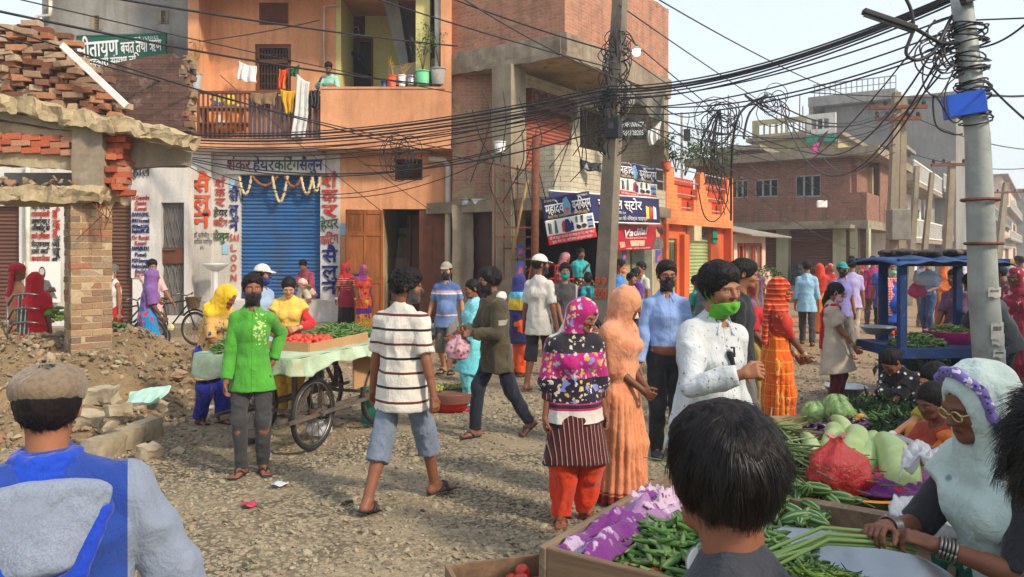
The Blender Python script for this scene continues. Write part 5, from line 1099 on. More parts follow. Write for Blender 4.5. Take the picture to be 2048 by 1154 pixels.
# ---------------- ruin on the left ----------------
D0 = 9.3; OR = at(160, 700, D0); OR.z = 0
def build_ruin():
 t = thing('ruined_house', 'half demolished brick and concrete house front with a broken slab on a brick pillar', 'ruin', OR); L = lambda px, py, y=0.0: (lambda p: (p.x-OR.x, p.y-OR.y, p.z))(at(px, py, D0+y))
 def slab(a, b, c, d, y0, y1):
  f = lambda p, y: (L(*p, 0)[0], y, L(*p, 0)[2]); return [f(c,y0), f(d,y0), f(c,y1), f(d,y1), f(a,y0), f(b,y0), f(a,y1), f(b,y1)]
 rough('roof_slab', [slab((-90,172),(240,238),(-90,204),(240,268),-.12,.6)], M['mortar'], t, .055, .05, 8)
 rough('roof_slab', [slab((236,234),(378,270),(238,262),(374,296),-.1,.30)], M['mortar'], t, .055, .05, 8)
 for q in (slab((232,264),(352,296),(228,330),(348,324),.30,.5), slab((143,243),(202,250),(143,392),(206,388),.0,.5), slab((-90,208),(145,248),(-90,224),(145,262),.02,.5)): rough('beam', [q], M['concrete'], t, .09, .012, 6)
 rough('infill_wall', [slab((-90,232),(143,262),(-90,322),(143,338),.10,.35)], M['beige'], t, .06, .018, 7)
 z0 = L(0,262)[2]; it = []
 for r in range(3):
  for q in range(10): it.append((L(-60,0)[0]+.235*q+(r % 2)*.11, .09, L(0,268+13*r)[2]-q*.012, 0, -.05))
 bricks('exposed_brick', [i for i in it if i[0] < L(138,0)[0]], M['redb'], t)
 rough('floor_slab', [slab((-90,372),(218,374),(-90,402),(208,404),-.15,.6)], M['mortar'], t, .05, .045, 9)
 k = 46; P = np.column_stack([RNG.uniform(L(-40,0)[0], L(160,0)[0], k), RNG.uniform(-.1, .5, k), np.full(k, L(0,368)[2])+RNG.uniform(-.02,.06,k)]); scatter('slab_debris', P, RNG.uniform(.02,.06,k), M['rubble'], .7, parent=t)
 MB().box(L(-90,0)[0], L(143,0)[0], .9, 1.0, L(0,404)[2], L(0,330)[2]).build('back_wall', M['grey'], t)
 it = []
 for r in range(10):
  z = L(0,382)[2]-.01+.072*r
  for q in range(2): it.append((L(197,0)[0]+.10+.11*q+random.uniform(-.03,.03), .12+.1*random.random(), z, random.choice((0,PI/2))+random.uniform(-.2,.2), random.uniform(-.08,.08), random.uniform(.7,1)))
 bricks('broken_brick_edge', it, M['redb'], t, .12)
 it = []; yaw = rad(42); zt = L(0,405)[2]; n = int((zt-.35)/.0805)
 for r in range(n):
  z = zt-.04-.0805*r; a = yaw; c, s = math.cos(a), math.sin(a)
  for v in (-.115,0,.115):
   for u, l in (((-.115,1),(.115,1)) if r % 2 else ((-.173,.48),(0,1),(.173,.48))): it.append((c*u-s*v+random.uniform(-.007,.007), .18+s*u+c*v+random.uniform(-.007,.007), z+random.uniform(-.003,.003), a+random.uniform(-.025,.025), random.uniform(-.015,.015), l))
 bricks('brick_pillar', it, M['pillarb'], t); MB(Matrix.Translation((0,.18,0)) @ Matrix.Rotation(yaw, 4, 'Z')).box(-.222,.222,-.164,.164,.2,zt-.02).build('pillar_mortar', M['mortar'], t)
 top = lambda px: np.interp(px, [-90,0,30,60,85,110,150,185,215,236], [70,50,42,52,62,58,105,150,195,222])
 base = lambda px: 190+(px-0)*.2; it = []; dx = .235*F/D0
 for lay in range(2):
  for r in range(24):
   for q in range(12):
    px = -88+dx*q+(r % 2)*dx*.5+random.uniform(-5,5); py = base(px)-4-r*12.0-random.uniform(0,3)
    if py < top(px)+random.uniform(-4,14)-lay*10 or px > 236: continue
    x, _, z = L(px, py); it.append((x, .06+lay*.16+random.uniform(-.05,.05), z, random.gauss(0,.14), random.gauss(.03,.07), random.choice((1,1,1,.5,.7))))
 bricks('stacked_bricks', it, M['looseb'], t, .09)
 k = 90; px = RNG.uniform(-60,236,k); P = np.array([(L(a,0)[0], RNG.uniform(0,.3), L(a, base(a)-RNG.uniform(2,40))[2]) for a in px]); scatter('mortar_lumps', P, RNG.uniform(.02,.05,k), M['rubblegrey'], .8, parent=t)
 MBw = MB(); pts = [(200,262),(200,134),(240,124),(300,112),(345,106),(352,118),(372,112),(376,140),(366,160),(380,182),(370,215),(376,262)]
 MBw.prism([(L(a,b,1.4)[0], L(a,b,1.4)[2]) for a, b in pts], 1.4, 1.7); MBw.build('sooty_wall', M['darkbrick'], t)
 it = []
 for r in range(22): x, _, z = L(368+random.uniform(-6,6), 255-r*6.6, 1.4); it.append((x, 1.5, z, random.choice((0,PI/2))+random.uniform(-.2,.2), random.uniform(-.1,.1), .9))
 bricks('broken_brick_edge', it, M['pillarb'], t, .12)
 for a in ((30,330,-.1),(50,430,0)): pass
 w = MB()
 for a in range(9): p0 = L(196+random.uniform(-4,10), 396); w.tube([p0, (p0[0]+random.uniform(-.1,.25), p0[1]-.1, p0[2]-random.uniform(.05,.2)), (p0[0]+random.uniform(-.3,.4), p0[1]-.15, p0[2]-random.uniform(.1,.55))], .006, 4)
 w.build('rebar', M['rust'], t)
build_ruin()
a, b = at(124, 90, 9.1), at(254, 212, 9.1); o = MB().bar((0,0,0), b-a, .035, .07).build('plank', plain('white_plank', (.72,.70,.66), .7)); o.location = a; tag(o, 'narrow white plank leaning down across the stacked bricks', 'plank')
kb = plaster('kerb_concrete', lin(166,154,130), lin(110,94,72), .8, 5)
for px, py, w, lb in ((206,912,.40,'pale concrete kerb block nearest the capped man'),(250,893,.38,'middle pale concrete kerb block at the foot of the mound'),(290,876,.36,'end pale concrete kerb block by the gravel')):
 p = gp(px, py); o = rough('kerb_block', [(-w*.48,w*.48,-.09,.09,-.02,.17)], kb, None, .045, .012, 9); o.location = p; o.rotation_euler = (rad(random.uniform(-5,5)), rad(random.uniform(-4,4)), rad(79)); tag(o, lb, 'kerb block', 'kerb blocks below the mound')
for px, py, r, lb in ((238,828,.10,'angular grey concrete chunk on the front slope of the mound'),(318,818,.085,'flat pale chunk of concrete right of the angular one'),(215,860,.075,'reddish flat stone lying on the kerb block'),(300,912,.10,'pale boulder on the gravel in front of the kerb'),(185,845,.10,'tall pale broken slab beside the capped man'),(205,800,.11,'broad grey slab fragment half way up the mound')):
 p = gp(px, py); zz = float(mound(np.array([p.x]), np.array([p.y]))[0]); d = p.y; p = at(px, py, gd(py, zz)); o = rough('rubble_chunk', [(-r,r,-r*.7,r*.7,-r*.55,r*.55)], kb, None, .03, .028, 8); o.location = (p.x, p.y, zz+r*.35); o.rotation_euler = (random.uniform(-.3,.3), random.uniform(-.3,.3), random.uniform(0,3)); tag(o, lb, 'rubble chunk', 'large chunks on the rubble mound')
pl = at(292, 793, 7.9); o = rough('plaster_fragment', [(-.24,.24,-.10,.10,-.015,.015)], plain('turquoise_plaster', lin(170,206,190), .8, .1, 8, dirt=lin(150,150,130)), None, .04, .02, 8); o.location = pl; o.rotation_euler = (rad(35), rad(-12), rad(-18)); tag(o, 'broken sheet of pale turquoise plaster on the debris', 'plaster fragment')
# ---------------- strip of broken brickwork and old plaster between saloon and shop ----------------
FB = Fr((0, 17.7, 0), 0)
def build_strip():
 t = thing('brick_strip_wall', 'tall unplastered brick party wall with broken plaster beside the saloon', 'wall', (FB.x(950), 17.7, 0)); bx = FB.x(950); k = lambda a, b, c, d, y=0: tuple(v-(bx if i < 2 else 0) for i, v in enumerate(R(a, b, c, d, y, FB)))
 a = k(904, 1002, -200, 404); rough('brickwork', [(a[0], a[1], 0, .4, a[2], a[3])], M['brickplaster'], t, .25, .02, 3)
 b = k(948, 992, 408, 660); rough('plaster_pier', [(k(906,948,1,2)[0], k(906,948,1,2)[1], -.3, .3, -.1, FB.z(920,410)), (k(992,1020,0,1)[0], k(992,1030,0,1)[1], .2, .5, -.1, FB.z(1000,400))], M['concrete'], t, .2, .015, 4)
 n = k(972, 1004, 505, 560); mb = MB(); wall(mb, b[0], k(1030,1031,0,1)[0], -.1, b[3], .3, .6, [n]); mb.box(n[0], n[1], .8, .85, n[2], n[3]); mb.box(k(968,0,0,1)[0], k(1012,1013,0,1)[0], .12, .3, FB.z(990,500), FB.z(990,492)); mb.build('old_plaster_wall', M['beige'], t)
build_strip()
pot('white window box planter on the pier beside the brick wall', 958, 399, 413, 30, 17.3, M['whiteplastic'], 'planter', 'planter'); pot('grey tub on the pier beside the white planter', 932, 398, 412, 22, 17.4, M['alu'], 'planter', 'planter')
pot('white bucket hung high on the concrete column', 1000, 284, 306, 24, 16.6, M['whiteplastic'])
# ---------------- brick and tile shop house ----------------
PH = math.atan2(.82, .57); FC = Fr((1.1, 15.9, 0), PH)
def build_shophouse():
 t = thing('shop_house', 'two storey brick and cream tile house with an uniform shop below and a railed balcony', 'building', FC.loc, PH)
 X = FC.x; Z = FC.z; x1 = X(1341); zs0, zs1 = 5.85, 6.32; yb = 1.46
 s = MB(); s.box(0, x1, .0, 5, zs0, zs1); s.build('floor_slab', M['beige'], t); rough('slab_edge', [(-.02, x1, -.03, .12, zs0+.02, zs1+.02), (-.05, .05, .1, 3.2, zs0, zs1)], M['concrete'], t, .1, .02, 6)
 b = MB(); wz = 8.05; wd = (X(1204,.05), X(1240,.05), 7.7, 9); 
 wall(b, .05, x1-.02, zs1, 9.6 if 0 else 8.5, .05, .3, [wd, (X(1252), x1+1, 8.12, 9)]); b.box(.05, .3, .3, 3.2, zs1, 9.4); b.box(.3, wd[0], .05, .3, 8.5, 9.4); b.build('brick_wall', M['brick'], t); MB().box(wd[0], wd[1], .2, .24, 7.7, 8.5).build('window', M['dark'], t)
 rough('parapet_top', [(X(1252), x1-.02, .05, .3, 8.10, 8.2)], M['brick'], t, .12, .03, 7)
 c = MB(); xa, xb = X(1012, yb), X(1036, yb)
 c.box(xa-.1, xb, yb-.2, yb+.3, 0, zs0); c.box(x1-.3, x1-.02, .05, .4, 2.6, zs0); c.box(x1-.35, x1-.02, .1, 4.5, 0, 3.1); c.box(.2, .5, yb, yb+.3, 0, 2.9); c.build('column', M['concrete'], t)
 sx = R(1052, 1143, 140, 395, yb, FC); w = MB(); wall(w, xb, x1-.02, 2.9, zs0-.02, yb, yb+.2, [(sx[0], sx[1], 2.9, 5.3), (X(1160, yb), x1-.5, 2.95, 5.5)]); w.box(sx[0], x1, yb+2.2, yb+2.3, 2.9, zs0); w.box(x1-.14, x1-.03, .42, yb+2.2, 2.98, zs0-.02); w.build('tile_wall', M['tilebrick'], t)
 shutter('shutter', sx[0], sx[1], 2.9, 5.1, yb+.06, M['redshut'], t); g = MB(); g.box(sx[0], sx[1], yb-.16, yb+.0, 5.1, 5.5); g.build('shutter_box', M['brown'], t)
 ob = MB()
 for q in range(6): a = sx[0]+(sx[1]-sx[0])*(q+.5)/6; ob.tube([(a+.12*math.cos(h), yb-.19, 5.3+.13*math.sin(h)) for h in np.linspace(0, 2*PI, 13)], .014, 5)
 ob.build('ornament', M['black'], t)
 d = MB(); d.box(X(1160, yb), x1-.3, yb+2.1, yb+2.15, 2.9, zs0); d.build('dark_room', M['grey'], t)
 p = MB(); zb0, zb1 = 2.98, 4.05; p.prism([(0,0)], 0, 0) if 0 else None
 out = [(-.02, .62), (-.02, .25), (.22, .0), (X(1206), .0), (X(1206), .15), (.30, .15), (.13, .32), (.13, .62)]
 n = len(out); vs = [(x, y, zb0) for x, y in out]+[(x, y, zb1) for x, y in out]; p.add(vs, [tuple(range(n-1,-1,-1)), tuple(range(n, 2*n))]+[(k, (k+1)%n, (k+1)%n+n, k+n) for k in range(n)])
 p.box(X(1206), x1-.3, 0, .15, zb0, 3.42); p.box(.0, .15, .62, yb, zb0, 3.6); p.build('balcony_parapet', M['tilebrick'], t)
 f = MB(); f.box(-.04, x1-.02, -.02, yb+2.3, 2.72, 2.97); f.build('balcony_slab', M['concrete'], t)
 r = MB()
 for z in (3.65, 3.95): r.tube([(X(1206), .07, z), (x1-.3, .07, z)], .022, 6)
 for q in range(5): x = X(1206)+(x1-.3-X(1206))*q/4; r.tube([(x, .07, 3.4), (x, .07, 3.97)], .02, 6)
 r.build('railing', M['galv'], t)
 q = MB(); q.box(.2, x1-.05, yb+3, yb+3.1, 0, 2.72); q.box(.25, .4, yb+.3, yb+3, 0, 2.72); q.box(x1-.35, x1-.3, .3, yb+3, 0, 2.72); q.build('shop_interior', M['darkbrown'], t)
 e = MB(); xe = X(1237); e.box(xe, x1-.36, .1, .25, 0, 2.72); e.build('end_wall', M['beige'], t)
 dr = R(1262, 1300, 500, 640, .08, FC); dd = MB(); dd.box(dr[0], dr[1], .05, .1, .12, 2.1); dd.build('door', plain('mouldy_grey_green_door', lin(104,110,92), .8, .3, 3, dirt=lin(60,62,54)), t); MB().tube([(dr[1]+.02,.03,.2),(dr[1]+.02,.03,1.9),(dr[1]-.1,.03,2.05),(dr[0]+.2,.03,2.02)], .02, 6).build('hose', M['pvc'], t, True)
 st = MB(); st.box(.1, x1-.3, -.35, 1.3, -.1, .28); st.build('front_step', M['concrete'], t)
 sh = MB()
 for z in (.7, 1.15, 1.6, 2.05): sh.box(.5, xe-.1, yb+2.4, yb+3, z, z+.03)
 sh.build('shelf', M['plank'], t)
build_shophouse()
for k in range(10):
 x = .6+.28*k; z = (.73,1.18,1.63,2.08)[k % 4]; p = FC.loc+Vector((x*.571-4.0*.821, x*.821+4.0*.571, z)); o = MB().box(-.1,.1,-.08,.08,0,.22).build('packet', plain('packet_%d' % k, [lin(190,60,50), lin(60,90,170), lin(220,190,70), lin(210,210,200)][k % 4]), None, bevel=.008); o.location = p; o.rotation_euler.z = PH; tag(o, 'coloured goods packet on the dim shop shelves', 'packet', 'packets on the shop shelves')
def iron():
 t = thing('iron_grille', 'rusty scrolled iron stair grille leaning against the shop house', 'grille', at(1025, 640, 16.2)); o = at(1025, 640, 16.2); m = MB(); P = lambda x, y, d=16.2: at(x, y, d)-o
 for a, b in (((990,330),(990,560)),((1008,330),(1008,560)),((1035,330),(1035,640)),((1008,455),(1066,455)),((990,474),(1066,474)),((1008,497),(1066,497)),((1030,520),(1066,518)),((1000,330),(1066,345)),((1066,345),(1066,640)),((1000,360),(1066,372)),((1066,515),(1040,640))): m.bar(P(*a), P(*b), .035)
 m.build('frame', M['rust'], t); s = MB()
 for cx, cy in ((999,350),(999,400),(999,430),(1018,350),(1018,395),(1018,425),(1050,535),(1050,570),(1080,560),(1090,590)):
  s.tube([P(cx+9*(1-h/9)*math.cos(h), cy+9*(1-h/9)*math.sin(h)+0) for h in np.linspace(0, 8, 22)], .012, 4)
 s.build('scrollwork', M['rust'], t)
 o2 = at(1068, 650, 14.8); e = MB().tube([at(1068,650,14.8)-o2, at(1072,272,14.8)-o2], .075, 10).build('iron_post', M['rust'], None, True); e.location = o2; tag(e, 'thick rusty iron post in front of the tiled balcony', 'post')
 o3 = at(1022, 520, 15.2); e = MB().tube([(0,0,0), at(1040,430,15.2)-o3, at(1055,360,15.2)-o3], .03, 7).build('bamboo_pole', M['bamboo'], None, True); e.location = o3; tag(e, 'pale bamboo pole leaning by the rusty post', 'pole')
iron()
t = thing('hanging_rack', 'red shop rack with goods under the uniform banner', 'rack', at(1110, 625, 16.5), PH); mb = MB()
for a in (0,1): 
 for b in (0,1): mb.bar((a*1.2, b*.5, 0), (a*1.2, b*.5, 1.0), .03)
for z in (.35,.7,1.0): mb.bar((0,0,z), (1.2,0,z), .03); mb.bar((0,.5,z), (1.2,.5,z), .03)
for k in range(9): mb.bar((k*.15,0,.0), (k*.15,0,1.0), .014)
mb.build('frame', M['red'], t)
def banner(name, label, corners, d, nu=26, nv=14, wav=.015, seed=0, dd=(0,0,0,0)):
 P = [at(px, py, d+e) for (px, py), e in zip(corners, dd)]; o = P[3]; ex = (P[2]-P[3]); t = bpy.data.objects.new(name, None); COL.objects.link(t); t.location = o
 W = ex.length; Hh = (P[0]-P[3]).length; xv = ex.normalized(); zv = (P[0]-P[3]); zv = (zv-xv*zv.dot(xv)).normalized(); yv = zv.cross(xv); t.rotation_euler = Matrix((xv, yv, zv)).transposed().to_euler(); tag(t, label, 'banner')
 ripple = lambda x, z: math.sin(x*5.5+seed)*wav+math.sin(x*13+z*4+seed)*wav*.5+math.sin(z*6+seed)*wav*.5
 def strip(nm, z0, z1, mat, x0=0.0, x1=1.0): return MB().sheet(lambda u, v: ((x0+(x1-x0)*u)*W, ripple((x0+(x1-x0)*u)*W, (z0+(z1-z0)*v)*Hh), (z0+(z1-z0)*v)*Hh), nu, nv).build(nm, mat, t, True, solid=.004)
 def put(o):
  me = o.data; n = len(me.vertices); c = np.empty(n*3, np.float32); me.vertices.foreach_get('co', c); c = c.reshape(-1, 3); c[:, 1] += np.array([ripple(a, b)-.008 for a, b in zip(c[:, 0], c[:, 2])]); me.vertices.foreach_set('co', c.ravel()); me.update(); return o
 return t, W, Hh, strip, put
def uniform_banner(label, corners, d, wav, seed, dd=(0,0,0,0), text2=True):
 t, W, H, strip, put = banner('banner', label, corners, d, wav=wav, seed=seed, dd=dd)
 strip('navy_band', .53, 1, M['navy']); strip('white_band', .20, .53, M['whitevinyl']); strip('red_band', .0, .20, M['redvinyl'])
 put(text('महादेव', .30*H, M['ink_white'], t, .24*W, 0, .66*H, width=.38*W, bold=.02)); put(text('यूनिफर्म', .30*H, M['ink_white'], t, .80*W, 0, .66*H, width=.38*W, bold=.02))
 put(text('ॐ रामाय नमः', .075*H, M['ink_yellow'], t, .17*W, 0, .91*H, width=.24*W, bold=0)); put(text('9807768637', .06*H, M['ink_white'], t, .85*W, 0, .92*H, width=.22*W, bold=0)); put(text('मेनरोड चौक, जनकपुरधाम-१० प्रोप्राईटर-अर्जुन', .085*H, M['ink_yellow'], t, .5*W, 0, .56*H, width=.84*W, bold=0))
 put(text('यहाँ सबै स्कूल र कलेजको ड्रेस पाइन्छ तथा पेन्ट, सर्ट, स्कर्ट', .075*H, M['ink_white'], t, .5*W, 0, .115*H, width=.92*W, bold=0)); put(text('जुत्ता, मोजा, बेल्ट, आदि सामान यहाँ सुपथमा पाइन्छ ।', .075*H, M['ink_white'], t, .5*W, 0, .03*H, width=.84*W, bold=0))
 def pic(poly, mat, off=0.0): put(MB().prism([(x*W, (.20+.33*z)*H) for x, z in poly], -.004+off, -.002+off).build('printed_goods', mat, t))
 pic([(.05,.1),(.08,.1),(.085,.8),(.055,.85)], M['ink_black']); pic([(.09,.1),(.115,.1),(.12,.75),(.095,.8)], M['ink_grey']); pic([(.17,.1),(.24,.1),(.23,.9),(.20,.95)], M['ink_grey'])
 pic([(.33,.12),(.41,.08),(.42,.7),(.37,.85),(.33,.6)], M['ink_red']); pic([(.38,.05),(.50,.05),(.52,.55),(.48,.88),(.41,.88),(.385,.5)], M['navy'], -.003); pic([(.50,.1),(.57,.12),(.57,.6),(.53,.75)], M['ink_blue'])
 pic([(.62,.2),(.68,.1),(.72,.18),(.70,.35),(.63,.45)], M['ink_black']); pic([(.73,.2),(.80,.12),(.84,.3),(.80,.42),(.74,.4)], M['ink_black'], -.003); pic([(.62,.6),(.66,.5),(.67,.95),(.63,.95)], M['ink_grey']); pic([(.73,.55),(.77,.5),(.79,.95),(.74,.98)], M['ink_black'])
 for q in range(4): pic([(.86,.1+.2*q),(.98,.1+.2*q),(.97,.24+.2*q),(.87,.24+.2*q)], plain('shirt_stack', lin(120,150,190)) if q % 2 else M['ink_blue'])
 a = plain('printed_blue_shape', lin(110,160,190), .6); put(MB().prism([(.42*W,.58*H),(.55*W,.58*H),(.58*W,.78*H),(.52*W,.97*H),(.44*W,.92*H),(.41*W,.75*H)], -.004, -.002).build('printed_emblem', a, t)); put(MB().prism([(.45*W,.60*H),(.52*W,.60*H),(.53*W,.72*H),(.46*W,.74*H)], -.007, -.005).build('printed_emblem', M['ink_orange'], t))
uniform_banner('tilted navy, white and red school uniform banner hung left of the concrete pole', [(1087,398),(1198,382),(1194,474),(1098,491)], 13.6, .012, 1, (0,0,0,0))
uniform_banner('creased navy, white and red school uniform banner sagging on the balcony rail', [(1226,318),(1310,338),(1311,408),(1236,396)], 17.2, .05, 3, (0,.9,.9,0))
t, W, H, strip, put = banner('banner', 'navy general store banner with white letters across the shop front', [(1096,382),(1318,390),(1321,446),(1100,440)], 16.4, wav=.012, seed=5, dd=(-1.4,1.6,1.6,-1.4))
strip('vinyl', 0, 1, M['navy']); strip('white_edge', -.05, -.005, M['whitevinyl']); strip('white_edge', 1.005, 1.05, M['whitevinyl'])
put(text('जनरल स्टोर', .5*H, M['ink_white'], t, .60*W, 0, .50*H, width=.40*W, bold=.03)); put(text('जनकपुरधाम-१०', .17*H, M['ink_white'], t, .55*W, 0, .30*H, width=.2*W, bold=0)); put(text('Nd, Smart को रिचार्ज पाइन्छ', .2*H, M['ink_white'], t, .66*W, 0, .08*H, width=.38*W, bold=.01))
for a, c in ((.86,'ink_yellow'),(.90,'ink_red'),(.94,'whiteplastic')): put(MB().prism([((a-.018)*W,.15*H),((a+.018)*W,.15*H),((a+.022)*W,.62*H),((a-.012)*W,.68*H)], -.004, -.002).build('printed_goods', M[c], t))
t, W, H, strip, put = banner('poster_board', 'dark red ice cream poster with white script lettering on the shop wall', [(1232,449),(1327,449),(1327,498),(1232,502)], 17.9, wav=.002, dd=(-.9,.9,.9,-.9)); t['category'] = 'poster'
strip('vinyl', 0, 1, M['deepred']); put(text('Vadilal', .40*H, M['ink_white'], t, .40*W, 0, .58*H, width=.48*W, bold=.02, shear=.3, rot=.06)); put(text('The taste game of Everyday', .09*H, M['ink_white'], t, .40*W, 0, .46*H, width=.44*W, bold=0)); put(text('सम्पर्क:- 9807781214, 9819727875', .07*H, M['ink_white'], t, .45*W, 0, .05*H, width=.5*W, bold=0))
for x, c in ((.33,'ink_grey'),(.41,'ink_orange'),(.52,'ink_yellow')): put(MB().prism([((x-.045)*W,.16*H),((x+.045)*W,.16*H),((x+.06)*W,.38*H),((x-.06)*W,.38*H)], -.004, -.002).build('printed_cup', plain('printed_cup', lin(214,180,150)), t))
sk = plain('printed_skin', lin(196,150,120)); put(MB().prism([(.74*W,.02*H),(.99*W,.02*H),(.98*W,.36*H),(.90*W,.50*H),(.80*W,.46*H)], -.004, -.002).build('printed_model', M['ink_grey'], t)); put(MB().prism([(.82*W,.5*H),(.90*W,.5*H),(.93*W,.72*H),(.88*W,.86*H),(.81*W,.80*H)], -.006, -.004).build('printed_face', sk, t)); put(MB().prism([(.84*W,.78*H),(.93*W,.55*H),(.99*W,.62*H),(.96*W,.92*H),(.86*W,.95*H)], -.009, -.007).build('printed_hair', M['ink_black'], t)); put(MB().prism([(.08*W,.1*H),(.18*W,.14*H),(.16*W,.34*H),(.06*W,.34*H)], -.004, -.002).build('printed_cup', sk, t))
for a in ((1240,1256,500,522),(1306,1326,500,526),(1035,1046,490,512),(1035,1046,522,555)):
 d = 17.6 if a[0] > 1100 else 16; p = at((a[0]+a[1])/2, (a[2]+a[3])/2, d); w, h = (a[1]-a[0])*d/F*1.2, (a[3]-a[2])*d/F; t = thing('small_poster', 'small blue and red snack poster pasted on the wall', 'poster', p, PH if d > 17 else 0, 'small snack posters'); MB().box(-w/2, w/2, -.01, 0, -h/2, h/2).build('paper', plain('blue_poster', lin(50,80,160), .5, .3, 6), t); MB().prism([(-w*.3,-h*.35),(w*.35,-h*.3),(w*.3,h*.1),(-w*.1,h*.2)], -.016, -.011).build('printed_goods', M['ink_red'], t)
t = thing('sign', 'black name board with white lettering on the shop house balcony', 'sign', at(1264, 258, 16.5), rad(-12)); MB().box(-.30, .30, -.02, .02, -.22, .22).build('panel', M['ink_black'], t); text('S.MAHANANCY', .15, M['ink_white'], t, 0, -.024, .04, width=.5); text('9854128205', .15, M['ink_white'], t, 0, -.024, -.14, width=.48)
hang('tarpaulin', 'torn grey tarpaulin slung under the first floor slab', 'tarpaulin', [(1234,150),(1334,172),(1320,222),(1242,226)], M['tarp'], yl=-1.2, wav=.07, thick=.015, seed=2, droop=.22, sag=.10)
hang('shirt', 'white shirt hanging on the dim first floor balcony', 'shirt', [(1294,262),(1322,240),(1318,278),(1298,294)], cloth((.72,.72,.68)), yl=1.2, seed=1)
hang('clothes', 'dark washing bundled over the balcony rail', 'washing', [(1160,318),(1202,326),(1200,344),(1162,338)], cloth((.05,.05,.055), ('flowers', (.3,.3,.3), 9, .6, .5)), yl=-1.6, seed=1, thick=.08)
# ---------------- orange one storey house and white hut further along ----------------
FD = Fr((3.96+.01, 20.0, 0), PH)
def build_orange():
 t = thing('orange_house', 'bright orange one storey house with a stepped openwork parapet and green doors', 'building', FD.loc, PH); X, Z = FD.x, FD.z; x0, x1 = X(1333), X(1466); zp = Z(1400, 348); zc = Z(1400, 452)
 d1, d2 = R(1348, 1371, 474, 640, 0, FD), R(1390, 1438, 455, 640, 0, FD); w = MB(); wall(w, x0, x1, 0, zc, .25, .45, [(d1[0], d1[1], 0, 2.2), (d2[0], d2[1], .1, 2.55)]); w.box(x0, x0+.14, -.0, .25, 0, zc); w.box(X(1376), X(1386), .1, .25, 0, zc-.25); w.box(x1-.16, x1, 0, .25, 0, zc); w.build('wall', M['vivid'], t)
 p = MB(); za, zb = zc, zp; u = (x1-x0)/15; top = zb; prof = []
 hs = []
 for c in (4.2, 10.8):
  for k, (hw, zz) in enumerate(((2.7, .70), (2.1, .48), (1.3, .26))): hs.append((x0+(c-hw)*u, x0+(c+hw)*u, za+(zb-za)*zz, za+(zb-za)*(zz+.22)))
  hs.append((x0+(c-2.7)*u, x0+(c+2.7)*u, za+(zb-za)*.9, zb+1))
 wall(p, x0, x1, za, zb, 0, .16, hs); p.box(x0, x0+.3, 0, .3, zb, zb+.12); p.box(x1-.3, x1, 0, .3, zb, zb+.12); p.box(x0+7.2*u, x0+7.8*u, 0, .16, zb, zb+.06); p.build('parapet', M['orangebrick'], t)
 b = MB(); 
 for c in (4.2, 10.8): b.box(x0+(c-2.7)*u, x0+(c+2.7)*u, .20, .26, za, zb-.18)
 b.build('parapet_back', plain('deep_orange_paint', lin(196,70,28), .8), t); r = MB()
 for c in (4.2, 10.8):
  for z in (.32, .56, .80, 1.02): r.tube([(x0+(c-2.7)*u, .08, za+(zb-za)*z), (x0+(c+2.7)*u, .08, za+(zb-za)*z)], .022, 5)
 r.build('railing', M['galv'], t)
 e = MB(); e.box(x0+.05, x1-.05, .46, 5, 0, zc); e.box(x0, x1, .3, 5, zc-.1, zc); e.build('roof', M['concrete'], t)
 gd_ = MB(); gd_.box(d1[0], d1[1], .32, .36, .0, 2.2); go = gd_.build('door', M['greenshut'], t); g = MB()
 for q in range(6): x = d1[0]+(d1[1]-d1[0])*(q+.5)/6; g.box(x-.012, x+.012, .29, .32, 1.5, 2.1)
 g.build('bars', M['black'], go); shutter('shutter', d2[0], d2[1], .1, 2.2, .35, M['greenshut'], t, .1)
 s = MB(); s.box(d2[0]-.05, d2[0]+.5, .0, .22, 2.15, 2.6); s.build('shutter_box', M['cream'], t); o = MB()
 for q in range(5): cx = d2[0]+.65+.17*q; o.tube([(cx+.08*math.cos(h), .18, 2.38+.09*math.sin(h)) for h in np.linspace(0, 2*PI, 12)], .014, 5)
 o.box(d2[0]+.52, d2[1]+.4, .17, .2, 2.48, 2.52); o.box(d2[0]+.52, d2[1]+.4, .17, .2, 2.22, 2.26); o.build('ornament', M['black'], t); MB().box(d2[1]+.01, d2[1]+.4, .19, .24, 2.1, 2.62).build('green_panel', M['green'], t); slats('louvre_window', X(1336)+.1, X(1345)+.1, .6, 2.1, .2, M['greenshut'], t, 9)
build_orange()
pot('terracotta pot on the left corner of the orange parapet', 1333, 323, 341, 19, 20.1, M['terracotta'], 'flower_pot', 'pot'); plant('spiky green plant in the terracotta pot', at(1333,325,20.1), .75, .5, 90, M['leafgreen'], lsz=.14)
pot('terracotta pot on the right corner of the orange parapet', 1456, 356, 369, 15, 24.2, M['terracotta'], 'flower_pot', 'pot')
for px, py, d, h, r, n, lb in ((1370,352,21.5,.9,.8,240,'light green bush on the roof behind the orange parapet'),(1352,345,21,.8,.6,160,'leafy shrub near the roof corner pot'),(1420,350,23.5,1.0,.9,260,'green creeper over the middle of the orange parapet'),(1450,380,25.2,1.5,.8,300,'dense leafy vine at the right end of the orange house'),(1455,420,25.6,1.2,.6,200,'vine hanging lower beside the tin roof'),(1398,330,33,1.8,1.1,200,'distant roof garden tree with thin leaves')): plant(lb, at(px,py,d), h, r, n, M['leafgreen'] if n != 300 else M['leafdark'], 'shrub', 'shrub', lsz=.13, stems=7)
FE = Fr(FD.loc, PH)
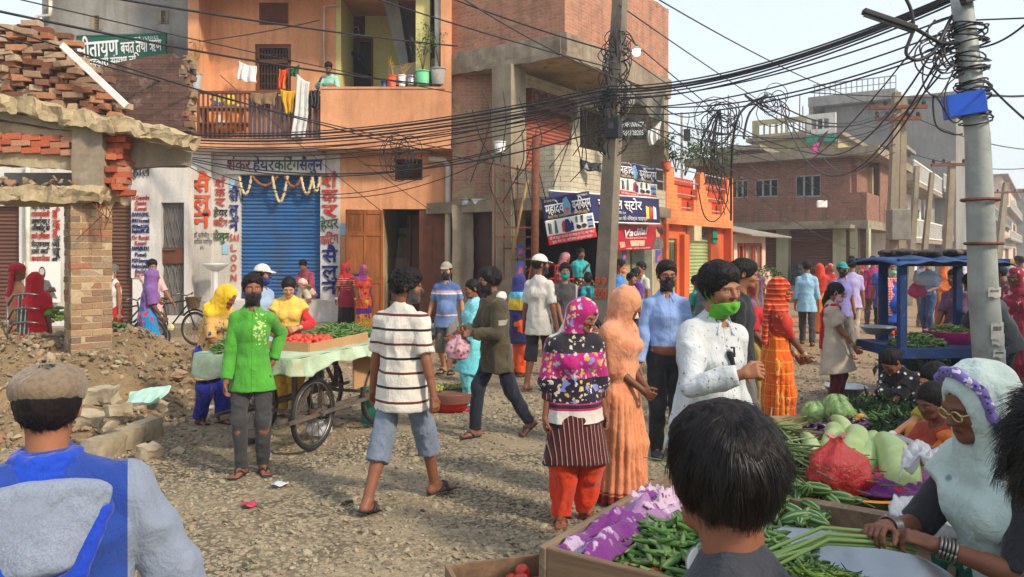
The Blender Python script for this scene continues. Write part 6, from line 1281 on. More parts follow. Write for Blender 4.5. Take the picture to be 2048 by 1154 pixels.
def build_hut():
 t = thing('tin_roofed_hut', 'small pink and white hut with a corrugated tin roof beside the orange house', 'hut', FE.loc, PH); X, Z = FE.x, FE.z; x0, x1 = X(1468), X(1531); zt = Z(1500, 470); w = MB(); wd = [R(a, b, 492, 552, 0, FE) for a, b in ((1477,1483),(1490,1503),(1509,1520))]
 wall(w, x0, x1, .5, zt, 0, .2, wd); w.box(x1-.2, x1, .2, 4, .5, zt); w.build('wall', M['pinkwhite'], t); MB().box(x0-.02, x1+.02, -.06, .2, 0, .5).build('plinth', M['beige'], t)
 for a in wd:
  f = MB(); e = .1
  for q in ((a[0]-e, a[0], a[2]-e, a[3]+e), (a[1], a[1]+e, a[2]-e, a[3]+e), (a[0], a[1], a[3], a[3]+e), (a[0], a[1], a[2]-e, a[2])): f.box(q[0], q[1], -.04, .05, q[2], q[3])
  fo = f.build('window', plain('red_brown_frame', lin(150,66,48), .8), t); MB().box(a[0], a[1], .1, .14, a[2], a[3]).build('shutter_leaf', plaster('peeling_shutter', lin(190,160,130), lin(90,60,50), .9, 5), fo)
 z0, z1 = Z(1480, 440), Z(1540, 468); n = 60; r = MB(); L = x1-x0+1.2
 r.add([(x0-.1+L*k/n, y, (zt+.55 if y > 1 else zt-.05)+.025*math.cos(PI*k)) for k in range(n+1) for y in (-.6, 2.4)], [(2*k, 2*k+2, 2*k+3, 2*k+1) for k in range(n)]); r.build('tin_roof', plain('old_tin_sheet', lin(150,144,130), .6, .2, 3, dirt=lin(110,90,72)), t, solid=.02)
build_hut()
# ---------------- brick house across the side road ----------------
FF = Fr((13.3, 29.0, 0), PH-PI/2)
def build_brickhouse():
 t = thing('brick_house', 'unplastered two storey brick house with roller shutters and a deep roof slab', 'building', FF.loc, FF.rz); X, Z = FF.x, FF.z; xl = X(1392); z1 = Z(1736, 440); zt = Z(1736, 312); zb = .55
 k = lambda a, b, c, d: R(a, b, c, d, 0, FF)
 wins = [k(1591,1641,350,394), k(1510,1556,358,394), k(1462,1496,360,396)]; bal = (X(1702), .35, z1+.9, zt); w = MB(); wall(w, xl, X(1700), z1, zt, 0, .25, wins); wall(w, X(1700), 0, z1, z1+1.05, 0, .2); w.box(-.2, 0, .2, 7, z1, z1+1.05); w.box(X(1700), X(1700)+.2, .25, 3, z1, zt); w.box(X(1700), 0, 2.6, 2.8, z1, zt); w.box(-.2, 0, 2.6, 8, z1, zt); w.build('brick_wall', M['brickfar'], t)
 for a in wins:
  f = MB(); n = 3
  for q in range(n+1): x = a[0]+(a[1]-a[0])*q/n; f.box(x-.03, x+.03, .02, .1, a[2], a[3])
  f.box(a[0], a[1], .02, .1, a[3]-.05, a[3]); f.box(a[0], a[1], .02, .1, a[2], a[2]+.05); fo = f.build('window', M['galv'], t); MB().box(a[0], a[1], .11, .13, a[2], a[3]).build('pane', M['glass'], fo)
 s = MB(); s.box(xl-.3, .5, -.55, 8, zt, zt+.32); s.build('roof_slab', M['concrete'], t); b = MB(); b.box(xl, .05, -.06, 8, z1-.32, z1); b.box(xl, -.4, -.9, -.06, z1-.32, z1-.18); b.build('floor_slab', M['concrete'], t)
 c = MB()
 for a, e in ((1553,1577),(1666,1692),(1700,1715),(1733,1738),(1470,1486)): c.box(X(a), X(e), -.05, .4, zb, z1-.32)
 c.build('column', plaster('pale_green_concrete', lin(170,172,140), lin(120,116,90), .5, 2), t)
 for a, e in ((1577,1666),(1486,1553),(1405,1470)): shutter('shutter', X(a)+.02, X(e)-.02, zb, z1-.32, .25, M['brownshut'], t, .11)
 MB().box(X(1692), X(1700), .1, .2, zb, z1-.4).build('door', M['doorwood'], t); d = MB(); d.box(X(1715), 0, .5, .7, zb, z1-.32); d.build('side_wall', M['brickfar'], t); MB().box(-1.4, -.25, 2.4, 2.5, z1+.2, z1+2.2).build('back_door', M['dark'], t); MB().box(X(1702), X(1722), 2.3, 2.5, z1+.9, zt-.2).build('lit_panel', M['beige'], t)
 st = MB()
 for q in range(3): st.box(xl, .3, -.5-.4*q, -.05, -.1, zb-.18*q-.02)
 st.build('plinth_steps', M['concrete'], t)
build_brickhouse()
def far_house(label, px0, px1, py0, d, mat, rot, depth=8, cat='building', storeys=2, wmat=None, rail=None, name='house', wins=3, roofmat=None, zbase=0.0):
 p = at(px1, HZ, d); fr = Fr((p.x, d, 0), rot); x0 = fr.x(px0); zt = fr.z(px1, py0); t = thing(name, label, cat, fr.loc, rot); w = MB(); hs = []; zh = (zt-zbase)/storeys
 for s in range(storeys):
  for q in range(wins): c = x0*(1-(q+.5)/wins); ww = abs(x0)/wins*.22; hs.append((c-ww, c+ww, zbase+zh*s+zh*.32, zbase+zh*s+zh*.74))
 wall(w, x0, 0, zbase, zt, 0, .25, hs); w.box(-.25, 0, .25, depth, zbase, zt); w.box(x0, x0+.25, .25, depth, zbase, zt); w.build('wall', mat, t); r = MB(); r.box(x0-.3, .3, -.4, depth, zt, zt+.2)
 r.build('roof_slab', roofmat or M['concrete'], t)
 for a in hs: 
  f = MB(); e = .07
  for q in ((a[0], a[0]+e, a[2], a[3]), (a[1]-e, a[1], a[2], a[3]), (a[0]+e, a[1]-e, a[3]-e, a[3]), (a[0]+e, a[1]-e, a[2], a[2]+e), ((a[0]+a[1])/2-.03, (a[0]+a[1])/2+.03, a[2]+e, a[3]-e)): f.box(q[0], q[1], .06, .12, q[2], q[3])
  fo = f.build('window', wmat or M['greypaint'], t); MB().box(a[0], a[1], .13, .15, a[2], a[3]).build('pane', M['glass'], fo)
 return t, fr, x0, zt
def balcony(t, x0, x1, z, out, mat, railmat, h=.95, solid=False, step=.16):
 b = MB(); b.box(x0, x1, -out, 0, z-.18, z); b.build('balcony_slab', mat, t); r = MB()
 if solid: r.box(x0, x1, -out, -out+.12, z, z+h)
 else:
  r.box(x0, x1, -out, -out+.08, z+h-.08, z+h); r.box(x0, x1, -out, -out+.08, z+.04, z+.1)
  for q in range(int((x1-x0)/step)): x = x0+step*(q+.5); r.box(x-.03, x+.03, -out+.02, -out+.06, z+.1, z+h-.08)
 r.build('balustrade', railmat, t)
PB = FF.rz
t, fr, x0, zt = far_house('large unpainted grey concrete block rising behind the brick house', 1650, 1912, 190, 52, plaster('raw_grey_render', lin(140,138,132), lin(86,82,78), .7, .35, .7), PB, 14, storeys=1, wins=0, name='concrete_block')
MB().box(x0-.9, x0*.42, -1.2, 6, zt, zt+.5).box(x0-.9, x0*.42, -1.2, 6, zt+.5, zt+.7).build('roof_overhang', M['grey'], t); r = MB()
for q in range(16): x = x0-.5+(x0*.42-x0+.5)*q/15; r.box(x-.03, x+.03, -1, -.94, zt+.7, zt+1.6)
r.box(x0-.6, x0*.42, -1, -.94, zt+1.55, zt+1.62); r.box(x0-.6, x0*.42, -1, -.94, zt+1.1, zt+1.15); r.build('roof_railing', M['galv'], t)
MB().box(x0-.9, x0-.6, -1, 5, zt-4, zt).build('column', M['concrete'], t)
t, fr, x0, zt = far_house('sooty low brick block on the roof in front of the grey concrete block', 1662, 1795, 292, 44, M['darkbrick'], PB, 5, storeys=1, wins=0, name='brick_block')
t, fr, x0, zt = far_house('yellow-green house with a cut-out roof parapet behind the brick house', 1508, 1676, 272, 38, M['olive'], PB, 6, storeys=2, wins=3)
b = MB(); hs = [(x0*(1-(q+.5)/14)-.12, x0*(1-(q+.5)/14)+.12, zt+.35, zt+.85) for q in range(14)]; wall(b, x0, x0*.33, zt+.2, zt+1.1, -.3, -.15, [h for h in hs if h[0] > x0+.1 and h[1] < x0*.33-.1]); b.build('parapet', M['olive'], t); b = MB(); wall(b, x0*.33, 0, zt+.1, zt+1.1, -.5, -.35, [h for h in hs if h[0] > x0*.33+.1 and h[1] < -.1]); b.build('parapet', M['white'], t); MB().box(x0*.33, 0, -.52, -.3, zt-.3, zt+.1).build('green_band', M['green'], t)
t, fr, x0, zt = far_house('dark low brick annex left of the yellow-green house', 1436, 1512, 300, 36, M['darkbrick'], PB, 5, storeys=2, wins=1)
FHs = PH
def street_house(label, px0, px1, d0, py0, mat, storeys, wmat, balc, rail, wins, roof=None, line=None):
 p = at(px0, HZ, d0); fr = Fr((p.x, d0, 0), PH); x1 = fr.x(px1); zt = fr.z(px0, py0); t = thing('street_house', label, 'building', fr.loc, PH); w = MB(); hs = []; zh = zt/storeys
 for s in range(storeys):
  for q in range(wins): c = x1*(q+.5)/wins; ww = x1/wins*.2; hs.append((c-ww, c+ww, zh*s+(zh*.28 if s else .1), zh*s+zh*.74))
 wall(w, 0, x1, 0, zt, 0, .25, hs); w.box(0, .25, .25, 9, 0, zt); w.box(x1-.25, x1, .25, 9, 0, zt); w.build('wall', mat, t); MB().box(-.3, x1+.3, -.6, 9, zt, zt+.22).build('roof_slab', M['concrete'], t)
 for a in hs:
  f = MB(); e = .08
  for q in ((a[0], a[0]+e, a[2], a[3]), (a[1]-e, a[1], a[2], a[3]), (a[0]+e, a[1]-e, a[3]-e, a[3]), ((a[0]+a[1])/2-.03, (a[0]+a[1])/2+.03, a[2], a[3]-e)): f.box(q[0], q[1], .06, .12, q[2], q[3])
  fo = f.build('window' if a[2] > zh*.5 else 'shop_door', wmat, t); MB().box(a[0], a[1], .13, .15, a[2], a[3]).build('pane', M['glass'] if a[2] > zh*.5 else M['brownshut'], fo)
 for s in range(1, storeys+(1 if roof else 0)): balcony(t, 0, x1, zh*s+(.22 if s == storeys else 0), balc, M['concrete'], rail, step=.22 if roof else .3)
 return t, fr, x1, zt
whb = plaster('white_balustrade', (.7,.68,.62), (.3,.28,.24), .6, 2)
street_house('long white house with a pillared white balustrade along its upper floor', 1776, 1842, 36, 372, M['white'], 2, plain('green_frame', lin(80,120,100)), 1.1, whb, 5, True)
street_house('white two storey house further along the street with a white roof balustrade', 1848, 1904, 48, 386, M['grey'], 2, plain('green_frame2', lin(90,124,110)), 1.1, whb, 4, True)
t, fr, x1, zt = street_house('cream three storey house with curved pale balconies', 1906, 1946, 60, 250, M['cream'], 4, plain('red_frame', lin(150,70,50)), 1.2, whb, 3)
street_house('white house with stacked balconies down the street', 1950, 2000, 66, 376, M['white'], 3, M['greypaint'], 1.3, M['galv'], 4)
street_house('pinkish grey house with a flat roof far down the street', 2004, 2050, 84, 352, M['pinkwhite'], 3, M['greypaint'], .8, whb, 4)
street_house('distant grey house at the far end of the street', 2052, 2085, 120, 380, M['grey'], 3, M['greypaint'], .8, whb, 4)
t = thing('unseen_shade_house', 'unseen plastered house added on the near side to shade the foreground', 'building', (7.2, -3.6, 0), PH); MB().box(0, 9.0, -6, 0, 0, 6.6).build('wall', M['cream'], t); MB().box(-.4, 9.4, -6.2, .6, 6.6, 6.85).build('roof_slab', M['concrete'], t)  # unseen house, added out of view to cast shade over the foreground
# ---------------- poles and wires ----------------
def wrap(c, r, n, zr, k=14, rr=.008):
 m = MB()
 for q in range(n):
  z = random.uniform(*zr); a = random.uniform(0, 6); R_ = r*random.uniform(1.0, 1.3); sl = random.uniform(-.1, .1)
  m.tube([c+Vector((R_*math.cos(a+h), R_*math.sin(a+h), z+sl*math.sin(h)+.01*h)) for h in np.linspace(0, 2*PI*random.uniform(.8, 1.6), k)], rr, 4)
 return m
def tangle(c, n, rad_, rr=.008, drop=0.0, seed=0):
 g = random.Random(seed); m = MB()
 for q in range(n):
  a, t = g.uniform(0, 2*PI), g.uniform(-.6, .6); R_ = rad_*g.uniform(.4, 1.1); e = g.uniform(.5, 1.3); ox, oz = g.gauss(0, rad_*.25), g.gauss(0, rad_*.3)-drop*g.random()
  m.tube([c+Vector((ox+R_*math.cos(h)*math.cos(t), R_*math.cos(h)*math.sin(t), oz+R_*e*math.sin(h))) for h in np.linspace(a, a+g.uniform(2.2, 6.5), 16)], rr*g.uniform(.6, 1.3), 4)
 return m
PA, PT = gp(1990, 876), at(1916, -60, 7.2)
t = thing('utility_pole', 'leaning tapered concrete utility pole beside the blue stall, wrapped in wires', 'utility pole', PA)
pts = [Vector(), (PT-PA)*.33+Vector((-.0,0,0)), (PT-PA)*.66+Vector((.06,0,0)), PT-PA]
MB().tube([pts[0], pts[0].lerp(pts[1],.5), pts[1], pts[1].lerp(pts[2],.5), pts[2], pts[3]], [.150,.141,.131,.121,.108,.088], 20).build('shaft', M['galv'], t, True)
ax = lambda py: (lambda z: PA.lerp(PT, (z-PA.z)/(PT.z-PA.z)))(CH-(py-HZ)/F*7.4)
m = wrap(Vector(), .12, 26, (0,0)); m = MB()
for a, b in ((60,170,),(170,260)):
 for q in range(15):
  c = ax(random.uniform(a, b))-PA; R_ = .125*random.uniform(1, 1.35); ph = random.uniform(0, 6); m.tube([c+Vector((R_*math.cos(h+ph)+.05, R_*math.sin(h+ph), .03*math.sin(h*1.3))) for h in np.linspace(0, 6.5, 16)], .008, 4)
m.build('wire_wrap', M['cable'], t, True)
for py in (400, 487):
 c = ax(py)-PA; MB().tube([c+Vector((.158*math.cos(h)+.04, .158*math.sin(h), 0)) for h in np.linspace(0, 2*PI, 20)], .016, 5).build('band', M['rust'], t)
bill = plain('old_paper', lin(176,174,166), .9, .2, 20)
for py, h in ((575,.09),(645,.16),(668,.10),(700,.07)):
 c = ax(py)-PA; a0 = -1.9; P = lambda u, v: (c.x+.01+.152*math.cos(a0+u*.9), c.y+.152*math.sin(a0+u*.9), c.z-h*v+.01*math.sin(u*9)); MB().sheet(P, 6, 3).build('paper_bill', bill, t, True)
 MB().sheet(lambda u, v: (c.x+.01+.154*math.cos(a0+.12+u*.55), c.y+.154*math.sin(a0+.12+u*.55), c.z-h*(.2+.25*v)), 5, 2).build('print', M['ink_grey'], t, True)
cr = MB(); c = ax(22)-PA; cr.bar(c+Vector((-.05,-.12,.0)), c+Vector((.22,-.12,.10)), .09, .06); cr.build('cross_arm', M['black'], t)
bx = at(1928, 210, 7.25); t = thing('junction_box', 'bright blue steel junction box strapped to the leaning pole', 'box', bx, rad(-14)); mb = MB(Matrix.Rotation(rad(-8), 4, 'Y')); mb.box(-.165,.165,-.09,.09,-.105,.105); mb.build('case', M['bluebox'], t, bevel=.006); MB(Matrix.Rotation(rad(-8), 4, 'Y')).box(.166,.172,-.07,.07,-.08,.09).box(.172,.19,-.03,.0,-.02,.03).build('door', M['bluebox'], t, bevel=.003)
a, b = at(1726, 22, 7.0), at(1832, 58, 7.0); t = thing('street_lamp', 'black tubular street lamp fixture on an arm from the leaning pole', 'street lamp', a); MB().bar((0,0,0), b-a, .075, .05).build('housing', M['black'], t, bevel=.01); MB().tube([(b-a)*.02+Vector((0,0,-.035)), (b-a)*.97+Vector((0,0,-.035))], .016, 8).build('tube_light', M['ink_grey'], t, True); MB().tube([b-a, at(1880,86,7.1)-a, ax(95)-a], .018, 6).build('arm', M['black'], t, True)
PBs, PBt = at(1203, 700, 13.0), at(1243, -60, 13.0); PBs.z = 0
t = thing('utility_pole', 'dark square concrete pole in front of the shop house with number painted on it', 'utility pole', PBs)
v = PBt-PBs; h0, h1 = .17, .115; cs = PH; m = MB(); R_ = lambda w: [Vector((w*math.cos(cs+PI/4+PI/2*k)*1.2, w*math.sin(cs+PI/4+PI/2*k)*1.2, 0)) for k in range(4)]
vs = R_(h0)+[p+v for p in R_(h1)]; m.add([tuple(p) for p in vs], [(3,2,1,0),(4,5,6,7)]+[(k,(k+1)%4,(k+1)%4+4,k+4) for k in range(4)]); m.build('shaft', plaster('pole_concrete', lin(132,122,106), lin(70,64,58), .8, 1.6), t, bevel=.012)
wr = MB()
for a, b, n in ((70,150,26),(150,250,36),(250,300,10)):
 for q in range(n):
  z = CH-(random.uniform(a,b)-HZ)/F*13; c = PBs.lerp(PBt, z/PBt.z)-PBs; q_ = random.uniform(.18,.34); ph = random.uniform(0,6); e = random.uniform(.4,1.2); wr.tube([c+Vector((q_*math.cos(h)*math.cos(ph), q_*math.cos(h)*math.sin(ph), q_*e*math.sin(h))) for h in np.linspace(ph, ph+random.uniform(3,7), 16)], .010, 4)
wr.build('wire_tangle', M['cable'], t, True)
fx = Vector((-.571,-.821,0))
def painted(s, px, py, hpx, w):
 z = CH-(py-HZ)/F*12.85; o = text(s, hpx*13/F, M['ink_orange'], t, 0, 0, 0, width=w, bold=.03); c = PBs.lerp(PBt, z/PBt.z)-PBs; o.rotation_euler = (0, 0, PH-PI/2); o.location = c+fx*.146
painted('99', 1205, 570, 22, .20); painted('200', 1205, 596, 24, .24); o = MB().box(-.11,.11,-.003,.003,-.008,.008).build('painted_line', M['ink_orange'], t); z = CH-(578-HZ)/F*12.85; o.location = PBs.lerp(PBt, z/PBt.z)-PBs+fx*.146; o.rotation_euler.z = PH-PI/2
bp = at(1226, 256, 12.7); t = thing('meter_box', 'black electricity meter box on the dark concrete pole', 'box', bp, PH-PI/2); MB().box(-.13,.13,-.07,.07,-.17,.17).build('case', M['black'], t, bevel=.01); MB().box(-.05,.05,-.078,-.07,-.02,.08).build('window', M['glass'], t)
lp = at(1273, 100, 12.9); t = thing('bulb_lamp', 'lit white bulb under a small shade beside the concrete pole', 'lamp', lp); em = Mt('lit_bulb'); em.set(Emission_Color=(1,.97,.9,1), Emission_Strength=6.0); em.color((.9,.9,.85)); MB().lathe([(0,-.10),(.05,-.085),(.07,-.04),(.05,.0),(.03,.03)], 14).build('bulb', em, t, True); MB().lathe([(.03,.05),(.11,.0),(.115,-.01),(.03,.06)], 16).build('shade', M['galv'], t, True); MB().tube([(0,0,.05), (-.1,0,.25), (-.32,0,.28)], .012, 5).build('bracket', M['black'], t, True)
def smallpole(px0, py0, px1, py1, d, r, label, arms=(), mat='concrete', box=None):
 a, b = at(px0, py0, d), at(px1, py1, d); a.z = 0; t = thing('utility_pole', label, 'utility pole', a); MB().tube([Vector(), b-a], [r*1.15, r*.8], 4 if mat == 'concrete' else 8).build('shaft', M[mat], t)
 for z, w in arms:
  c = (b-a)*z; MB().bar(c+Vector((-w,-.12,0)), c+Vector((w,-.12,.03)), .10).build('cross_arm', M['rust'], t)
  for q in (-.9,-.45,.45,.9): MB().tube([c+Vector((q*w,-.12,.03)), c+Vector((q*w,-.12,.14)), c+Vector((q*w,-.12,.2))], [.03,.06,.03], 6).build('insulator', M['black'], t)
 if box: c = (b-a)*box; MB().box(c.x-.25, c.x+.25, c.y-.5, c.y-.15, c.z-.4, c.z+.4).build('switch_box', M['greypaint'], t, bevel=.02)
 return t
smallpole(1778, 640, 1793, 185, 20.5, .15, 'left of the tall twin concrete poles beyond the blue stall', ((.93,.75),(.88,.6)), box=.42); smallpole(1799, 640, 1806, 196, 20.7, .13, 'right of the tall twin concrete poles beyond the blue stall', ())
smallpole(1816, 640, 1834, 332, 27, .13, 'short leaning concrete pole with meter tangle behind the twin poles'); smallpole(1840, 640, 1864, 345, 31, .13, 'thin leaning pole behind the tangle pole', ()); smallpole(1888, 640, 1904, 322, 26, .16, 'leaning pole with a crossbar left of the big leaning pole', ((.97,.75),)); smallpole(1990, 560, 2012, 365, 44, .22, 'small pole with a crossbar at the right end of the street', ((.9,1.1),)); smallpole(1365, 700, 1363, 225, 60, .12, 'far lattice mast against the sky above the orange house')
for px in (1455,1462,1555,1562,1572,1598,1606): 
 a = at(px, 300, 40); o = MB().tube([Vector(), at(px+random.uniform(-2,2), 195+random.uniform(-10,40), 40)-a], .03, 4).build('rebar', M['rust'], None); o.location = a; tag(o, 'thin steel reinforcing rod standing above the distant roof', 'rebar', 'reinforcing rods above the roof')
def cable(p, q, sag, r=.012, label='thin black cable strung across the street', group='overhead cables', n=22, mid=None):
 a, b = at(*p), at(*q); pts = [a.lerp(b, u)-Vector((0,0,sag*4*u*(1-u))) for u in np.linspace(0, 1, n)]; o = a.copy(); ob = MB().tube([x-o for x in pts], r, 5).build('cable', M['cable'], None, True); ob.location = o; return tag(ob, label, 'cable', group)
RP = lambda y: (1905, y, 7.35); MP = lambda y: (1222, y, 12.8)
for i, dy in enumerate((0, 5, 9, 14, 20)): cable((1935,-25+dy,7.3), (1218,172+dy*1.3,12.8), .25, .017 if i in (1,2) else .011, 'thick black cable of the main bundle from leaning pole to concrete pole', 'main cable bundle')
for i, dy in enumerate((0,4,9,13,18,24)): cable((1222,170+dy*1.6,12.8), (330,262+dy*1.1,16.8), .32, .022 if i in (1,3) else .012, 'thick black cable of the main bundle in front of the balcony', 'main cable bundle')
for i, dy in enumerate((0,5,10,16)): cable((1222,185+dy*2,12.8), (330,290+dy*1.2,16.6), .42, .011, 'drooping cable from the concrete pole to the ruin', 'drooping cables')
for (a, b, s_) in (((1940,20,7.3),(1240,195,12.8),.2),((1940,45,7.3),(1240,215,12.8),.22),((1930,75,7.3),(1230,205,12.8),.3),((1930,85,7.3),(1235,225,12.8),.25)): cable(a, b, s_, .010)
for (a, b, s_, r) in (((1238,10,12.8),(1760,340,34),.2,.012),((1285,-20,10),(1800,225,20),.2,.010),((1238,60,12.8),(1700,420,34),.2,.012),((1238,100,12.8),(1640,330,30),.3,.010),((1236,160,12.8),(1720,500,30),.5,.010),((1238,225,12.8),(1705,405,30),.4,.012),((1190,-30,9),(380,-60,10),.1,.01)): cable(a, b, s_, r)
for (a, b, s_, r) in (((-40,14,9.0),(880,170,16.9),.12,.018),((-40,-20,9.5),(905,185,16.9),.05,.010),((-40,40,8.6),(1000,330,16),.15,.012),((-40,60,8.8),(905,300,16.5),.1,.010),((215,-6,9),(915,92,16),.05,.016),((700,-20,12),(1240,140,12.8),.05,.012),((900,-20,12),(1240,160,12.8),.1,.012),((640,40,18.3),(378,85,18),.05,.012),((860,-20,14),(1230,105,12.8),.05,.014)): cable(a, b, s_, r, 'thin cable strung across the house fronts', 'house front cables')
for (a, b, s_, r) in (((360,312,16),(1222,255,12.8),.55,.014),((360,316,16),(1000,300,15.5),.45,.012),((372,320,15.8),(860,350,16.5),.55,.010),((372,330,15.8),(640,375,17),.3,.010),((640,395,17),(1010,300,15.8),.3,.010),((730,330,17),(1170,230,13.5),.3,.012),((690,300,17.1),(860,420,17),.0,.008),((440,150,17),(760,420,17.3),.05,.009)): cable(a, b, s_, r, 'sagging service cable at the saloon sign level', 'sagging service cables')
for (a, b, s_, r) in (((1955,185,7.4),(2100,182,9),.05,.012),((1620,185,20),(2100,188,20),.1,.014),((1800,200,20.5),(1560,210,16),.5,.016),((1800,225,20.5),(1300,235,13),.5,.014),((1800,245,20.5),(1300,255,13),.5,.012),((1800,285,20.5),(1470,250,18),.5,.014),((1800,300,20.5),(1450,290,18),.5,.012),((1800,220,20.6),(2100,300,26),.3,.016),((1800,300,20.6),(2100,330,26),.3,.014),((1960,150,7.4),(2070,255,6),.02,.010),((1958,95,7.4),(2075,25,6.5),.06,.010),((1950,40,7.4),(2080,35,7),.0,.008),((1420,215,17),(1300,190,14),.3,.012),((1490,190,17),(1800,215,20.5),.6,.02),((1490,192,17),(1800,230,20.5),.75,.016)): cable(a, b, s_, r, 'cable strung above the right side of the street', 'right side cables')
for (a, b, s_, r) in (((1890,60,7.3),(1560,200,17),1.2,.011),((1890,90,7.3),(1555,190,17),1.5,.011),((1880,130,7.3),(1620,260,18),1.0,.010),((1880,150,7.3),(1700,215,20),.5,.010),((1870,40,7.2),(1500,330,24),.8,.009)): cable(a, b, s_, r, 'slack wire fanning out from the leaning pole', 'slack wires from the leaning pole')
for cx, cy, d, n, rd, lb in ((1440,218,17,22,.42,'bunched wire joint hanging in the air over the orange house'),(1538,188,17,12,.35,'second wire joint in the air right of the bunched one'),(800,290,16.6,18,.35,'coil of spare wire on the saloon wall above the canopy')): c = at(cx, cy, d); o = tangle(Vector(), n, rd, .010, rd*1.2, cx).build('wire_coil', M['cable'], None, True); o.location = c; tag(o, lb, 'wire coil')
def loopwire(pts, r, label, group=None):
 P = [at(*p) for p in pts]; o = P[0].copy(); Q = []
 for i in range(len(P)-1):
  p0, p1, p2, p3 = P[max(i-1,0)], P[i], P[i+1], P[min(i+2,len(P)-1)]
  for u in np.linspace(0, 1, 7)[:-1]: Q.append(.5*((2*p1)+(p2-p0)*u+(2*p0-5*p1+4*p2-p3)*u*u+(3*p1-p0-3*p2+p3)*u**3)-o)
 Q.append(P[-1]-o); e = MB().tube(Q, r, 6).build('cable', M['cable'], None, True); e.location = o; return tag(e, label, 'cable', group)
loopwire([(1805,-15,7),(1822,20,7),(1826,60,7),(1812,105,7),(1836,120,7),(1870,100,7.1),(1890,60,7.2),(1905,30,7.3)], .016, 'thick black cable looping below the street lamp')
for k in range(16):
 x, y = random.uniform(1845,1905), random.uniform(20,150); w = random.uniform(20,50); hgt = random.uniform(30,110); loopwire([(x+40,y,7.25),(x-w*.2,y+hgt*.3,7.2),(x-w*.3,y+hgt*.8,7.15),(x+w*.3,y+hgt,7.2),(x+45,y+hgt*.5,7.3)], .007, 'thin black wire looping beside the leaning pole', 'wire loops on the leaning pole')
loopwire([(1895,230,7.2),(1868,190,7.2),(1872,250,7.2),(1905,268,7.2),(1925,268,7.25)], .008, 'black wire loop under the blue box', 'wire loops on the leaning pole')
loopwire([(1536,190,17),(1490,215,17),(1470,255,17),(1463,330,18),(1462,440,20)], .03, 'thick black cable arching down to the orange house'); loopwire([(1536,190,17),(1500,225,17),(1488,270,17),(1490,278,17)], .026, 'cut end of black cable hanging from the air joint')
for k in range(14): x = 1425+random.uniform(-22,28); loopwire([(1440,218,17),((x+1440)/2,245+random.uniform(-10,20),17.2),(x,300+random.uniform(-20,40),18),(x+random.uniform(-30,60),380+random.uniform(-30,60),20)], .012, 'thin wire dropping from the bunched joint', 'wires dropping from the air joint')
loopwire([(1395,370,19.8),(1408,430,19.8),(1430,442,20),(1452,410,20.5),(1463,330,20)], .016, 'black cable loop hanging against the orange parapet')
for k in range(18): x = random.uniform(940,1190); y = random.uniform(170,330); loopwire([(x,y,15),(x+random.uniform(-20,20),y+60,15),(x+random.uniform(-50,50),y+random.uniform(100,190),15.2)], .010, 'loose wire hanging down the brick wall', 'loose wires on the brick wall')
kp = at(1637, 285, 20); t = thing('kite', 'torn pink and dark kite caught in the wires', 'kite', kp); MB().prism([(-.17,-.28),(-.02,-.22),(.26,.32),(.02,.14)], -.01, .01).build('paper', cloth(lin(70,50,60)), t); MB().prism([(-.19,-.30),(-.05,-.26),(.02,.0),(-.12,-.02)], -.016, -.011).build('pink_patch', cloth(lin(200,70,140)), t)
bp = at(1374, 270, 17); o = MB().box(-.07,.07,-.03,.03,-.13,.13).tube([(0,0,.13),(.05,0,.4),(.03,0,.5)], .01, 5).build('hanging_box', M['black'], None, bevel=.01); o.location = bp; tag(o, 'small black box dangling from a wire against the sky', 'box')
bp = at(1644, 408, 26); o = MB().box(-.17,.17,-.05,.05,-.12,.12).build('hanging_tag', M['whiteplastic'], None, bevel=.03); o.location = bp; tag(o, 'small white box hanging on wires before the brick house', 'box')
# ---------------- vegetables ----------------
def pods(name, n, cfn, L, w, mat, bend=.25, parent=None, tilt=.35, dirs=None, seg=5, sides=5, taper=.25, jl=.25, z0=None):
 """curved pods lying in a heap: cfn(n) -> centres"""
 C = cfn(n); m = len(C); a = RNG.uniform(0, 2*PI, m) if dirs is None else dirs(m); tl = RNG.normal(0, tilt, m); l = L*(1+RNG.uniform(-jl, jl, m)); bd = RNG.normal(0, bend, m)
 d = np.stack([np.cos(a)*np.cos(tl), np.sin(a)*np.cos(tl), np.sin(tl)], 1); s = np.stack([-np.sin(a), np.cos(a), np.zeros(m)], 1); u = np.cross(d, s); t = np.linspace(-.5, .5, seg+1)
 cen = C[:, None, :]+d[:, None, :]*(t[None, :, None]*l[:, None, None])+s[:, None, :]*(((t**2-.08)[None, :])*(bd*l)[:, None])[..., None]*2
 wd = w*(1-(np.abs(t)*2)**3*(1-taper)); ph = np.arange(sides)*2*PI/sides
 V = cen[:, :, None, :]+(s[:, None, None, :]*np.cos(ph)[None, None, :, None]+u[:, None, None, :]*np.sin(ph)[None, None, :, None])*wd[None, :, None, None]
 base = (np.arange(m)*(seg+1)*sides)[:, None, None]; i = (np.arange(seg)*sides)[None, :, None]; k = np.arange(sides)[None, None, :]; k2 = (k+1) % sides
 Q = np.stack([base+i+k, base+i+k2, base+i+sides+k2, base+i+sides+k], -1).reshape(-1, 4); o = mesh_obj(name, V.reshape(-1, 3), Q, mat, parent)
 at_ = o.data.attributes.new('tint', 'FLOAT', 'POINT'); at_.data.foreach_set('value', np.repeat(RNG.uniform(0, 1, m), (seg+1)*sides).astype(np.float32)); return o
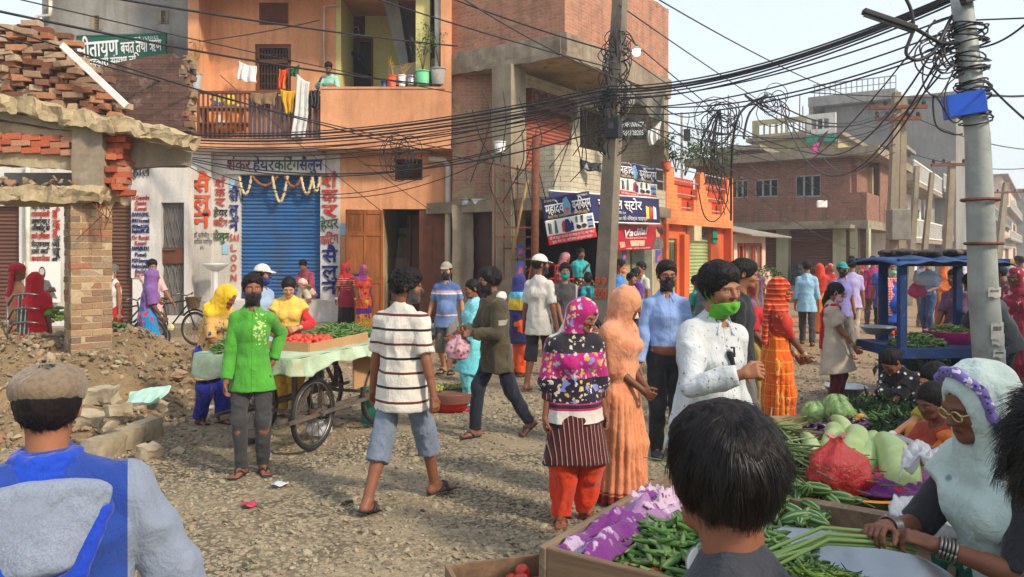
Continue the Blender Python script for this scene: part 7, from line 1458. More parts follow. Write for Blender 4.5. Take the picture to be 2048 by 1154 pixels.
def heap(cx, cy, rx, ry, z, hgt, ang=0.0):
 def fn(n):
  r = np.sqrt(RNG.uniform(0, 1, n)); a = RNG.uniform(0, 2*PI, n); x, y = r*np.cos(a)*rx, r*np.sin(a)*ry; c, s = math.cos(ang), math.sin(ang); return np.stack([cx+x*c-y*s, cy+x*s+y*c, z+hgt*(1-r**2)*RNG.uniform(.75, 1.05, n)+RNG.uniform(0, .012, n)], 1)
 return fn
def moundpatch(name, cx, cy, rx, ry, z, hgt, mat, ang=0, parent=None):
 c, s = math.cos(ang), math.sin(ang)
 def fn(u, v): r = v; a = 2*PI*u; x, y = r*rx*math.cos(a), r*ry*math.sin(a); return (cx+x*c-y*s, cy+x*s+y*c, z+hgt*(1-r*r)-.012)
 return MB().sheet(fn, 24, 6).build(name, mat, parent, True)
def balls(name, C, r, mat, parent=None, flat=.92):
 P = []; V = []
 a = np.linspace(0, PI, 7); b = np.arange(9)*2*PI/9; V = np.array([(math.sin(q)*math.cos(p), math.sin(q)*math.sin(p), math.cos(q)*(flat+.0)+(-.12*math.exp(-(q*3)**2))) for q in a for p in b]); Q = np.array([(i*9+k, i*9+(k+1)%9, (i+1)*9+(k+1)%9, (i+1)*9+k) for i in range(6) for k in range(9)])
 return scatter(name, C, r, mat, 1.0, V, Q, .02, parent, rots=None, smooth=True)
UX, VX = V3(.57,.82,0), V3(.82,-.57,0)
A0 = V3(.10, 2.50, 0)
def st_(u, v, z=0.0): return Vector(A0+UX*u+VX*v+V3(0,0,z))
STZ = .80
t = thing('vegetable_stall', 'low weathered plank stall tray full of green vegetables', 'stall', (A0[0], A0[1], 0), PH); L, W = 2.15, 1.12
b = MB(); b.box(0, L, -W, 0, STZ-.05, STZ-.02); b.build('tray_floor', M['plank2'], t)
for nm, q in (('side_board', (-.03, L, -.028, 0)), ('side_board', (-.03, L, -W, -W+.028)), ('end_board', (-.03, 0, -W+.03, -.03)), ('end_board', (L-.03, L, -W+.03, -.03))): MB().box(q[0], q[1], q[2], q[3], STZ-.09, STZ+.08, j=.004).build(nm, M['plank'] if nm == 'side_board' else M['plank2'], t, bevel=.006)
for x in (.1, L-.1):
 for y in (-.1, -W+.1): MB().box(x-.04, x+.04, y-.04, y+.04, 0, STZ-.09).build('leg', M['plank'], t, bevel=.006)
MB().box(L*.47, L*.5, -W+.03, -.03, STZ-.02, STZ+.05).build('divider', M['plank'], t)
GL = lambda o, l, c, g=None, k=None: tag(o, l, c, g, k)
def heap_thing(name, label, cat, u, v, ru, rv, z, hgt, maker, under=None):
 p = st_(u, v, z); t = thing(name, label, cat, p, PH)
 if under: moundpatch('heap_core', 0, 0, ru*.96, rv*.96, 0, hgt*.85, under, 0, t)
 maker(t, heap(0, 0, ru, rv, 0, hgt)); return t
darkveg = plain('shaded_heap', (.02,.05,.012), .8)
def mk(t, h): o = pods('pods', 520, h, .125, .0105, M['pod'], .22, t, .3); o['kind'] = 'stuff'; o = pods('stems', 260, h, .02, .003, M['longbean'], .1, t, .8); o['kind'] = 'stuff'
heap_thing('bean_heap', 'heap of short fat green bean pods at the near corner of the tray', 'beans', .36, .46, .36, .36, STZ-.02, .15, mk, darkveg)
om = Mt('striped_gourd', .4, .4); s_ = om.sep(om.n('ShaderNodeTexCoord').outputs['Object']); w_ = om.n('ShaderNodeMath', {0: om.math('MULTIPLY', om.n('ShaderNodeMath', {0: s_[1], 1: s_[2]}, operation='ARCTAN2').outputs[0], 7.0)}, operation='SINE').outputs[0]
om.color(om.mix(om.ramp(om.math('ADD', w_, om.math('MULTIPLY', om.noise(om.obj(), 30, 3), 1.1)), .9, 1.25), (.030,.095,.018), (.20,.30,.10)))
def gourd_mesh():
 prof = [(.0,-.052),(.010,-.048),(.019,-.032),(.0235,-.008),(.0235,.012),(.019,.033),(.010,.048),(.0,.053)]; m = MB(Matrix.Rotation(PI/2, 4, 'Y')); m.lathe(prof, 14); o = m.build('pointed_gourd', om, None, True); return o
g0 = gourd_mesh(); gi = 0
for r in range(3):
 for q in range(60 if r == 0 else (40 if r == 1 else 22)):
  e = 1-r*.22; u, v = .96+random.uniform(-.27,.30)*e, .40+random.uniform(-.30,.34)*e; o = g0 if gi == 0 else g0.copy(); gi += 1
  if gi > 1: COL.objects.link(o)
  o.location = st_(u, v, STZ+.005+r*.036+random.uniform(0,.012)); o.rotation_euler = (random.uniform(0,6), random.gauss(0,.25), random.uniform(0,6)); sc1 = random.uniform(.85,1.25); o.scale = (sc1, sc1*random.uniform(.9,1.1), sc1); tag(o, 'striped green pointed gourd in the heap behind the bean pods', 'gourd', 'pointed gourds heaped in the tray')
def mk2(t, h): o = pods('beans', 330, h, .52, .0052, M['longbean'], .16, t, .1, lambda m: RNG.normal(.9, .5, m), 9, 5, .5); o['kind'] = 'stuff'
heap_thing('long_bean_bundle', 'heap of thin long beans lying behind the pointed gourds', 'beans', 1.45, .30, .34, .30, STZ-.02, .16, mk2, darkveg)
def mk3(t, h): o = pods('beans', 120, h, .42, .0055, M['longbean'], .2, t, .12, lambda m: RNG.normal(.3, .7, m), 9, 5, .5); o['kind'] = 'stuff'
heap_thing('long_bean_bundle', 'pale long beans trailing over the far end of the tray by the black trousers', 'beans', 1.95, .10, .26, .16, STZ+.0, .10, mk3)
def mk4(t, h): o = scatter('leaves', h(420), RNG.uniform(.02,.05,420), M['leafgreen'], 1.0, LV, LQ, .1, t, rots=rotmats(420)); o['kind'] = 'stuff'
heap_thing('coriander_bunch', 'small bunch of fresh green leaves at the near edge of the tray', 'herbs', .10, .62, .16, .20, STZ, .10, mk4, darkveg)
def clothpile(name, label, p, rx, ry, hgt, mat, seed=0, ang=PH, cat='cloth', amp=.03):
 t = None; g = lambda u, v: u
 def fn(u, v):
  x, y = (u-.5)*2, (v-.5)*2; r2 = min(1, x*x*.5+y*y*.5); q = np.array([x*2.2+seed, y*2.2, seed*1.7]); n = float(fbm(q, 4)); rd = 1-2*abs(float(vnoise(q*np.array([1.6,.7,1])+9))); return (x*rx*(1+.12*n), y*ry*(1+.10*n), hgt*(1-r2)**.6*(1+.25*n)+amp*rd+amp*.5*n)
 o = MB().sheet(fn, 34, 34).build(name, mat, None, True, solid=.006); o.location = p; o.rotation_euler.z = ang; return tag(o, label, cat)
clothpile('scarf', 'crumpled purple and white checked scarf in the near left corner of the tray', st_(.36,.10,STZ-.005), .33, .11, .07, cloth(lin(112,46,116), ('noise', lin(176,156,178), 9, .56), ('flowers', lin(150,110,150), 30, .6, .4), ('zone', lin(150,110,150), ((0,.05,.2),))), 2); clothpile('scarf', 'pale lilac patterned cloth rumpled beside the purple scarf', st_(.66,.10,STZ+.02), .16, .09, .05, cloth(lin(196,170,186), ('flowers', lin(110,50,90), 40, .6, .4)), 7)
clothpile('cloth', 'red cloth edge under the bean pods', st_(.09,.50,STZ-.01), .08, .26, .025, cloth(lin(184,36,40)), 4)
pb = st_(.196,.807,STZ-.02); t = thing('metal_basin', 'large dull aluminium basin with green chillies in front of the boy', 'basin', pb); MB(Matrix.Translation((0,0,0))).lathe([(0,.0),(.25,.0),(.32,.07),(.362,.125),(.372,.128),(.358,.118),(.315,.062),(.245,.008),(0,.008)], 48).build('bowl', M['alu'], t, True)
t = thing('chilli_heap', 'bright green chillies with dark stalks heaped in the aluminium basin', 'chillies', pb+Vector((.0,0,.012))); moundpatch('heap_core', 0, 0, .26, .26, 0, .085, darkveg, 0, t); o = pods('chillies', 620, heap(0,0,.27,.27,.0,.10), .075, .0062, M['chilli'], .3, t, .3, None, 5, 5, .1); o['kind'] = 'stuff'; o = pods('stalks', 160, heap(0,0,.25,.25,.02,.10), .03, .0016, M['leafdark'], .3, t, .7); o['kind'] = 'stuff'; MB().tube([(.05,-.04,.10),(.09,-.05,.105),(.12,-.045,.10)], [.004,.008,.003], 7).build('red_chilli', M['red'], t, True)
gm = Mt('bottle_gourd', .38, .4); n_ = gm.noise(gm.obj(), 9, 4); gm.color(gm.mix(gm.ramp(n_, .35, .7), (.27,.38,.11), (.42,.50,.22)))
def bottle_gourd(px0, py0, px1, py1, d0, d1, r, label, r0=.5):
 a, b = at(px0, py0, d0), at(px1, py1, d1); t = thing('bottle_gourd', label, 'gourd', a, 0, 'pale green bottle gourds'); v = b-a; n = 12; bow = Vector((.03,0,.02)); pts = [v*(k/n)+bow*math.sin(PI*k/n) for k in range(n+1)]; rs = [r*x for x in np.interp(np.linspace(0,1,n+1), [0,.04,.15,.4,.7,.9,.97,1], [.15,.55,.9,1.0,.8,r0,.3*r0+.1,.1])]
 MB().tube(pts, rs, 16).build('fruit', gm, t, True); MB().tube([pts[-1], pts[-1]+v.normalized()*.03+Vector((.01,0,.01))], [.008,.006], 6).build('stem', M['leafdark'], t, True)
bottle_gourd(1806,1000,1760,874,3.2,3.75,.086,'big curved bottle gourd standing behind the cut pumpkin',.62); bottle_gourd(1712,965,1746,868,3.4,3.95,.064,'slim bottle gourd leaning behind the red bag',.6); bottle_gourd(1688,940,1710,864,3.5,3.95,.074,'stubby pale bottle gourd against the red bag',.8); bottle_gourd(1652,915,1664,856,3.8,4.2,.06,'bottle gourd lying left of the red bag',.8); bottle_gourd(1692,885,1662,834,4.2,4.5,.046,'thin bottle gourd with its neck up behind the others',.5); bottle_gourd(1618,940,1606,870,3.5,4.1,.045,'narrow bottle gourd beside the boy\'s hair',.7)
pp = at(1752, 990, 3.2); t = thing('pumpkin', 'cut half of a dark green pumpkin showing orange flesh', 'pumpkin', pp, rad(8)); mb = MB(Matrix.Diagonal((1.0,.75,.8,1))); prof = [(.0,-.12)]+[(.145*math.cos(a), .12*math.sin(a)) for a in np.linspace(-1.3,0,8)]; n = 40
mb.lathe([(r, z) for r, z in prof], n); mb.build('rind', plain('pumpkin_rind', lin(50,66,36), .5, .3, 14), t, True); MB(Matrix.Diagonal((1.0,.75,.8,1))).lathe([(.145,0),(.140,.006),(.115,.004),(.10,-.02),(.07,-.05),(0,-.06)], n).build('flesh', plain('pumpkin_flesh', lin(226,150,50), .5, .15, 30), t, True)
rm = Mt('red_plastic_film', .25, .5); rm.color(lin(206,50,50)); rm.set(Transmission_Weight=.25, Alpha=.82); rm.bump(rm.noise(rm.obj(), 28, 4, .7), .8, .02)
def bag(name, label, p, rx, ry, hgt, mat, knot=True, seed=0, cat='bag', parent=None):
 t = thing(name, label, cat, p)
 def fn(u, v):
  a = 2*PI*u; q = np.array([math.cos(a)*1.6+seed, math.sin(a)*1.6, v*2.2]); n = float(fbm(q*1.4, 4)); r = np.interp(v, [0,.1,.35,.65,.85,.93,1], [0,.75,1,.85,.35,.16,.34 if knot else .3]); return (rx*r*math.cos(a)*(1+.22*n), ry*r*math.sin(a)*(1+.22*n), hgt*v*(1+.05*n))
 MB().sheet(fn, 36, 26).build('film', mat, t, True); return t
bag('plastic_bag', 'translucent red plastic bag wrapped round the bottle gourds', at(1672, 1000, 3.25), .13, .10, .27, rm, seed=3); wm = Mt('clear_plastic_film', .2, .5); wm.color((.75,.76,.78)); wm.set(Alpha=.55); wm.bump(wm.noise(wm.obj(), 26, 4, .7), .9, .02)
clothpile('plastic_bag', 'crumpled clear plastic bags by the pumpkin', st_(1.05,1.0,STZ), .16, .14, .08, wm, 6, cat='bag', amp=.05); clothpile('plastic_bag', 'crumpled white plastic bag behind the seller\'s arm', at(1862,970,3.1), .10, .10, .10, wm, 9, cat='bag', amp=.05)
clothpile('bag', 'dark green cloth bag under the seller\'s elbow', st_(.62,1.18,STZ-.02), .17, .13, .10, cloth(lin(20,82,58)), 3, cat='bag'); clothpile('scarf', 'purple and red cloth under the bottle gourds', st_(1.55,.75,STZ), .24, .2, .04, cloth(lin(110,40,110), ('flowers', lin(180,40,60), 8, .5, .6)), 8)
for px, py, d, r, lb in ((1765,905,4.5,.17,'grey metal basin half hidden behind the bottle gourds'),(1690,790,9.9,.27,'small grey basin on the ground left of the black dress'),(1800,782,10.2,.3,'flat grey basin on the ground behind the black dress'),(1755,668,8.5,.19,'steel basin of peppers in the blue stall')):
 p = at(px, py, d); t = thing('metal_basin', lb, 'basin', p); MB().lathe([(0,0),(r*.6,0),(r*.95,r*.4),(r,r*.42),(r*1.0,r*.45),(r*.93,r*.42),(r*.58,.01),(0,.01)], 26).build('bowl', M['alu'], t, True)
bm_ = MB(); bm_.box(-.35,.35,-.2,.2,0,.05); pc = at(1005,1150,2.6)
t = thing('cardboard_box', 'corner of an open brown crate of tomatoes at the bottom edge', 'crate', gp(1035,1232,.55), rad(18)); 
for a in ((-.22,.22,-.17,-.155),(-.22,.22,.155,.17),(-.22,-.205,-.155,.155),(.205,.22,-.155,.155)): MB().box(a[0],a[1],a[2],a[3],0,.14).build('side', M['plank2'], t)
MB().box(-.2,.2,-.15,.15,0,.012).build('base', M['plank2'], t); tp = gp(1035,1232,.55)
k = 40; b = balls('tomatoes', np.column_stack([RNG.uniform(-.18,.18,k), RNG.uniform(-.13,.13,k), RNG.uniform(.04,.11,k)]), np.full(k,.036), M['tomato']); b.location = tp; b.rotation_euler.z = rad(18); tag(b, 'red tomatoes inside the crate at the bottom edge', 'tomatoes')
cb = Mt('cabbage_leaf', .5, .3); n_ = cb.noise(cb.obj(), 14, 4, .6, 1.2); cb.color(cb.mix(cb.ramp(n_, .35, .65), (.14,.27,.07), (.34,.45,.20))); cb.bump(n_, .7, .02)
ground_z = lambda p: p
for px, py, r, lb in ((1637,832,.115,'round cabbage at the left end of the pile'),(1660,838,.125,'large cabbage second from the left of the pile'),(1666,818,.11,'cabbage at the back left of the pile'),(1677,816,.12,'upright cabbage at the back of the pile'),(1690,840,.125,'large cabbage in the front right of the pile'),(1703,838,.115,'cabbage at the right end of the pile'),(1676,846,.10,'small cabbage in front of the pile')):
 p = gp(px, py+14, .0); p = Vector(((px-1024)/F*7.0, 7.0+random.uniform(-.2,.2), 0)); z = CH-(py-HZ)/F*7.0; t = thing('cabbage', lb, 'cabbage', (p.x, p.y, z), random.uniform(0,6), 'cabbages on the ground mat'); v = Vol(); v.ell((0,0,0), (r*.98, r*.95, r*.85)); V, Q = v.mesh(.012); V = folds(V, Q, .012, 16, 16, px); mesh_obj('head', V, Q, cb, t)
 for k in range(5): a = k*1.25+.3; MB().sheet(lambda u, v: (r*1.06*math.sin(.2+v*1.6)*math.cos(a+(u-.5)*1.5), r*1.06*math.sin(.2+v*1.6)*math.sin(a+(u-.5)*1.5), r*.92*math.cos(.2+v*1.6)+.012*math.sin(u*9)), 8, 8).build('outer_leaf', cb, t, True, solid=.004)
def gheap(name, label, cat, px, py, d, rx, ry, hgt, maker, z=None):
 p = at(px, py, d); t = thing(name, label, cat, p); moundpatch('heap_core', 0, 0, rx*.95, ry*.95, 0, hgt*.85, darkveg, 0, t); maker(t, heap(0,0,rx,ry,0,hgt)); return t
def one(matn, L, w, n, nm, bend=.2):
 def f(t, h): o = pods(nm, n, h, L, w, M[matn], bend, t, .3, None, 5, 6, .35); o['kind'] = 'stuff'
 return f
ZP = .26; platform = thing('ground_mat', 'low sacking covered platform under the cabbages and aubergines', 'mat', at(1720, 880, 6.4)); o = MB().sheet(lambda u, v: ((u-.5)*2.2+.03*math.sin(v*9), (v-.5)*1.9, .02*math.sin(u*7+v*5)-.02+(-.25*max(0, abs(u-.5)*2-.92)*6)), 30, 24).build('sacking', cloth(lin(150,128,76)), platform, True, solid=.01)
gheap('aubergine_heap', 'small heap of dark purple aubergines before the cabbages', 'aubergines', 1715, 868, 6.0, .34, .16, .10, one('aubergine', .13, .022, 70, 'aubergines')); gheap('aubergine_heap', 'few dark aubergines at the left end of the mat', 'aubergines', 1640, 866, 6.0, .12, .10, .06, one('aubergine', .12, .022, 16, 'aubergines')); gheap('bean_heap', 'heap of thin green beans beside the crouching girl', 'beans', 1785, 862, 6.0, .27, .20, .14, one('pod', .12, .009, 260, 'beans')); gheap('orange_gourd', 'cut orange pumpkin pieces among the vegetables on the mat', 'pumpkin', 1722, 862, 6.1, .14, .06, .09, lambda t, h: balls('pieces', h(12), np.full(12,.05), plain('orange_flesh', lin(222,160,50), .5), t, .6))
def lf(n, s, m='leafdark'):
 def f(t, h): o = scatter('leaves', h(n), RNG.uniform(.6,1.3,n)*s, M[m], 1.0, LV, LQ, .1, t, rots=rotmats(n)); o['kind'] = 'stuff'
 return f
gheap('leafy_greens', 'dark bunches of leafy greens between the girl and the cabbages', 'greens', 1745, 830, 7.0, .40, .25, .16, lf(420,.09)); gheap('leafy_greens', 'dark red-green leaf bunch before the child in the green mask', 'greens', 1815, 870, 5.6, .24, .2, .14, lf(300,.07)); gheap('leafy_greens', 'yellow-green leaf heap under the blue stall', 'greens', 1840, 735, 9.2, .55, .3, .14, lf(260,.12,'leafgreen'))
# ---------------- handcart on bicycle wheels ----------------
def wheel(parent, c, ax, r=.33, spokes=20, name='wheel'):
 e = thing(name, None, None, c); e.parent = parent; q = Vector(ax).normalized(); e.rotation_euler = q.to_track_quat('Y', 'Z').to_euler()
 C = lambda rr, n=36: [Vector((rr*math.cos(h), 0, rr*math.sin(h))) for h in np.linspace(0, 2*PI, n)]
 MB().tube(C(r-.018), .021, 7, False).build('tyre', M['black'] if name == 'wheel' else M['black'], e, True); MB().tube(C(r-.045), .013, 6, False).build('rim', M['steel'], e, True); h = MB().tube([(0,-.05,0),(0,.05,0)], .025, 10)
 h.build('hub', M['rust'], e, True); s = MB()
 for k in range(spokes): a = 2*PI*k/spokes; sg = (k % 2-.5)*.07; s.tube([(.02*math.cos(a+.5), sg, .02*math.sin(a+.5)), ((r-.045)*math.cos(a), 0, (r-.045)*math.sin(a))], .0032, 4)
 s.build('spokes', M['steel'], e); return e
CA = rad(69); CO = V3(-1.83, 7.13, 0); cu, cv = V3(math.cos(CA), math.sin(CA), 0), V3(-math.sin(CA), math.cos(CA), 0)
cw = lambda u, v, z=0: Vector(CO+cu*u+cv*v+V3(0,0,z)); TZ = .90
t = thing('handcart', 'four wheeled wooden handcart on bicycle wheels covered with pale green sacking', 'handcart', CO, CA)
for u, v in ((0,0),(0,.66),(1.15,0),(1.15,.66)): wheel(t, (u, v, .335), (0,1,0))
fr = MB()
for v in (-.06,.06,.66,.78): fr.bar((-.45,v,.335), (1.6,v,.335), .035, .03)
for u in (0,1.15): fr.bar((u,-.12,.335), (u,.84,.335), .03)
for u in (-.2,.2,.95,1.35):
 for v in (.06,.66): fr.bar((u,v,.33), (u,v,TZ-.03), .045, .03)
for v in (.06,.66): fr.bar((-.2,v,.34), (.3,v,TZ-.05), .03); fr.bar((1.35,v,.34), (.95,v,TZ-.05), .03)
fr.build('frame', plain('grimy_iron', lin(92,84,76), .6, .3, 9, dirt=lin(100,74,54)), t); MB().box(-.48,1.55,-.17,.90,TZ-.05,TZ).build('deck', M['plank'], t)
def skirt(u, v):
 per = u*4.1; d = v*.15*(1+.30*math.sin(per*2.3+.6)+.10*math.sin(per*6.1)+.16*math.sin(per*11)); w = .02*math.sin(per*13)*v+.012*math.sin(per*31)*v
 if per < 1.1: x, y = -.50, .92-per*1.0; nx, ny = -1, 0
 elif per < 3.2: x, y = -.50+(per-1.1), -.19; nx, ny = 0, -1
 else: x, y = 1.6, -.19+(per-3.2)*1.2; nx, ny = 1, 0
 return (x+nx*(.01+.03*v+w), y+ny*(.01+.03*v+w), TZ+.012-d)
MB().sheet(skirt, 150, 12).build('sacking', M['sack'], t, True, solid=.004); MB().sheet(lambda u, v: (-.5+2.1*u, -.19+1.12*v, TZ+.012+.004*math.sin(u*40)), 30, 14).build('sacking_top', M['sack'], t, True)
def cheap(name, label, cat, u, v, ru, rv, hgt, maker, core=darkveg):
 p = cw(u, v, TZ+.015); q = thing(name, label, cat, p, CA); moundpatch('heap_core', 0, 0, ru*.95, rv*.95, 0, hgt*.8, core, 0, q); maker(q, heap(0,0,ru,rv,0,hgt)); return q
def tm(t, h): o = balls('tomatoes', h(110), RNG.uniform(.028,.036,110), M['tomato'], t); o['kind'] = 'stuff'
cheap('tomato_heap', 'heap of red tomatoes in the middle of the handcart', 'tomatoes', .45, .45, .42, .22, .06, tm, M['red']); cheap('bean_heap', 'green beans and chillies at the near left corner of the handcart', 'beans', -.30, .62, .18, .22, .12, one('pod', .13, .009, 240, 'beans')); cheap('greens_heap', 'long heap of leafy green beans along the far part of the handcart', 'beans', 1.15, .45, .36, .36, .11, one('pod', .2, .009, 300, 'beans')); cheap('okra_heap', 'pale cucumbers at the far right of the handcart', 'cucumbers', 1.3, .02, .18, .13, .09, one('okra', .16, .02, 24, 'cucumbers'))
cb_ = thing('cardboard_tray', 'torn brown cardboard wall in front of the tomatoes', 'cardboard', cw(.0,-.02,TZ+.01), CA); MB().box(-.1,.9,-.01,.0,0,.085,j=.006).build('front', M['card'], cb_); MB().box(-.11,-.10,0,.5,0,.09).build('side', M['card'], cb_)
o = MB().box(-.18,.18,-.01,.01,-.17,.17).build('cardboard_sheet', M['card'], None); o.location = cw(.85,.0,.62); o.rotation_euler.z = CA; tag(o, 'brown cardboard sheet hanging under the handcart', 'cardboard')
pot('teal plastic bucket behind the far wheel of the handcart', 740, 778, 848, 40, 8.4, M['green']); bag('plastic_bag', 'grey plastic bag under the handcart between the wheels', gp(640,872), .14, .1, .16, wm, seed=5); 
tp = gp(903, 818); t = thing('tub', 'wide red plastic tub covered with brown sacking on the gravel', 'tub', tp); MB().lathe([(0,0),(.19,0),(.235,.19),(.245,.2),(.225,.19),(.18,.01),(0,.01)], 30).build('body', M['redplastic'], t, True); MB().lathe([(0,.205),(.235,.20),(.255,.19),(.25,.13),(.258,.10)], 30, None).build('sacking', cloth(lin(96,62,48)), t, True)
k = 90; a = RNG.uniform(.2, 3.6, k); r = RNG.uniform(.12,.235,k); o = balls('limes', np.column_stack([r*np.cos(a), r*np.sin(a), .225+RNG.uniform(0,.03,k)]), RNG.uniform(.019,.024,k), M['lime']); o.location = tp; tag(o, 'small green limes heaped on the covered red tub', 'limes', None, 'stuff')
def bicycle(label, p, yaw, basket=True, cat='bicycle'):
 t = thing('bicycle', label, cat, p, yaw); wheel(t, (.52,0,.33), (0,1,0), .33, 24); wheel(t, (-.52,0,.33), (0,1,0), .33, 24); f = MB()
 for a, b in (((-.52,0,.33),(-.12,0,.30)),((-.12,0,.30),(-.24,0,.86)),((-.52,0,.33),(-.22,0,.78)),((-.12,0,.30),(.34,0,.80)),((-.22,0,.80),(.33,0,.88)),((.32,0,.95),(.36,0,.72)),((.36,0,.72),(.52,0,.33))): f.tube([a, b], .016, 7)
 f.build('frame', M['black'], t, True); MB().tube([(.20,-.28,.98),(.30,-.2,1.02),(.32,0,.97),(.30,.2,1.02),(.20,.28,.98)], .012, 6).build('handlebar', M['steel'], t, True); MB().lathe([(0,0),(.02,.0),(.10,.03),(.11,.06),(0,.07)], 12, Matrix.Translation((-.25,0,.86)) @ Matrix.Diagonal((1.3,.8,1,1))).build('saddle', M['black'], t, True); MB().tube([(-.12,-.06,.30),(-.12,-.06,.13)], .012, 5).bar((-.12,-.1,.13),(-.12,-.2,.13),.05,.02).build('pedal', M['steel'], t)
 for x, a, b in ((.52,-.3,2.4),(-.52,.3,3.4)): MB().tube([(x+.37*math.cos(h), 0, .33+.37*math.sin(h)) for h in np.linspace(a, b, 14)], .02, 6).build('mudguard', M['black'], t, True)
 if basket: MB().lathe([(.12,0),(.17,.22),(.175,.23),(.16,.22),(.11,.01),(0,.01)], 14, Matrix.Translation((.48,0,.72)) @ Matrix.Diagonal((.85,1,1,1))).build('basket', cloth(lin(110,88,60), ('hstripe', lin(70,54,38), .03, .4), ('vstripe', lin(70,54,38), .03, .4)), t, True)
 return t
bicycle('black bicycle with a woven basket held by the man in the pink shirt', gp(345, 695)+Vector((-.2,.5,0)), rad(-18)); bicycle('bicycle half hidden behind the brick pillar with vegetables on its carrier', gp(238, 720)+Vector((-.3,.6,0)), rad(0), False)
t = thing('cycle_rickshaw', 'chrome handles and red seat of a cycle cart at the left edge', 'rickshaw', at(40, 690, 9.9)); h = MB()
for z in (.0,.18,.36): h.tube([(-.15,0,.15+z), (-.05,-.05,.28+z), (.12,-.05,.30+z), (.26,-.02,.28+z)], .014, 6)
h.tube([(-.15,0,-.2),(-.16,0,.55)], .014, 6); h.build('chrome_rail', M['steel'], t, True); MB().box(-.3,-.02,-.05,.2,-.1,.12).build('seat', M['red'], t, bevel=.03); MB().box(-.5,.4,.0,.5,-.35,-.3).build('platform', M['plank'], t)
p = at(225, 660, 12.6); t = thing('vegetable_cart', 'narrow vegetable cart of pale gourds behind the brick pillar', 'cart', p); MB().box(-.45,.45,-.25,.3,-.06,0).build('deck', M['darkbrown'], t); 
for x in (-.35,.35): MB().box(x-.03,x+.03,-.1,-.04,-.6,-.06).build('leg', M['darkbrown'], t)
o = pods('gourds', 60, heap(0,0,.4,.24,.0,.1), .13, .028, M['okra'], .2, t); o['kind'] = 'stuff'; p = at(105, 645, 11.2); t = thing('gourd_heap', 'pale green gourds heaped by the red shawl', 'gourds', p); o = pods('gourds', 40, heap(0,0,.22,.2,0,.25), .15, .028, M['chilli'], .2, t); o['kind'] = 'stuff'
BS = at(1862, 690, 8.5); BS.z = 0; t = thing('stall', 'blue painted wooden frame stall with a flat roof beside the leaning pole', 'stall', BS, rad(4)); w = 1.02; dz = CH-(690-HZ)/F*8.5; zt = CH-(517-HZ)/F*8.5; m = lambda: MB()
for x, y in ((-w/2,-.3),(w/2,-.3),(-w/2+.22,.45),(w/2+.1,.45)): m().box(x-.04,x+.04,y-.035,y+.035,dz-.55 if y > 0 else dz-.02,zt).build('post', M['blueframe'], t, bevel=.005)
b = m(); b.box(-w/2-.05,w/2+.12,-.36,.55,dz-.10,dz+.01); b.build('tray', M['blueframe'], t, bevel=.006); 
for y in (-.36,.50): m().box(-w/2-.06,w/2+.14,y,y+.05,zt-.08,zt).build('top_rail', M['blueframe'], t, bevel=.005)
m().sheet(lambda u, v: (-w/2-.12+(w+.30)*u, -.45+1.05*v, zt+.03-.06*(2*v-1)**2-.05*(2*u-1)**4+.01*math.sin(u*30)), 30, 10).build('roof_sheet', plain('blue_sheet', lin(42,76,124), .7, .25, 6, dirt=lin(60,64,70), dirtk=.7), t, True, solid=.012)
for x in (-.3,.3): m().box(x-.03,x+.03,0,.06,0,dz-.1).build('leg', M['blueframe'], t)
for q in range(26): pass
v = Vol()
for q in range(14): x = -.36+.075*q; v.ell((x, random.uniform(-.1,.25), random.uniform(.0,.02)), (.10,.18,.028), rotm('z', random.uniform(-40,40)), .02)
V, Q = v.mesh(.014); V = folds(V, Q, .02, 14, 14); o = mesh_obj('rag_pile', V, Q, cloth((.02,.018,.016), ('noise', lin(110,84,60), 6, .62))); o.location = BS+Vector((0,0,zt+.05)); tag(o, 'dark rags and husks piled on the blue stall roof', 'rags')
def bs(name, label, cat, x, y, z, rx, ry, hgt, mk_, core=darkveg):
 q = thing(name, label, cat, BS+Vector((x,y,z))); moundpatch('heap_core', 0,0, rx*.95, ry*.95, 0, hgt*.8, core, 0, q); mk_(q, heap(0,0,rx,ry,0,hgt)); return q
bs('okra_heap', 'heap of dark green pods on the blue stall tray', 'pods', -.22, -.15, dz+.01, .28, .17, .13, one('okra', .11, .012, 240, 'pods')); t = thing('tub', 'bright pink plastic tub of beans on the blue stall', 'tub', BS+Vector((.26,.1,dz+.01))); MB().lathe([(0,0),(.19,0),(.25,.13),(.262,.14),(.24,.13),(.18,.01),(0,.01)], 26).build('body', M['pinkplastic'], t, True)
bs('bean_heap', 'green beans heaped in the pink tub', 'beans', .24, .1, dz+.12, .2, .18, .08, one('pod', .11, .009, 170, 'beans')); bag('plastic_bag', 'clear bag hung in the blue stall', BS+Vector((.08,.2,zt-.32)), .16, .05, .2, wm, seed=2); bag('plastic_bag', 'pink plastic bag hung in the blue stall', BS+Vector((-.02,.25,zt-.45)), .11, .06, .2, plain('pink_film', lin(200,80,120), .4), seed=4)
bs('tomato_heap', 'few red tomatoes in the steel basin', 'tomatoes', -.28, .18, dz+.1, .10, .08, .04, lambda t, h: balls('tomatoes', h(22), np.full(22,.028), M['tomato'], t), M['red'])
v = Vol(); v.ell((0,0,.55), (.36,.3,.5)); v.ell((.05,0,1.0), (.30,.26,.35)); V, Q = v.mesh(.03); V = folds(V, Q, .09, 7, 5); o = mesh_obj('covered_bundle', V, Q, M['blacktarp']); o.location = gp(1598, 598); tag(o, 'tall bundle under rumpled black plastic by the brick house', 'bundle')
v = Vol(); v.ell((0,0,.5), (.34,.3,.45)); v.ell((0,0,1.0), (.22,.2,.35)); V, Q = v.mesh(.03); V = folds(V, Q, .07, 8, 3); o = mesh_obj('covered_bundle', V, Q, cloth(lin(214,176,150))); o.location = gp(1528, 622); tag(o, 'tall bundle wrapped in pale pink cloth beside the white hut', 'bundle')
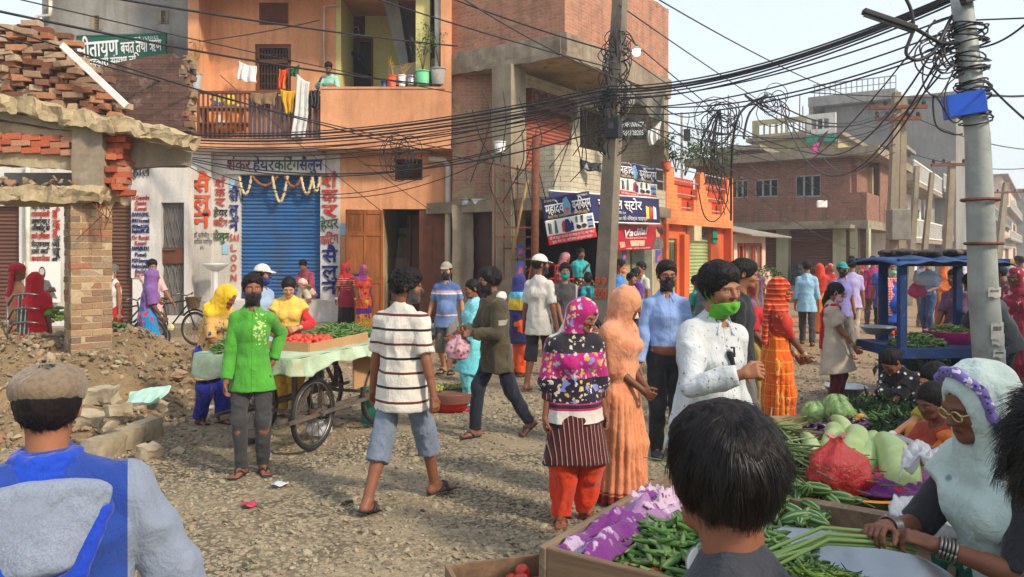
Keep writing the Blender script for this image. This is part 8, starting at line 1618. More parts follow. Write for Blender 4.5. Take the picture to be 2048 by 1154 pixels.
for k in range(14):
 x, y = random.uniform(1540,1760), random.uniform(588,604); o = rough('rubble_chunk', [(-.18,.18,-.15,.15,-.05,.16)], M['rubblegrey'] if k % 2 else M['concrete'], None, .09, .07, 5); o.location = gp(x, y); o.rotation_euler.z = random.uniform(0,6); tag(o, 'stone or sack lying before the brick house steps', 'stone', 'stones before the brick house')
for px, py, lb in ((1178,665,'plastic sack on the step by the child'),(860,635,'yellow printed sack at the stair door'),(925,690,'white paper sacks behind the boy in the olive jacket')): p = gp(px, py+30); clothpile('sack', lb, p-Vector((0,0,.05)), .3, .22, .22, cloth(lin(206,196,160), ('noise', lin(150,130,80), 5, .6)), px, cat='sack')
for k, (px, py, c) in enumerate(((420,815,lin(180,170,160)),(700,1000,lin(150,130,110)),(500,1010,lin(170,60,80)),(560,970,lin(200,200,200)),(960,700,lin(210,205,195)),(1600,900,lin(210,210,205)))): o = MB().sheet(lambda u, v: ((u-.5)*.12, (v-.5)*.09, .012+.012*math.sin(u*7+v*5+k)), 6, 5).build('litter_scrap', plain('scrap_%d' % k, c, .7), None, True, solid=.002); o.location = gp(px, py, .01); o.rotation_euler.z = k*1.1; tag(o, 'scrap of paper or plastic litter on the gravel', 'litter', 'litter scraps on the road')
n_ = 900; P = np.column_stack([RNG.uniform(-3,6,n_), RNG.uniform(4.2,11,n_), np.full(n_,.015)]); P = P[np.abs(P[:,0]-.5) < P[:,1]*.6]
o = scatter('leaf_litter', P, RNG.uniform(.012,.045,len(P)), tinted('trampled_leaf', [lin(96,92,50), lin(120,104,70), lin(150,140,110), lin(80,96,44), lin(110,90,60)], .9, .1), .5, LV, LQ, .1); tag(o, 'trampled leaves and straw scraps scattered over the road', 'litter', None, 'stuff')
# ---------------- people ----------------
def pp(label, px, py, h, face, d=None, z0=0.0, **k):
 if d is None: p = gp(px, py)
 else: p = Vector(((px-1024)/F*d, d, 0))
 if z0 == 'px': z0 = CH-(py-HZ)/F*d
 gz = float(ground_h(np.array([p.x]), np.array([p.y]))) if z0 == 0 and d is None else z0
 return person(label, p.x, p.y, h, face, gz, **k)
PLK = lambda *c: ('zone', sc(lin(*c), .5), ((0,.014,.0175), (1,-9,-.04)))
jeans = cloth((.022,.025,.035)); blackc = cloth((.013,.013,.015)); greyp = cloth(lin(96,94,92)); MK = lambda *c: cloth(lin(*c)); bangle = M['brass']
a = person('man seen from behind in a tan flat cap and blue and grey hooded jacket', -1.185, 1.97, 1.475, 206, 0, skin=1, res='x', hair='short', feet=False, k_w=1.5, rh=(-.44,.0,.88), lh=(.44,.0,.88),
 wear=[('jacket', cloth(lin(34,64,142), ('zone', lin(128,138,152), ((0,.185,9),)), ('zone', lin(120,130,146), ((0,-9,-.185),))), dict(sleeve=1.95, g=.032, hem=.2, amp=.016)), ('trousers', jeans), ('flatcap', cloth(lin(122,106,86), ('noise', lin(108,94,76), 90, .5)))], head=(-3,6,0), seed=3)
c = Vol(); nb = a.neck-a.up*.02; c.ecap(nb-a.up*.04, nb+a.up*.075, .100, .095, .080, .082, a.r, a.f, .01, flat=True); V, Q = c.mesh(.006); mesh_obj('collar', folds(V, Q, .006, 26, 60), Q, cloth(lin(26,66,176)), a.root)
c = Vol(); c.chain([a.neck-a.r*.13+a.f*.02-a.up*.03, a.neck-a.r*.135-a.f*.09-a.up*.09, a.neck-a.r*.08-a.f*.135-a.up*.22, a.neck-a.f*.14-a.up*.27, a.neck+a.r*.08-a.f*.135-a.up*.22, a.neck+a.r*.135-a.f*.09-a.up*.09, a.neck+a.r*.13+a.f*.02-a.up*.03], [.018]*7, .01); V, Q = c.mesh(.006); mesh_obj('hood_trim', folds(V, Q, .004, 20, 20), Q, cloth(lin(24,60,168)), a.root)
c = Vol(); c.ecap(a.neck-a.f*.085-a.up*.04, a.neck-a.f*.125-a.up*.20, .15, .032, .085, .03, a.r, a.f, .04); V, Q = c.mesh(.007); mesh_obj('hood', folds(V, Q, .012, 16, 6), Q, cloth(lin(128,138,154), ('noise', lin(116,126,144), 220, .5)), a.root)
strands(a, 2600, .04, hairmat((.02,.017,.016)), .0007, 4, up=.04, droop=.9, off=.010, lo=-.085)
b = person('boy seen from behind with thick black hair and a dark grey shirt', .366, 1.26, 1.505, 186, 0, skin=2, res='x', k_w=.74, hair='thick', feet=False, wear=[('shirt', cloth(lin(58,60,66)), dict(sleeve=.7, neck=.0, g=.02)), ('trousers', blackc)], head=(12,10,0), seed=1, nose=True)
strands(b, 17000, .062, hairmat((.011,.010,.010)), .0006, 9, up=.10, droop=.55, swirl=.55, off=.020, lo=-.08, seg=6)
e = person('person with curly black hair at the right edge of the picture', .785, 1.06, 1.57, 150, 0, skin=1, res='n', hair='curly', feet=False, wear=[('shirt', cloth(lin(60,34,40)), dict(sleeve=.7)), ('trousers', blackc)], seed=2)
strands(e, 7000, .05, hairmat((.012,.010,.009)), .0007, 3, up=.55, droop=.1, swirl=2.2, off=.024, lo=-.09)
mint = cloth(lin(172,188,182), ('dots', lin(110,130,128), 7, .05))
s = person('woman vegetable seller in glasses and a mint sari with purple border', 1.475, 2.27, 1.455, -78, 0, skin=3, res='x', female=True, hair='bun', curl=(.75,.7), pn=((0,.3,-1),(0,.3,-1)), lean=(9,0), head=(-4,12,0), rh=(-.08,-.44,1.19), lh=(.05,-.36,1.17), rpole=(-.6,.2,-.9), lpole=(.6,.3,-.9), feet=False,
 wear=[('blouse', cloth((.022,.020,.024)), dict(sleeve=.98, hem=-.05, g=.012)), ('sari', cloth(lin(150,176,166)), dict(fall=0)), ('drape', mint, dict(down=.42, armlen=.35, arms=(0,), g=.03, ow=.07, oh=.11, sx=18, sz=1.5)), ('glasses', M['brass']), ('bangles', M['steel'], dict(n=5))], seed=6)
T_ = lambda x, y, z: s.head+s.H@(V3(x, y, z)*.92)
c = Vol(); c.chain([*[T_(.096*math.sin(rad(q)), -.046+.014*(q > 60), .03+.098*math.cos(rad(q))) for q in (-50,-20,10,40,65,90,112)], T_(.114,-.02,-.06), T_(.128,.0,-.12), s.ls+s.up*.085+s.f*.02, s.ls+s.r*.085+s.f*.03+s.up*.02, s.ls+s.r*.105+s.f*.02-s.up*.12, s.le+s.r*.07-s.f*.04, s.P+s.r*.25+s.f*.0+s.up*.02, s.P+s.r*.26-s.up*.3], [.013]*7+[.016,.020,.024]+[.028]*5, .008); V, Q = c.mesh(.0055)
mesh_obj('sari_border', folds(V, Q, .004, 20, 6), Q, cloth(lin(108,94,156), ('flowers', lin(190,186,206), 40, .45, .4), ('dots', lin(52,46,96), 60, .25)), s.root)
def beans_in_hand(j, label):
 p = j.world((j.lw+j.rw)/2); o = MB(); r_ = random.Random(4)
 for k in range(8): x = r_.uniform(-.02,.02); z = r_.uniform(-.015,.03); o.tube([(.10,x,z-.02), (0,x,z), (-.14,x*1.5+.03,z+.0), (-.30,x*2+.05,z-.04-r_.random()*.05), (-.42,x*2-.02,z-.08-r_.random()*.06)], [.005,.006,.006,.0055,.003], 6)
 ob = o.build('long_beans', plain('held_bean', (.17,.26,.08), .45), None, True); ob.location = p+Vector((-.09,0,-.015)); tag(ob, label, 'beans')
beans_in_hand(s, 'handful of long green beans held out by the mint sari seller')
flo = cloth(lin(186,150,84), ('flowers', lin(48,56,110), 17, .45, .34), ('dots', lin(120,96,50), 24, .12))
pp('woman with a yellow headscarf bending to the handcart in a floral tunic', 418, 842, 1.50, 62, skin=2, res='n', female=True, hair='bun', lean=(24,0), head=(10,8,0), rh=(-.10,-.42,.92), lh=(.18,-.40,.95), rf=(-.06,.1,0,-8), lf=(.1,-.12), wear=[('kurta', flo, dict(sleeve=.95, hem=.34, flare=.05)), ('salwar', MK(28,34,120)), ('hoodscarf', MK(218,176,34), dict(back=.35, ow=.066)), ('sandals', M['black'])])
pp('boy in a bright green embroidered shirt with a lowered black mask', 505, 944, 1.60, 8, skin=2, res='x', k_w=.88, hair='short', rh=(-.20,-.09,.84), lh=(.15,.16,.98), head=(16,0,0), rf=(-.085,-.02,0,-18), lf=(.085,.03,0,22), wear=[('shirt', cloth(lin(74,150,48), PLK(74,150,48), ('flowers', lin(176,190,120), 42, .35, .5, ((0,.03,.12), (2,1.08,1.34), (1,-9,0)))), dict(sleeve=1.95, hem=.16, collar=1)), ('trousers', cloth(lin(58,58,58)), dict(g=.003)), ('mask', blackc, dict(low=.7)), ('sandals', M['black'])])
pp('man in a white cap and dark blue mask behind the green-shirted boy', 524, 800, 1.62, 75, skin=1, res='m', hair='short', rh=(-.2,-.2,.95), wear=[('shirt', MK(150,170,196), dict(sleeve=.7, collar=1)), ('trousers', jeans), ('cap', MK(214,208,196)), ('mask', MK(36,60,120)), ('sandals', M['black'])])
pp('young woman in red and yellow dress counting money behind the handcart', 578, 800, 1.50, 8, d=8.75, skin=4, res='n', female=True, hair='bun', head=(6,24,0), rh=(-.08,-.30,1.10), lh=(.14,-.30,1.12), curl=(.9,.9), rpole=(-.9,.3,-.6), lpole=(.9,.3,-.6), tika=True, wear=[('kurta', MK(196,40,44), dict(sleeve=1.7, hem=.40)), ('salwar', MK(214,170,60)), ('drape', MK(222,180,84), dict(head=False, down=-.02, armlen=.3)), ('bangles', bangle), ('sandals', M['black'])])
pp('man squatting on the saloon plinth in a maroon shirt', 612, 604, 1.62, -14, d=17.35, z0='px', skin=1, res='m', hair='short', pel=(0,.14,.20), lean=(22,0), head=(8,8,0), rf=(-.13,-.10), lf=(.13,-.10), rh=(-.10,-.36,.42), lh=(.12,-.34,.42), wear=[('shirt', MK(150,66,84), dict(sleeve=.95, hem=.06, collar=1)), ('pyjama', MK(196,184,166)), ('sandals', M['brown'])])
pp('woman in a red headscarf and black and maroon sari by the saloon', 692, 668, 1.55, 28, skin=3, res='m', female=True, hair='bun', head=(20,0,0), rh=(-.26,-.04,.86), tika=True, wear=[('blouse', cloth(lin(150,40,50), ('hstripe', lin(200,150,110), .05, .3)), dict(sleeve=.7)), ('sari', cloth(lin(36,26,30), ('zone', lin(150,36,50), ((2,.62,1.0),)), ('zone', lin(160,60,50), ((2,1.0,1.5),)))), ('hoodscarf', MK(196,40,44), dict(back=.4)), ('bangles', M['ink_white'])])
pp('woman in a bright orange and purple patterned sari beside the red scarf', 727, 672, 1.50, 24, skin=2, res='m', female=True, hair='bun', head=(14,0,0), rh=(-.10,-.2,.86), tika=True, wear=[('blouse', MK(190,50,40), dict(sleeve=.6)), ('sari', cloth(lin(214,84,30), ('zone', lin(206,132,40), ((2,.05,.5),)), ('flowers', lin(90,50,110), 12, .62, .4), ('zone', lin(84,44,120), ((2,.50,.62),)), ('flowers', lin(150,190,60), 8, .86, .4))), ('hoodscarf', cloth(lin(140,60,130), ('flowers', lin(216,110,50), 9, .5, .5)), dict(back=.3)), ('bangles', M['red'])])
strp = cloth(lin(204,198,186), ('hstripe', lin(92,40,34), .205, .085, .35), ('hstripe', lin(26,24,26), .205, .085, .85))
j9 = person('heavy man walking away in a white striped polo and grey shorts', -.80, 5.62, 1.67, 152, 0, skin=2, res='x', hair='curly', k_w=1.12, belly=.6, pel=(0,0,.875), rf=(-.09,-.30,0,-30,4), lf=(.07,.32,.015,10,-14), rh=(-.30,.02,.80), lh=(.29,-.02,.80), head=(-52,8,0), curl=(.55,.5), wear=[('shirt', strp, dict(sleeve=.80, hem=.17, collar=1, g=.020, amp=.015)), ('shorts', cloth(lin(106,118,134)), dict(len=.66, amp=.015)), ('mask', MK(60,56,56)), ('sandals', M['black'], dict(slide=1))], seed=8)
strands(j9, 2600, .045, hairmat(), .0009, 5, up=.45, droop=.2, swirl=1.8, off=.014)
j = person('man in a blue polo and grey cap walking towards the camera with a black bag', gp(893,748).x, gp(893,748).y, 1.63, -6, 0, skin=4, res='n', hair='short', belly=.5, pel=(0,0,.88), rf=(-.07,.16,0,-20), lf=(.10,-.30,.03,25,12), rh=(-.28,-.05,.86), lh=(.26,.05,.84), wear=[('shirt', cloth(lin(98,122,164), ('bands', ((1.20,1.225,lin(214,200,200)),(1.235,1.25,lin(214,150,150)),(.88,.90,lin(214,170,170)))), ('zone', lin(70,96,146), ((2,1.27,9),))), dict(sleeve=.7, collar=1)), ('shorts', cloth(lin(112,104,96)), dict(len=.62)), ('cap', MK(150,142,128)), ('mask', blackc), ('sandals', M['black'], dict(slide=1))])
def carry(j, i, name, label, rx, hgt, mat, cat='bag', seed=0):
 p = j.world(j.fing[i][0]); bag(name, label, p-Vector((0,0,hgt*.97)), rx, rx*.7, hgt, mat, True, seed, cat)
carry(j, 0, 'carrier_bag', 'black plastic carrier bag held by the man in the blue polo', .11, .27, M['blacktarp'])
jk = person('young man in an olive bomber jacket over a white hood walking left with a bag', gp(982,874).x+.05, gp(982,874).y+.05, 1.63, -62, 0, skin=2, res='x', hair='thick', pel=(0,0,.885), lean=(5,0), rf=(-.08,-.20,0,0), lf=(.06,.36,.05,6,-32), rh=(-.06,-.36,1.10), lh=(.10,-.32,1.08), curl=(.9,.9), rpole=(-.5,.4,-1), lpole=(.5,.4,-1), head=(-4,2,0), wear=[('jacket', cloth(lin(74,66,48), ('zone', lin(150,146,130), ((0,.16,.3), (2,1.12,1.17), (1,-.1,.06)))), dict(sleeve=1.95, hem=.21, g=.03, flare=.0, hood=cloth(lin(206,200,192)), amp=.016)), ('trousers', cloth(lin(30,34,46)), dict(g=.010)), ('mask', blackc), ('sandals', cloth(lin(60,56,60)))], seed=9)
strands(jk, 2600, .05, hairmat(), .0008, 6, up=.25, droop=.4, off=.02)
pm = Mt('onion_bag_film', .25, .5); pm.color(pm.mix(pm.ramp(pm.vor(pm.obj(), 22), .2, .5), lin(140,50,84), lin(196,150,160))); pm.set(Alpha=.9); pm.bump(pm.noise(pm.obj(), 24, 4, .7), .8, .02); carry(jk, 0, 'plastic_bag', 'clear plastic bag of onions held by the man in the olive jacket', .12, .28, pm, seed=2)
pp('girl in turquoise with a lace shawl behind the man in the olive jacket', 950, 815, 1.47, -70, skin=2, res='n', female=True, hair='bun', rh=(-.1,-.30,1.0), lh=(.12,-.32,1.0), head=(6,10,0), rf=(-.08,.05), lf=(.1,-.1), wear=[('kurta', MK(100,190,196), dict(sleeve=.7, hem=.42, flare=.05)), ('salwar', MK(110,196,200)), ('drape', cloth(lin(120,200,208), ('dots', lin(180,226,230), 34, .2)), dict(head=False, down=.02)), ('shoes', MK(150,60,60))])
pp('woman in a blue and yellow headscarf with bright orange trousers', 1036, 748, 1.47, 120, skin=3, res='n', female=True, hair='bun', head=(10,10,0), rh=(-.1,-.26,.95), wear=[('kurta', MK(40,40,84), dict(sleeve=.9, hem=.30)), ('salwar', MK(226,84,26)), ('drape', cloth(lin(44,46,110), ('zone', lin(216,180,40), ((2,1.00,1.17),)), ('zone', lin(90,180,206), ((2,1.17,1.27),))), dict(down=.05)), ('sandals', M['black'])])
j = person('man in a white polo with a number three and a white cap seen from behind', gp(1078,778).x, gp(1078,778).y, 1.72, 150, 0, skin=2, res='n', hair='short', rf=(-.1,-.12), lf=(.1,.16,0,5,-10), rh=(-.26,.0,.84), head=(-40,2,0), wear=[('shirt', MK(196,190,180), dict(sleeve=.85, hem=.18, collar=1)), ('shorts', cloth(lin(40,38,42)), dict(len=.62)), ('cap', MK(214,208,198)), ('mask', blackc)])
o = text('3', .085, M['ink_black'], j.root, 0, 0, 0, name='number', bold=.03); q = j.rs+(j.re-j.rs)*.45; o.location = Vector(q-j.r*.072+j.f*(-.01)); o.rotation_euler = (rad(2), 0, rad(-78)); 
pgb = Mt('greens_bag', .3, .5); pgb.color(lin(150,164,120)); pgb.bump(pgb.noise(pgb.obj(), 24, 4), .7, .02); carry(j, 0, 'plastic_bag', 'clear bag of greens hanging from the hand of the man in the white polo', .09, .26, pgb, seed=4)
pp('man in a grey raglan shirt and teal mask facing the camera', 1130, 745, 1.60, 0, d=11.6, skin=1, res='n', hair='thick', rh=(-.06,-.14,.86), lh=(.06,-.15,.85), wear=[('shirt', cloth(lin(72,70,72), ('zone', lin(150,146,140), ((0,.155,9),)), ('zone', lin(150,146,140), ((0,-9,-.155),))), dict(sleeve=.8)), ('trousers', blackc), ('mask', MK(50,140,130)), ('sandals', M['black'])])
pp('woman with a turquoise shawl standing high on the shop step', 1160, 640, 1.58, 30, d=16.2, z0=.28, skin=2, res='m', female=True, hair='bun', head=(-10,12,0), rh=(.0,-.22,1.30), lh=(.2,-.2,1.0), wear=[('kurta', cloth(lin(60,40,40), ('flowers', lin(170,140,90), 16, .5, .4)), dict(hem=.4, sleeve=.7)), ('salwar', blackc), ('drape', MK(52,160,160), dict(head=False, down=.0)), ('sandals', M['black'])])
pp('person in a pink scarf bending inside the shop', 1118, 640, 1.5, 60, d=16.9, z0=.28, skin=2, res='f', female=True, hair='bun', lean=(15,0), wear=[('kurta', MK(200,130,140), dict(hem=.4)), ('salwar', MK(180,120,130)), ('hoodscarf', MK(206,140,146))])
pp('child with a teal scarf and a blue jacket at the foot of the concrete pole', 1176, 720, 1.42, 175, d=13.6, skin=2, res='m', hair='bun', female=True, wear=[('jacket', cloth(lin(40,60,90)), dict(sleeve=1.9, hem=.2)), ('trousers', jeans), ('scarf', MK(40,150,150), dict(back=1, len=.3)), ('shoes', M['black'])])
pp('small child in white sitting at the base of the concrete pole', 1192, 728, 1.0, -40, d=12.7, skin=1, res='m', hair='short', pel=(0,0,.3), rf=(-.15,-.4), lf=(.15,-.4), wear=[('shirt', MK(200,196,190), dict(hem=.05)), ('trousers', greyp)])
pp('man in a bright blue shirt with an orange mask at the shop wall', 1238, 700, 1.64, 72, d=13.3, skin=1, res='n', hair='short', rh=(-.22,-.1,.9), wear=[('shirt', MK(60,130,200), dict(sleeve=1.9, hem=.18, collar=1)), ('trousers', jeans), ('mask', MK(220,130,90)), ('shoes', M['black'])])
pp('woman in a purple blouse and green sari by the poster wall', 1272, 700, 1.48, 100, d=14.2, skin=2, res='m', female=True, hair='bun', wear=[('blouse', MK(90,40,130), dict(sleeve=.8)), ('sari', cloth(lin(120,150,110))), ('drape', MK(92,44,134), dict(head=False, down=.0))])
pp('man in a white shirt behind the woman in purple', 1283, 690, 1.58, -60, d=14.9, skin=1, res='f', hair='short', wear=[('shirt', MK(200,196,186)), ('trousers', greyp)]); pp('boy in a cream shirt beside the man in bright blue', 1262, 690, 1.4, 40, d=14.0, skin=1, res='f', hair='short', wear=[('shirt', MK(190,180,160)), ('trousers', jeans)])
mg = cloth(lin(172,34,110), ('zone', lin(34,30,46), ((2,.80,1.00),)), ('flowers', lin(196,160,70), 20, .70, .40), ('flowers', lin(120,130,190), 17, .72, .42), ('flowers', lin(190,184,176), 26, .74, .36), ('zone', lin(40,36,44), ((2,1.17,1.30), (1,-9,.02))), ('flowers', lin(190,180,160), 30, .62, .36), ('bands', ((.66,.70,lin(24,22,24)),(.70,.785,lin(196,190,180)),(.785,.80,lin(170,30,90)),(.80,.825,lin(40,34,40)),(.825,.835,lin(180,40,100)))), ('zone', lin(196,190,180), ((2,1.27,9), (1,-.02,.05))), ('zone', lin(30,28,30), ((2,1.30,9), (1,.05,.075))))
pp('woman wrapped in a magenta and black floral dupatta with red trousers', 1148, 1036, 1.49, 14, skin=2, res='x', female=True, hair='bun', head=(34,24,6), rh=(-.26,-.02,.72), lh=(.27,-.03,.72), rf=(-.11,0,0,-16), lf=(.11,.05,0,14), curl=(.5,.5), wear=[('kurta', cloth(lin(70,24,32), ('vstripe', lin(180,130,110), .030, .14), ('vstripe', lin(24,18,22), .030, .3, .3), ('bands', ((.40,.425,lin(196,70,50)),(.43,.44,lin(30,60,60))))), dict(hem=.43, sleeve=1.5, flare=.085, g=.010)), ('salwar', cloth(lin(208,60,22), ('noise', lin(120,40,30), 17, .70))), ('drape', mg, dict(down=.33, armlen=1.05, g=.034, amp=.014, ow=.066, sx=10, sz=2.5)), ('sandals', M['brown'])], seed=4)
pe = cloth(lin(208,136,96), ('noise', lin(196,122,82), 8, .55), ('dots', lin(150,70,50), 6.5, .09), ('bands', ((.02,.09,lin(120,44,34)),(.10,.115,lin(150,70,50)))))
pp('woman fully veiled in a peach cotton sari beside the magenta shawl', 1238, 994, 1.55, 52, skin=3, res='x', female=True, hair='bun', head=(10,22,0), rh=(-.02,-.22,.94), lh=(.10,-.20,.93), curl=(.6,.6), lf=(.12,-.04), wear=[('sari', pe, dict(fl=(.22,.2), fall=.6, amp=.011)), ('drape', cloth(lin(204,140,104), ('noise', lin(190,120,84), 8, .55), ('dots', lin(150,70,50), 6.5, .08)), dict(down=.16, armlen=1.2, ow=.03, oh=.05, oz=-.05, sx=15, sz=1.6, amp=.010, g=.026)), ('sandals', M['brown'])], seed=12)
pp('man in a plain light blue shirt, black trousers, glasses and black mask', 1332, 909, 1.70, -2, skin=1, res='x', hair='short', rh=(-.25,-.06,.83), lh=(.25,-.02,.80), head=(4,4,0), wear=[('shirt', cloth(lin(132,158,206), PLK(132,158,206)), dict(sleeve=1.94, hem=-.05, collar=1, g=.016)), ('trousers', blackc), ('belt', M['brown']), ('mask', blackc), ('glasses', M['black']), ('shoes', M['black'])], seed=5)
jw = person('man in a white patterned shirt with a green mask pulled under his chin', 1.02, 4.12, 1.71, 30, 0, skin=1, res='x', hair='thick', beard=.45, lean=(6,4), head=(-2,4,-8), k_w=1.04, belly=.3, rh=(-.10,-.36,1.22), lh=(.22,-.12,.86), rpole=(-.8,.5,-.9), curl=(.95,.4), pn=((.9,.1,-.4),None), wear=[('shirt', cloth(lin(186,190,192), PLK(186,190,192), ('flowers', lin(84,96,110), 30, .3, .2)), dict(sleeve=1.93, hem=.14, collar=1, collarmat=cloth(lin(190,198,206)), g=.02, amp=.016)), ('trousers', cloth(lin(60,64,80))), ('mask', MK(84,160,40), dict(low=1)), ('sandals', M['black'])], seed=7)
strands(jw, 3200, .045, hairmat(), .0008, 8, up=.14, droop=.6, off=.02)
gp_ = jw.world(jw.shc*.55+jw.chest*.45+jw.f*.135); o = MB().tube([(0,0,0), (.02,-.004,-.0), (.03,0,-.05)], .006, 5).bar((-.012,0,-.02), (.012,0,-.09), .03, .012).build('sunglasses', M['black'], None); o.location = gp_; o.rotation_euler.z = rad(38); tag(o, 'dark glasses hooked on the placket of the white patterned shirt', 'glasses')
pp('man with black hair in a dark jacket and grey trousers behind the white shirt', 1478, 890, 1.70, 70, d=6.6, skin=1, res='n', hair='thick', head=(10,10,0), wear=[('jacket', cloth(lin(34,34,40)), dict(sleeve=1.9, hem=.1)), ('trousers', greyp), ('shoes', M['black'])])
jr = pp('rider in a dark helmet and grey jacket on a motorcycle', 1408, 700, 1.66, 118, d=11.2, skin=1, res='n', hair='none', pel=(0,0,.86), lean=(10,0), rh=(-.25,-.4,.95), lh=(.25,-.4,.95), wear=[('jacket', cloth(lin(86,88,92)), dict(sleeve=1.9)), ('trousers', jeans), ('helmet', plain('black_helmet', (.02,.02,.024), .2, .05, spec=.6)), ('shoes', M['black'])])
pp('child in a teal shirt in front of the helmeted rider', 1394, 690, 1.3, 40, d=11.6, z0=.12, skin=2, res='m', hair='short', wear=[('shirt', MK(50,150,130)), ('trousers', jeans)])
bc = gp(1432, 770); t = thing('motorcycle', 'dark motorcycle with a round mirror behind the green-masked man', 'motorcycle', (bc.x+.2, 11.1, 0), rad(-50))
wheel(t, (.62,0,.30), (0,1,0), .30, 12); wheel(t, (-.62,0,.30), (0,1,0), .30, 12); v = Vol(); v.ell((.12,0,.78), (.30,.15,.14)); v.ell((-.42,0,.80), (.42,.13,.08)); v.ell((.0,0,.45), (.24,.16,.2)); V, Q = v.mesh(.02); mesh_obj('body', V, Q, plain('motor_paint', (.03,.03,.04), .25, .1, spec=.6), t); m = MB(); m.tube([(.62,.08,.30),(.42,.08,.95)], .025, 7).tube([(.62,-.08,.30),(.42,-.08,.95)], .025, 7).tube([(.36,-.36,1.02),(.42,0,.98),(.36,.36,1.02)], .016, 6); m.build('fork', M['steel'], t, True)
for s_ in (-1, 1): MB().tube([(.38,.30*s_,1.02),(.42,.36*s_,1.2)], .008, 5).lathe([(0,-.01),(.06,0),(.055,.02),(0,.025)], 14, Matrix.Translation((.42,.37*s_,1.24)) @ Matrix.Rotation(PI/2, 4, 'Y')).build('mirror', M['black'], t, True)
MB().lathe([(0,.06),(.07,.05),(.085,0),(.05,-.06)], 14, Matrix.Translation((.52,0,.88)) @ Matrix.Rotation(PI/2, 4, 'Y')).build('headlight', M['galv'], t, True)
osari = cloth(lin(222,104,22), ('noise', lin(206,84,20), 7, .55), ('hstripe', lin(232,160,70), .11, .06), ('vstripe', lin(230,170,90), .09, .05), ('bands', ((.03,.09,lin(170,40,30)),)), ('noise', lin(190,60,30), 5, .66))
pp('woman in an orange sari with a red patterned scarf across her face', 1556, 876, 1.52, 74, skin=3, res='x', female=True, hair='bun', head=(-6,6,0), rh=(-.02,-.28,.92), lh=(.14,-.20,.90), curl=(.8,.6), rf=(-.09,.02), lf=(.09,-.04), wear=[('blouse', cloth(lin(176,50,34), ('flowers', lin(214,150,70), 22, .6, .3)), dict(sleeve=.95, g=.014)), ('sari', osari, dict(fall=1, amp=.018)), ('hoodscarf', cloth(lin(190,60,30), ('hstripe', lin(160,24,24), .05, .35), ('hstripe', lin(216,150,60), .05, .12, .5)), dict(back=.4, ow=.07, oh=.06)), ('mask', cloth(lin(170,44,30), ('hstripe', lin(214,130,60), .03, .25))), ('bangles', M['brass'])], seed=3)
jb = pp('woman in a red blouse and olive sari carrying greens on her head', 1508, 845, 1.54, 60, skin=3, res='n', female=True, hair='bun', head=(20,4,0), rh=(-.1,-.2,.9), wear=[('blouse', MK(186,34,44), dict(sleeve=.9)), ('sari', cloth(lin(150,130,66))), ('hoodscarf', cloth(lin(150,40,60), ('vstripe', lin(60,90,150), .06, .3), ('vstripe', lin(80,130,70), .06, .25, .5)), dict(back=.4))])
hp = jb.world(jb.head+V3(.03,-.05,.14)); t = thing('greens_bundle', 'bunch of fine green leaves carried on the head beside the orange sari', 'greens', hp); o = scatter('leaves', heap(.06,0,.17,.14,-.06,.12)(260), RNG.uniform(.02,.05,260), M['leafgreen'], 1.0, LV, LQ, .1, t, rots=rotmats(260)); o['kind'] = 'stuff'
pp('young woman in a pink mask, white tunic, maroon trousers and red scarf', 1664, 818, 1.45, 58, skin=2, res='x', female=True, hair='long', head=(10,16,0), rh=(-.10,-.34,.84), lh=(.29,-.06,.78), rf=(-.07,.02), lf=(.08,-.03), wear=[('kurta', MK(188,172,152), dict(sleeve=.7, hem=.36, flare=.10, g=.024)), ('trousers', cloth(lin(92,20,36)), dict(g=.014)), ('scarf', MK(186,28,46), dict(len=.55, back=1)), ('mask', MK(214,160,170)), ('bangles', M['brass']), ('shoes', M['brown'])], seed=2)
pp('man in a pale blue shirt walking away with dark trousers', 1614, 690, 1.60, 160, skin=1, res='n', hair='short', rf=(-.1,.2,0,0,-20), lf=(.09,-.2), wear=[('shirt', MK(140,182,204), dict(sleeve=1.5, hem=.2, collar=1)), ('trousers', cloth(lin(60,58,60))), ('shoes', M['brown'])])
pp('woman in an orange and red sari beyond the pale blue shirt', 1640, 665, 1.52, 150, skin=3, res='f', female=True, hair='bun', wear=[('sari', MK(222,120,34)), ('hoodscarf', MK(200,60,30), dict(back=.4))]); pp('woman in a red figured shawl beyond the orange sari', 1660, 655, 1.5, 20, skin=3, res='f', female=True, hair='bun', wear=[('sari', cloth(lin(150,40,44), ('flowers', lin(210,140,110), 10, .5, .4))), ('drape', cloth(lin(160,40,44), ('flowers', lin(214,150,120), 10, .5, .4)), dict(down=.1))])
pp('man in a teal cap, black mask and lavender shirt walking forward', 1684, 712, 1.60, 4, skin=1, res='n', hair='short', rf=(-.09,.1), lf=(.1,-.16), wear=[('shirt', MK(120,116,170), dict(sleeve=.8, collar=1)), ('trousers', MK(110,104,96)), ('cap', MK(40,140,136)), ('mask', blackc), ('sandals', M['black'])]); pp('man in a pale lavender shirt just behind the teal cap', 1704, 690, 1.64, 170, skin=1, res='f', hair='short', wear=[('shirt', MK(170,160,200), dict(sleeve=.9)), ('trousers', MK(180,170,150))])
pp('man in a magenta shirt walking away down the street', 1746, 652, 1.68, 172, skin=2, res='m', hair='short', rf=(-.1,.1), lf=(.1,-.12), wear=[('shirt', MK(158,50,96), dict(sleeve=1.9, hem=.2, collar=1)), ('trousers', cloth(lin(84,66,64))), ('shoes', M['black'])])
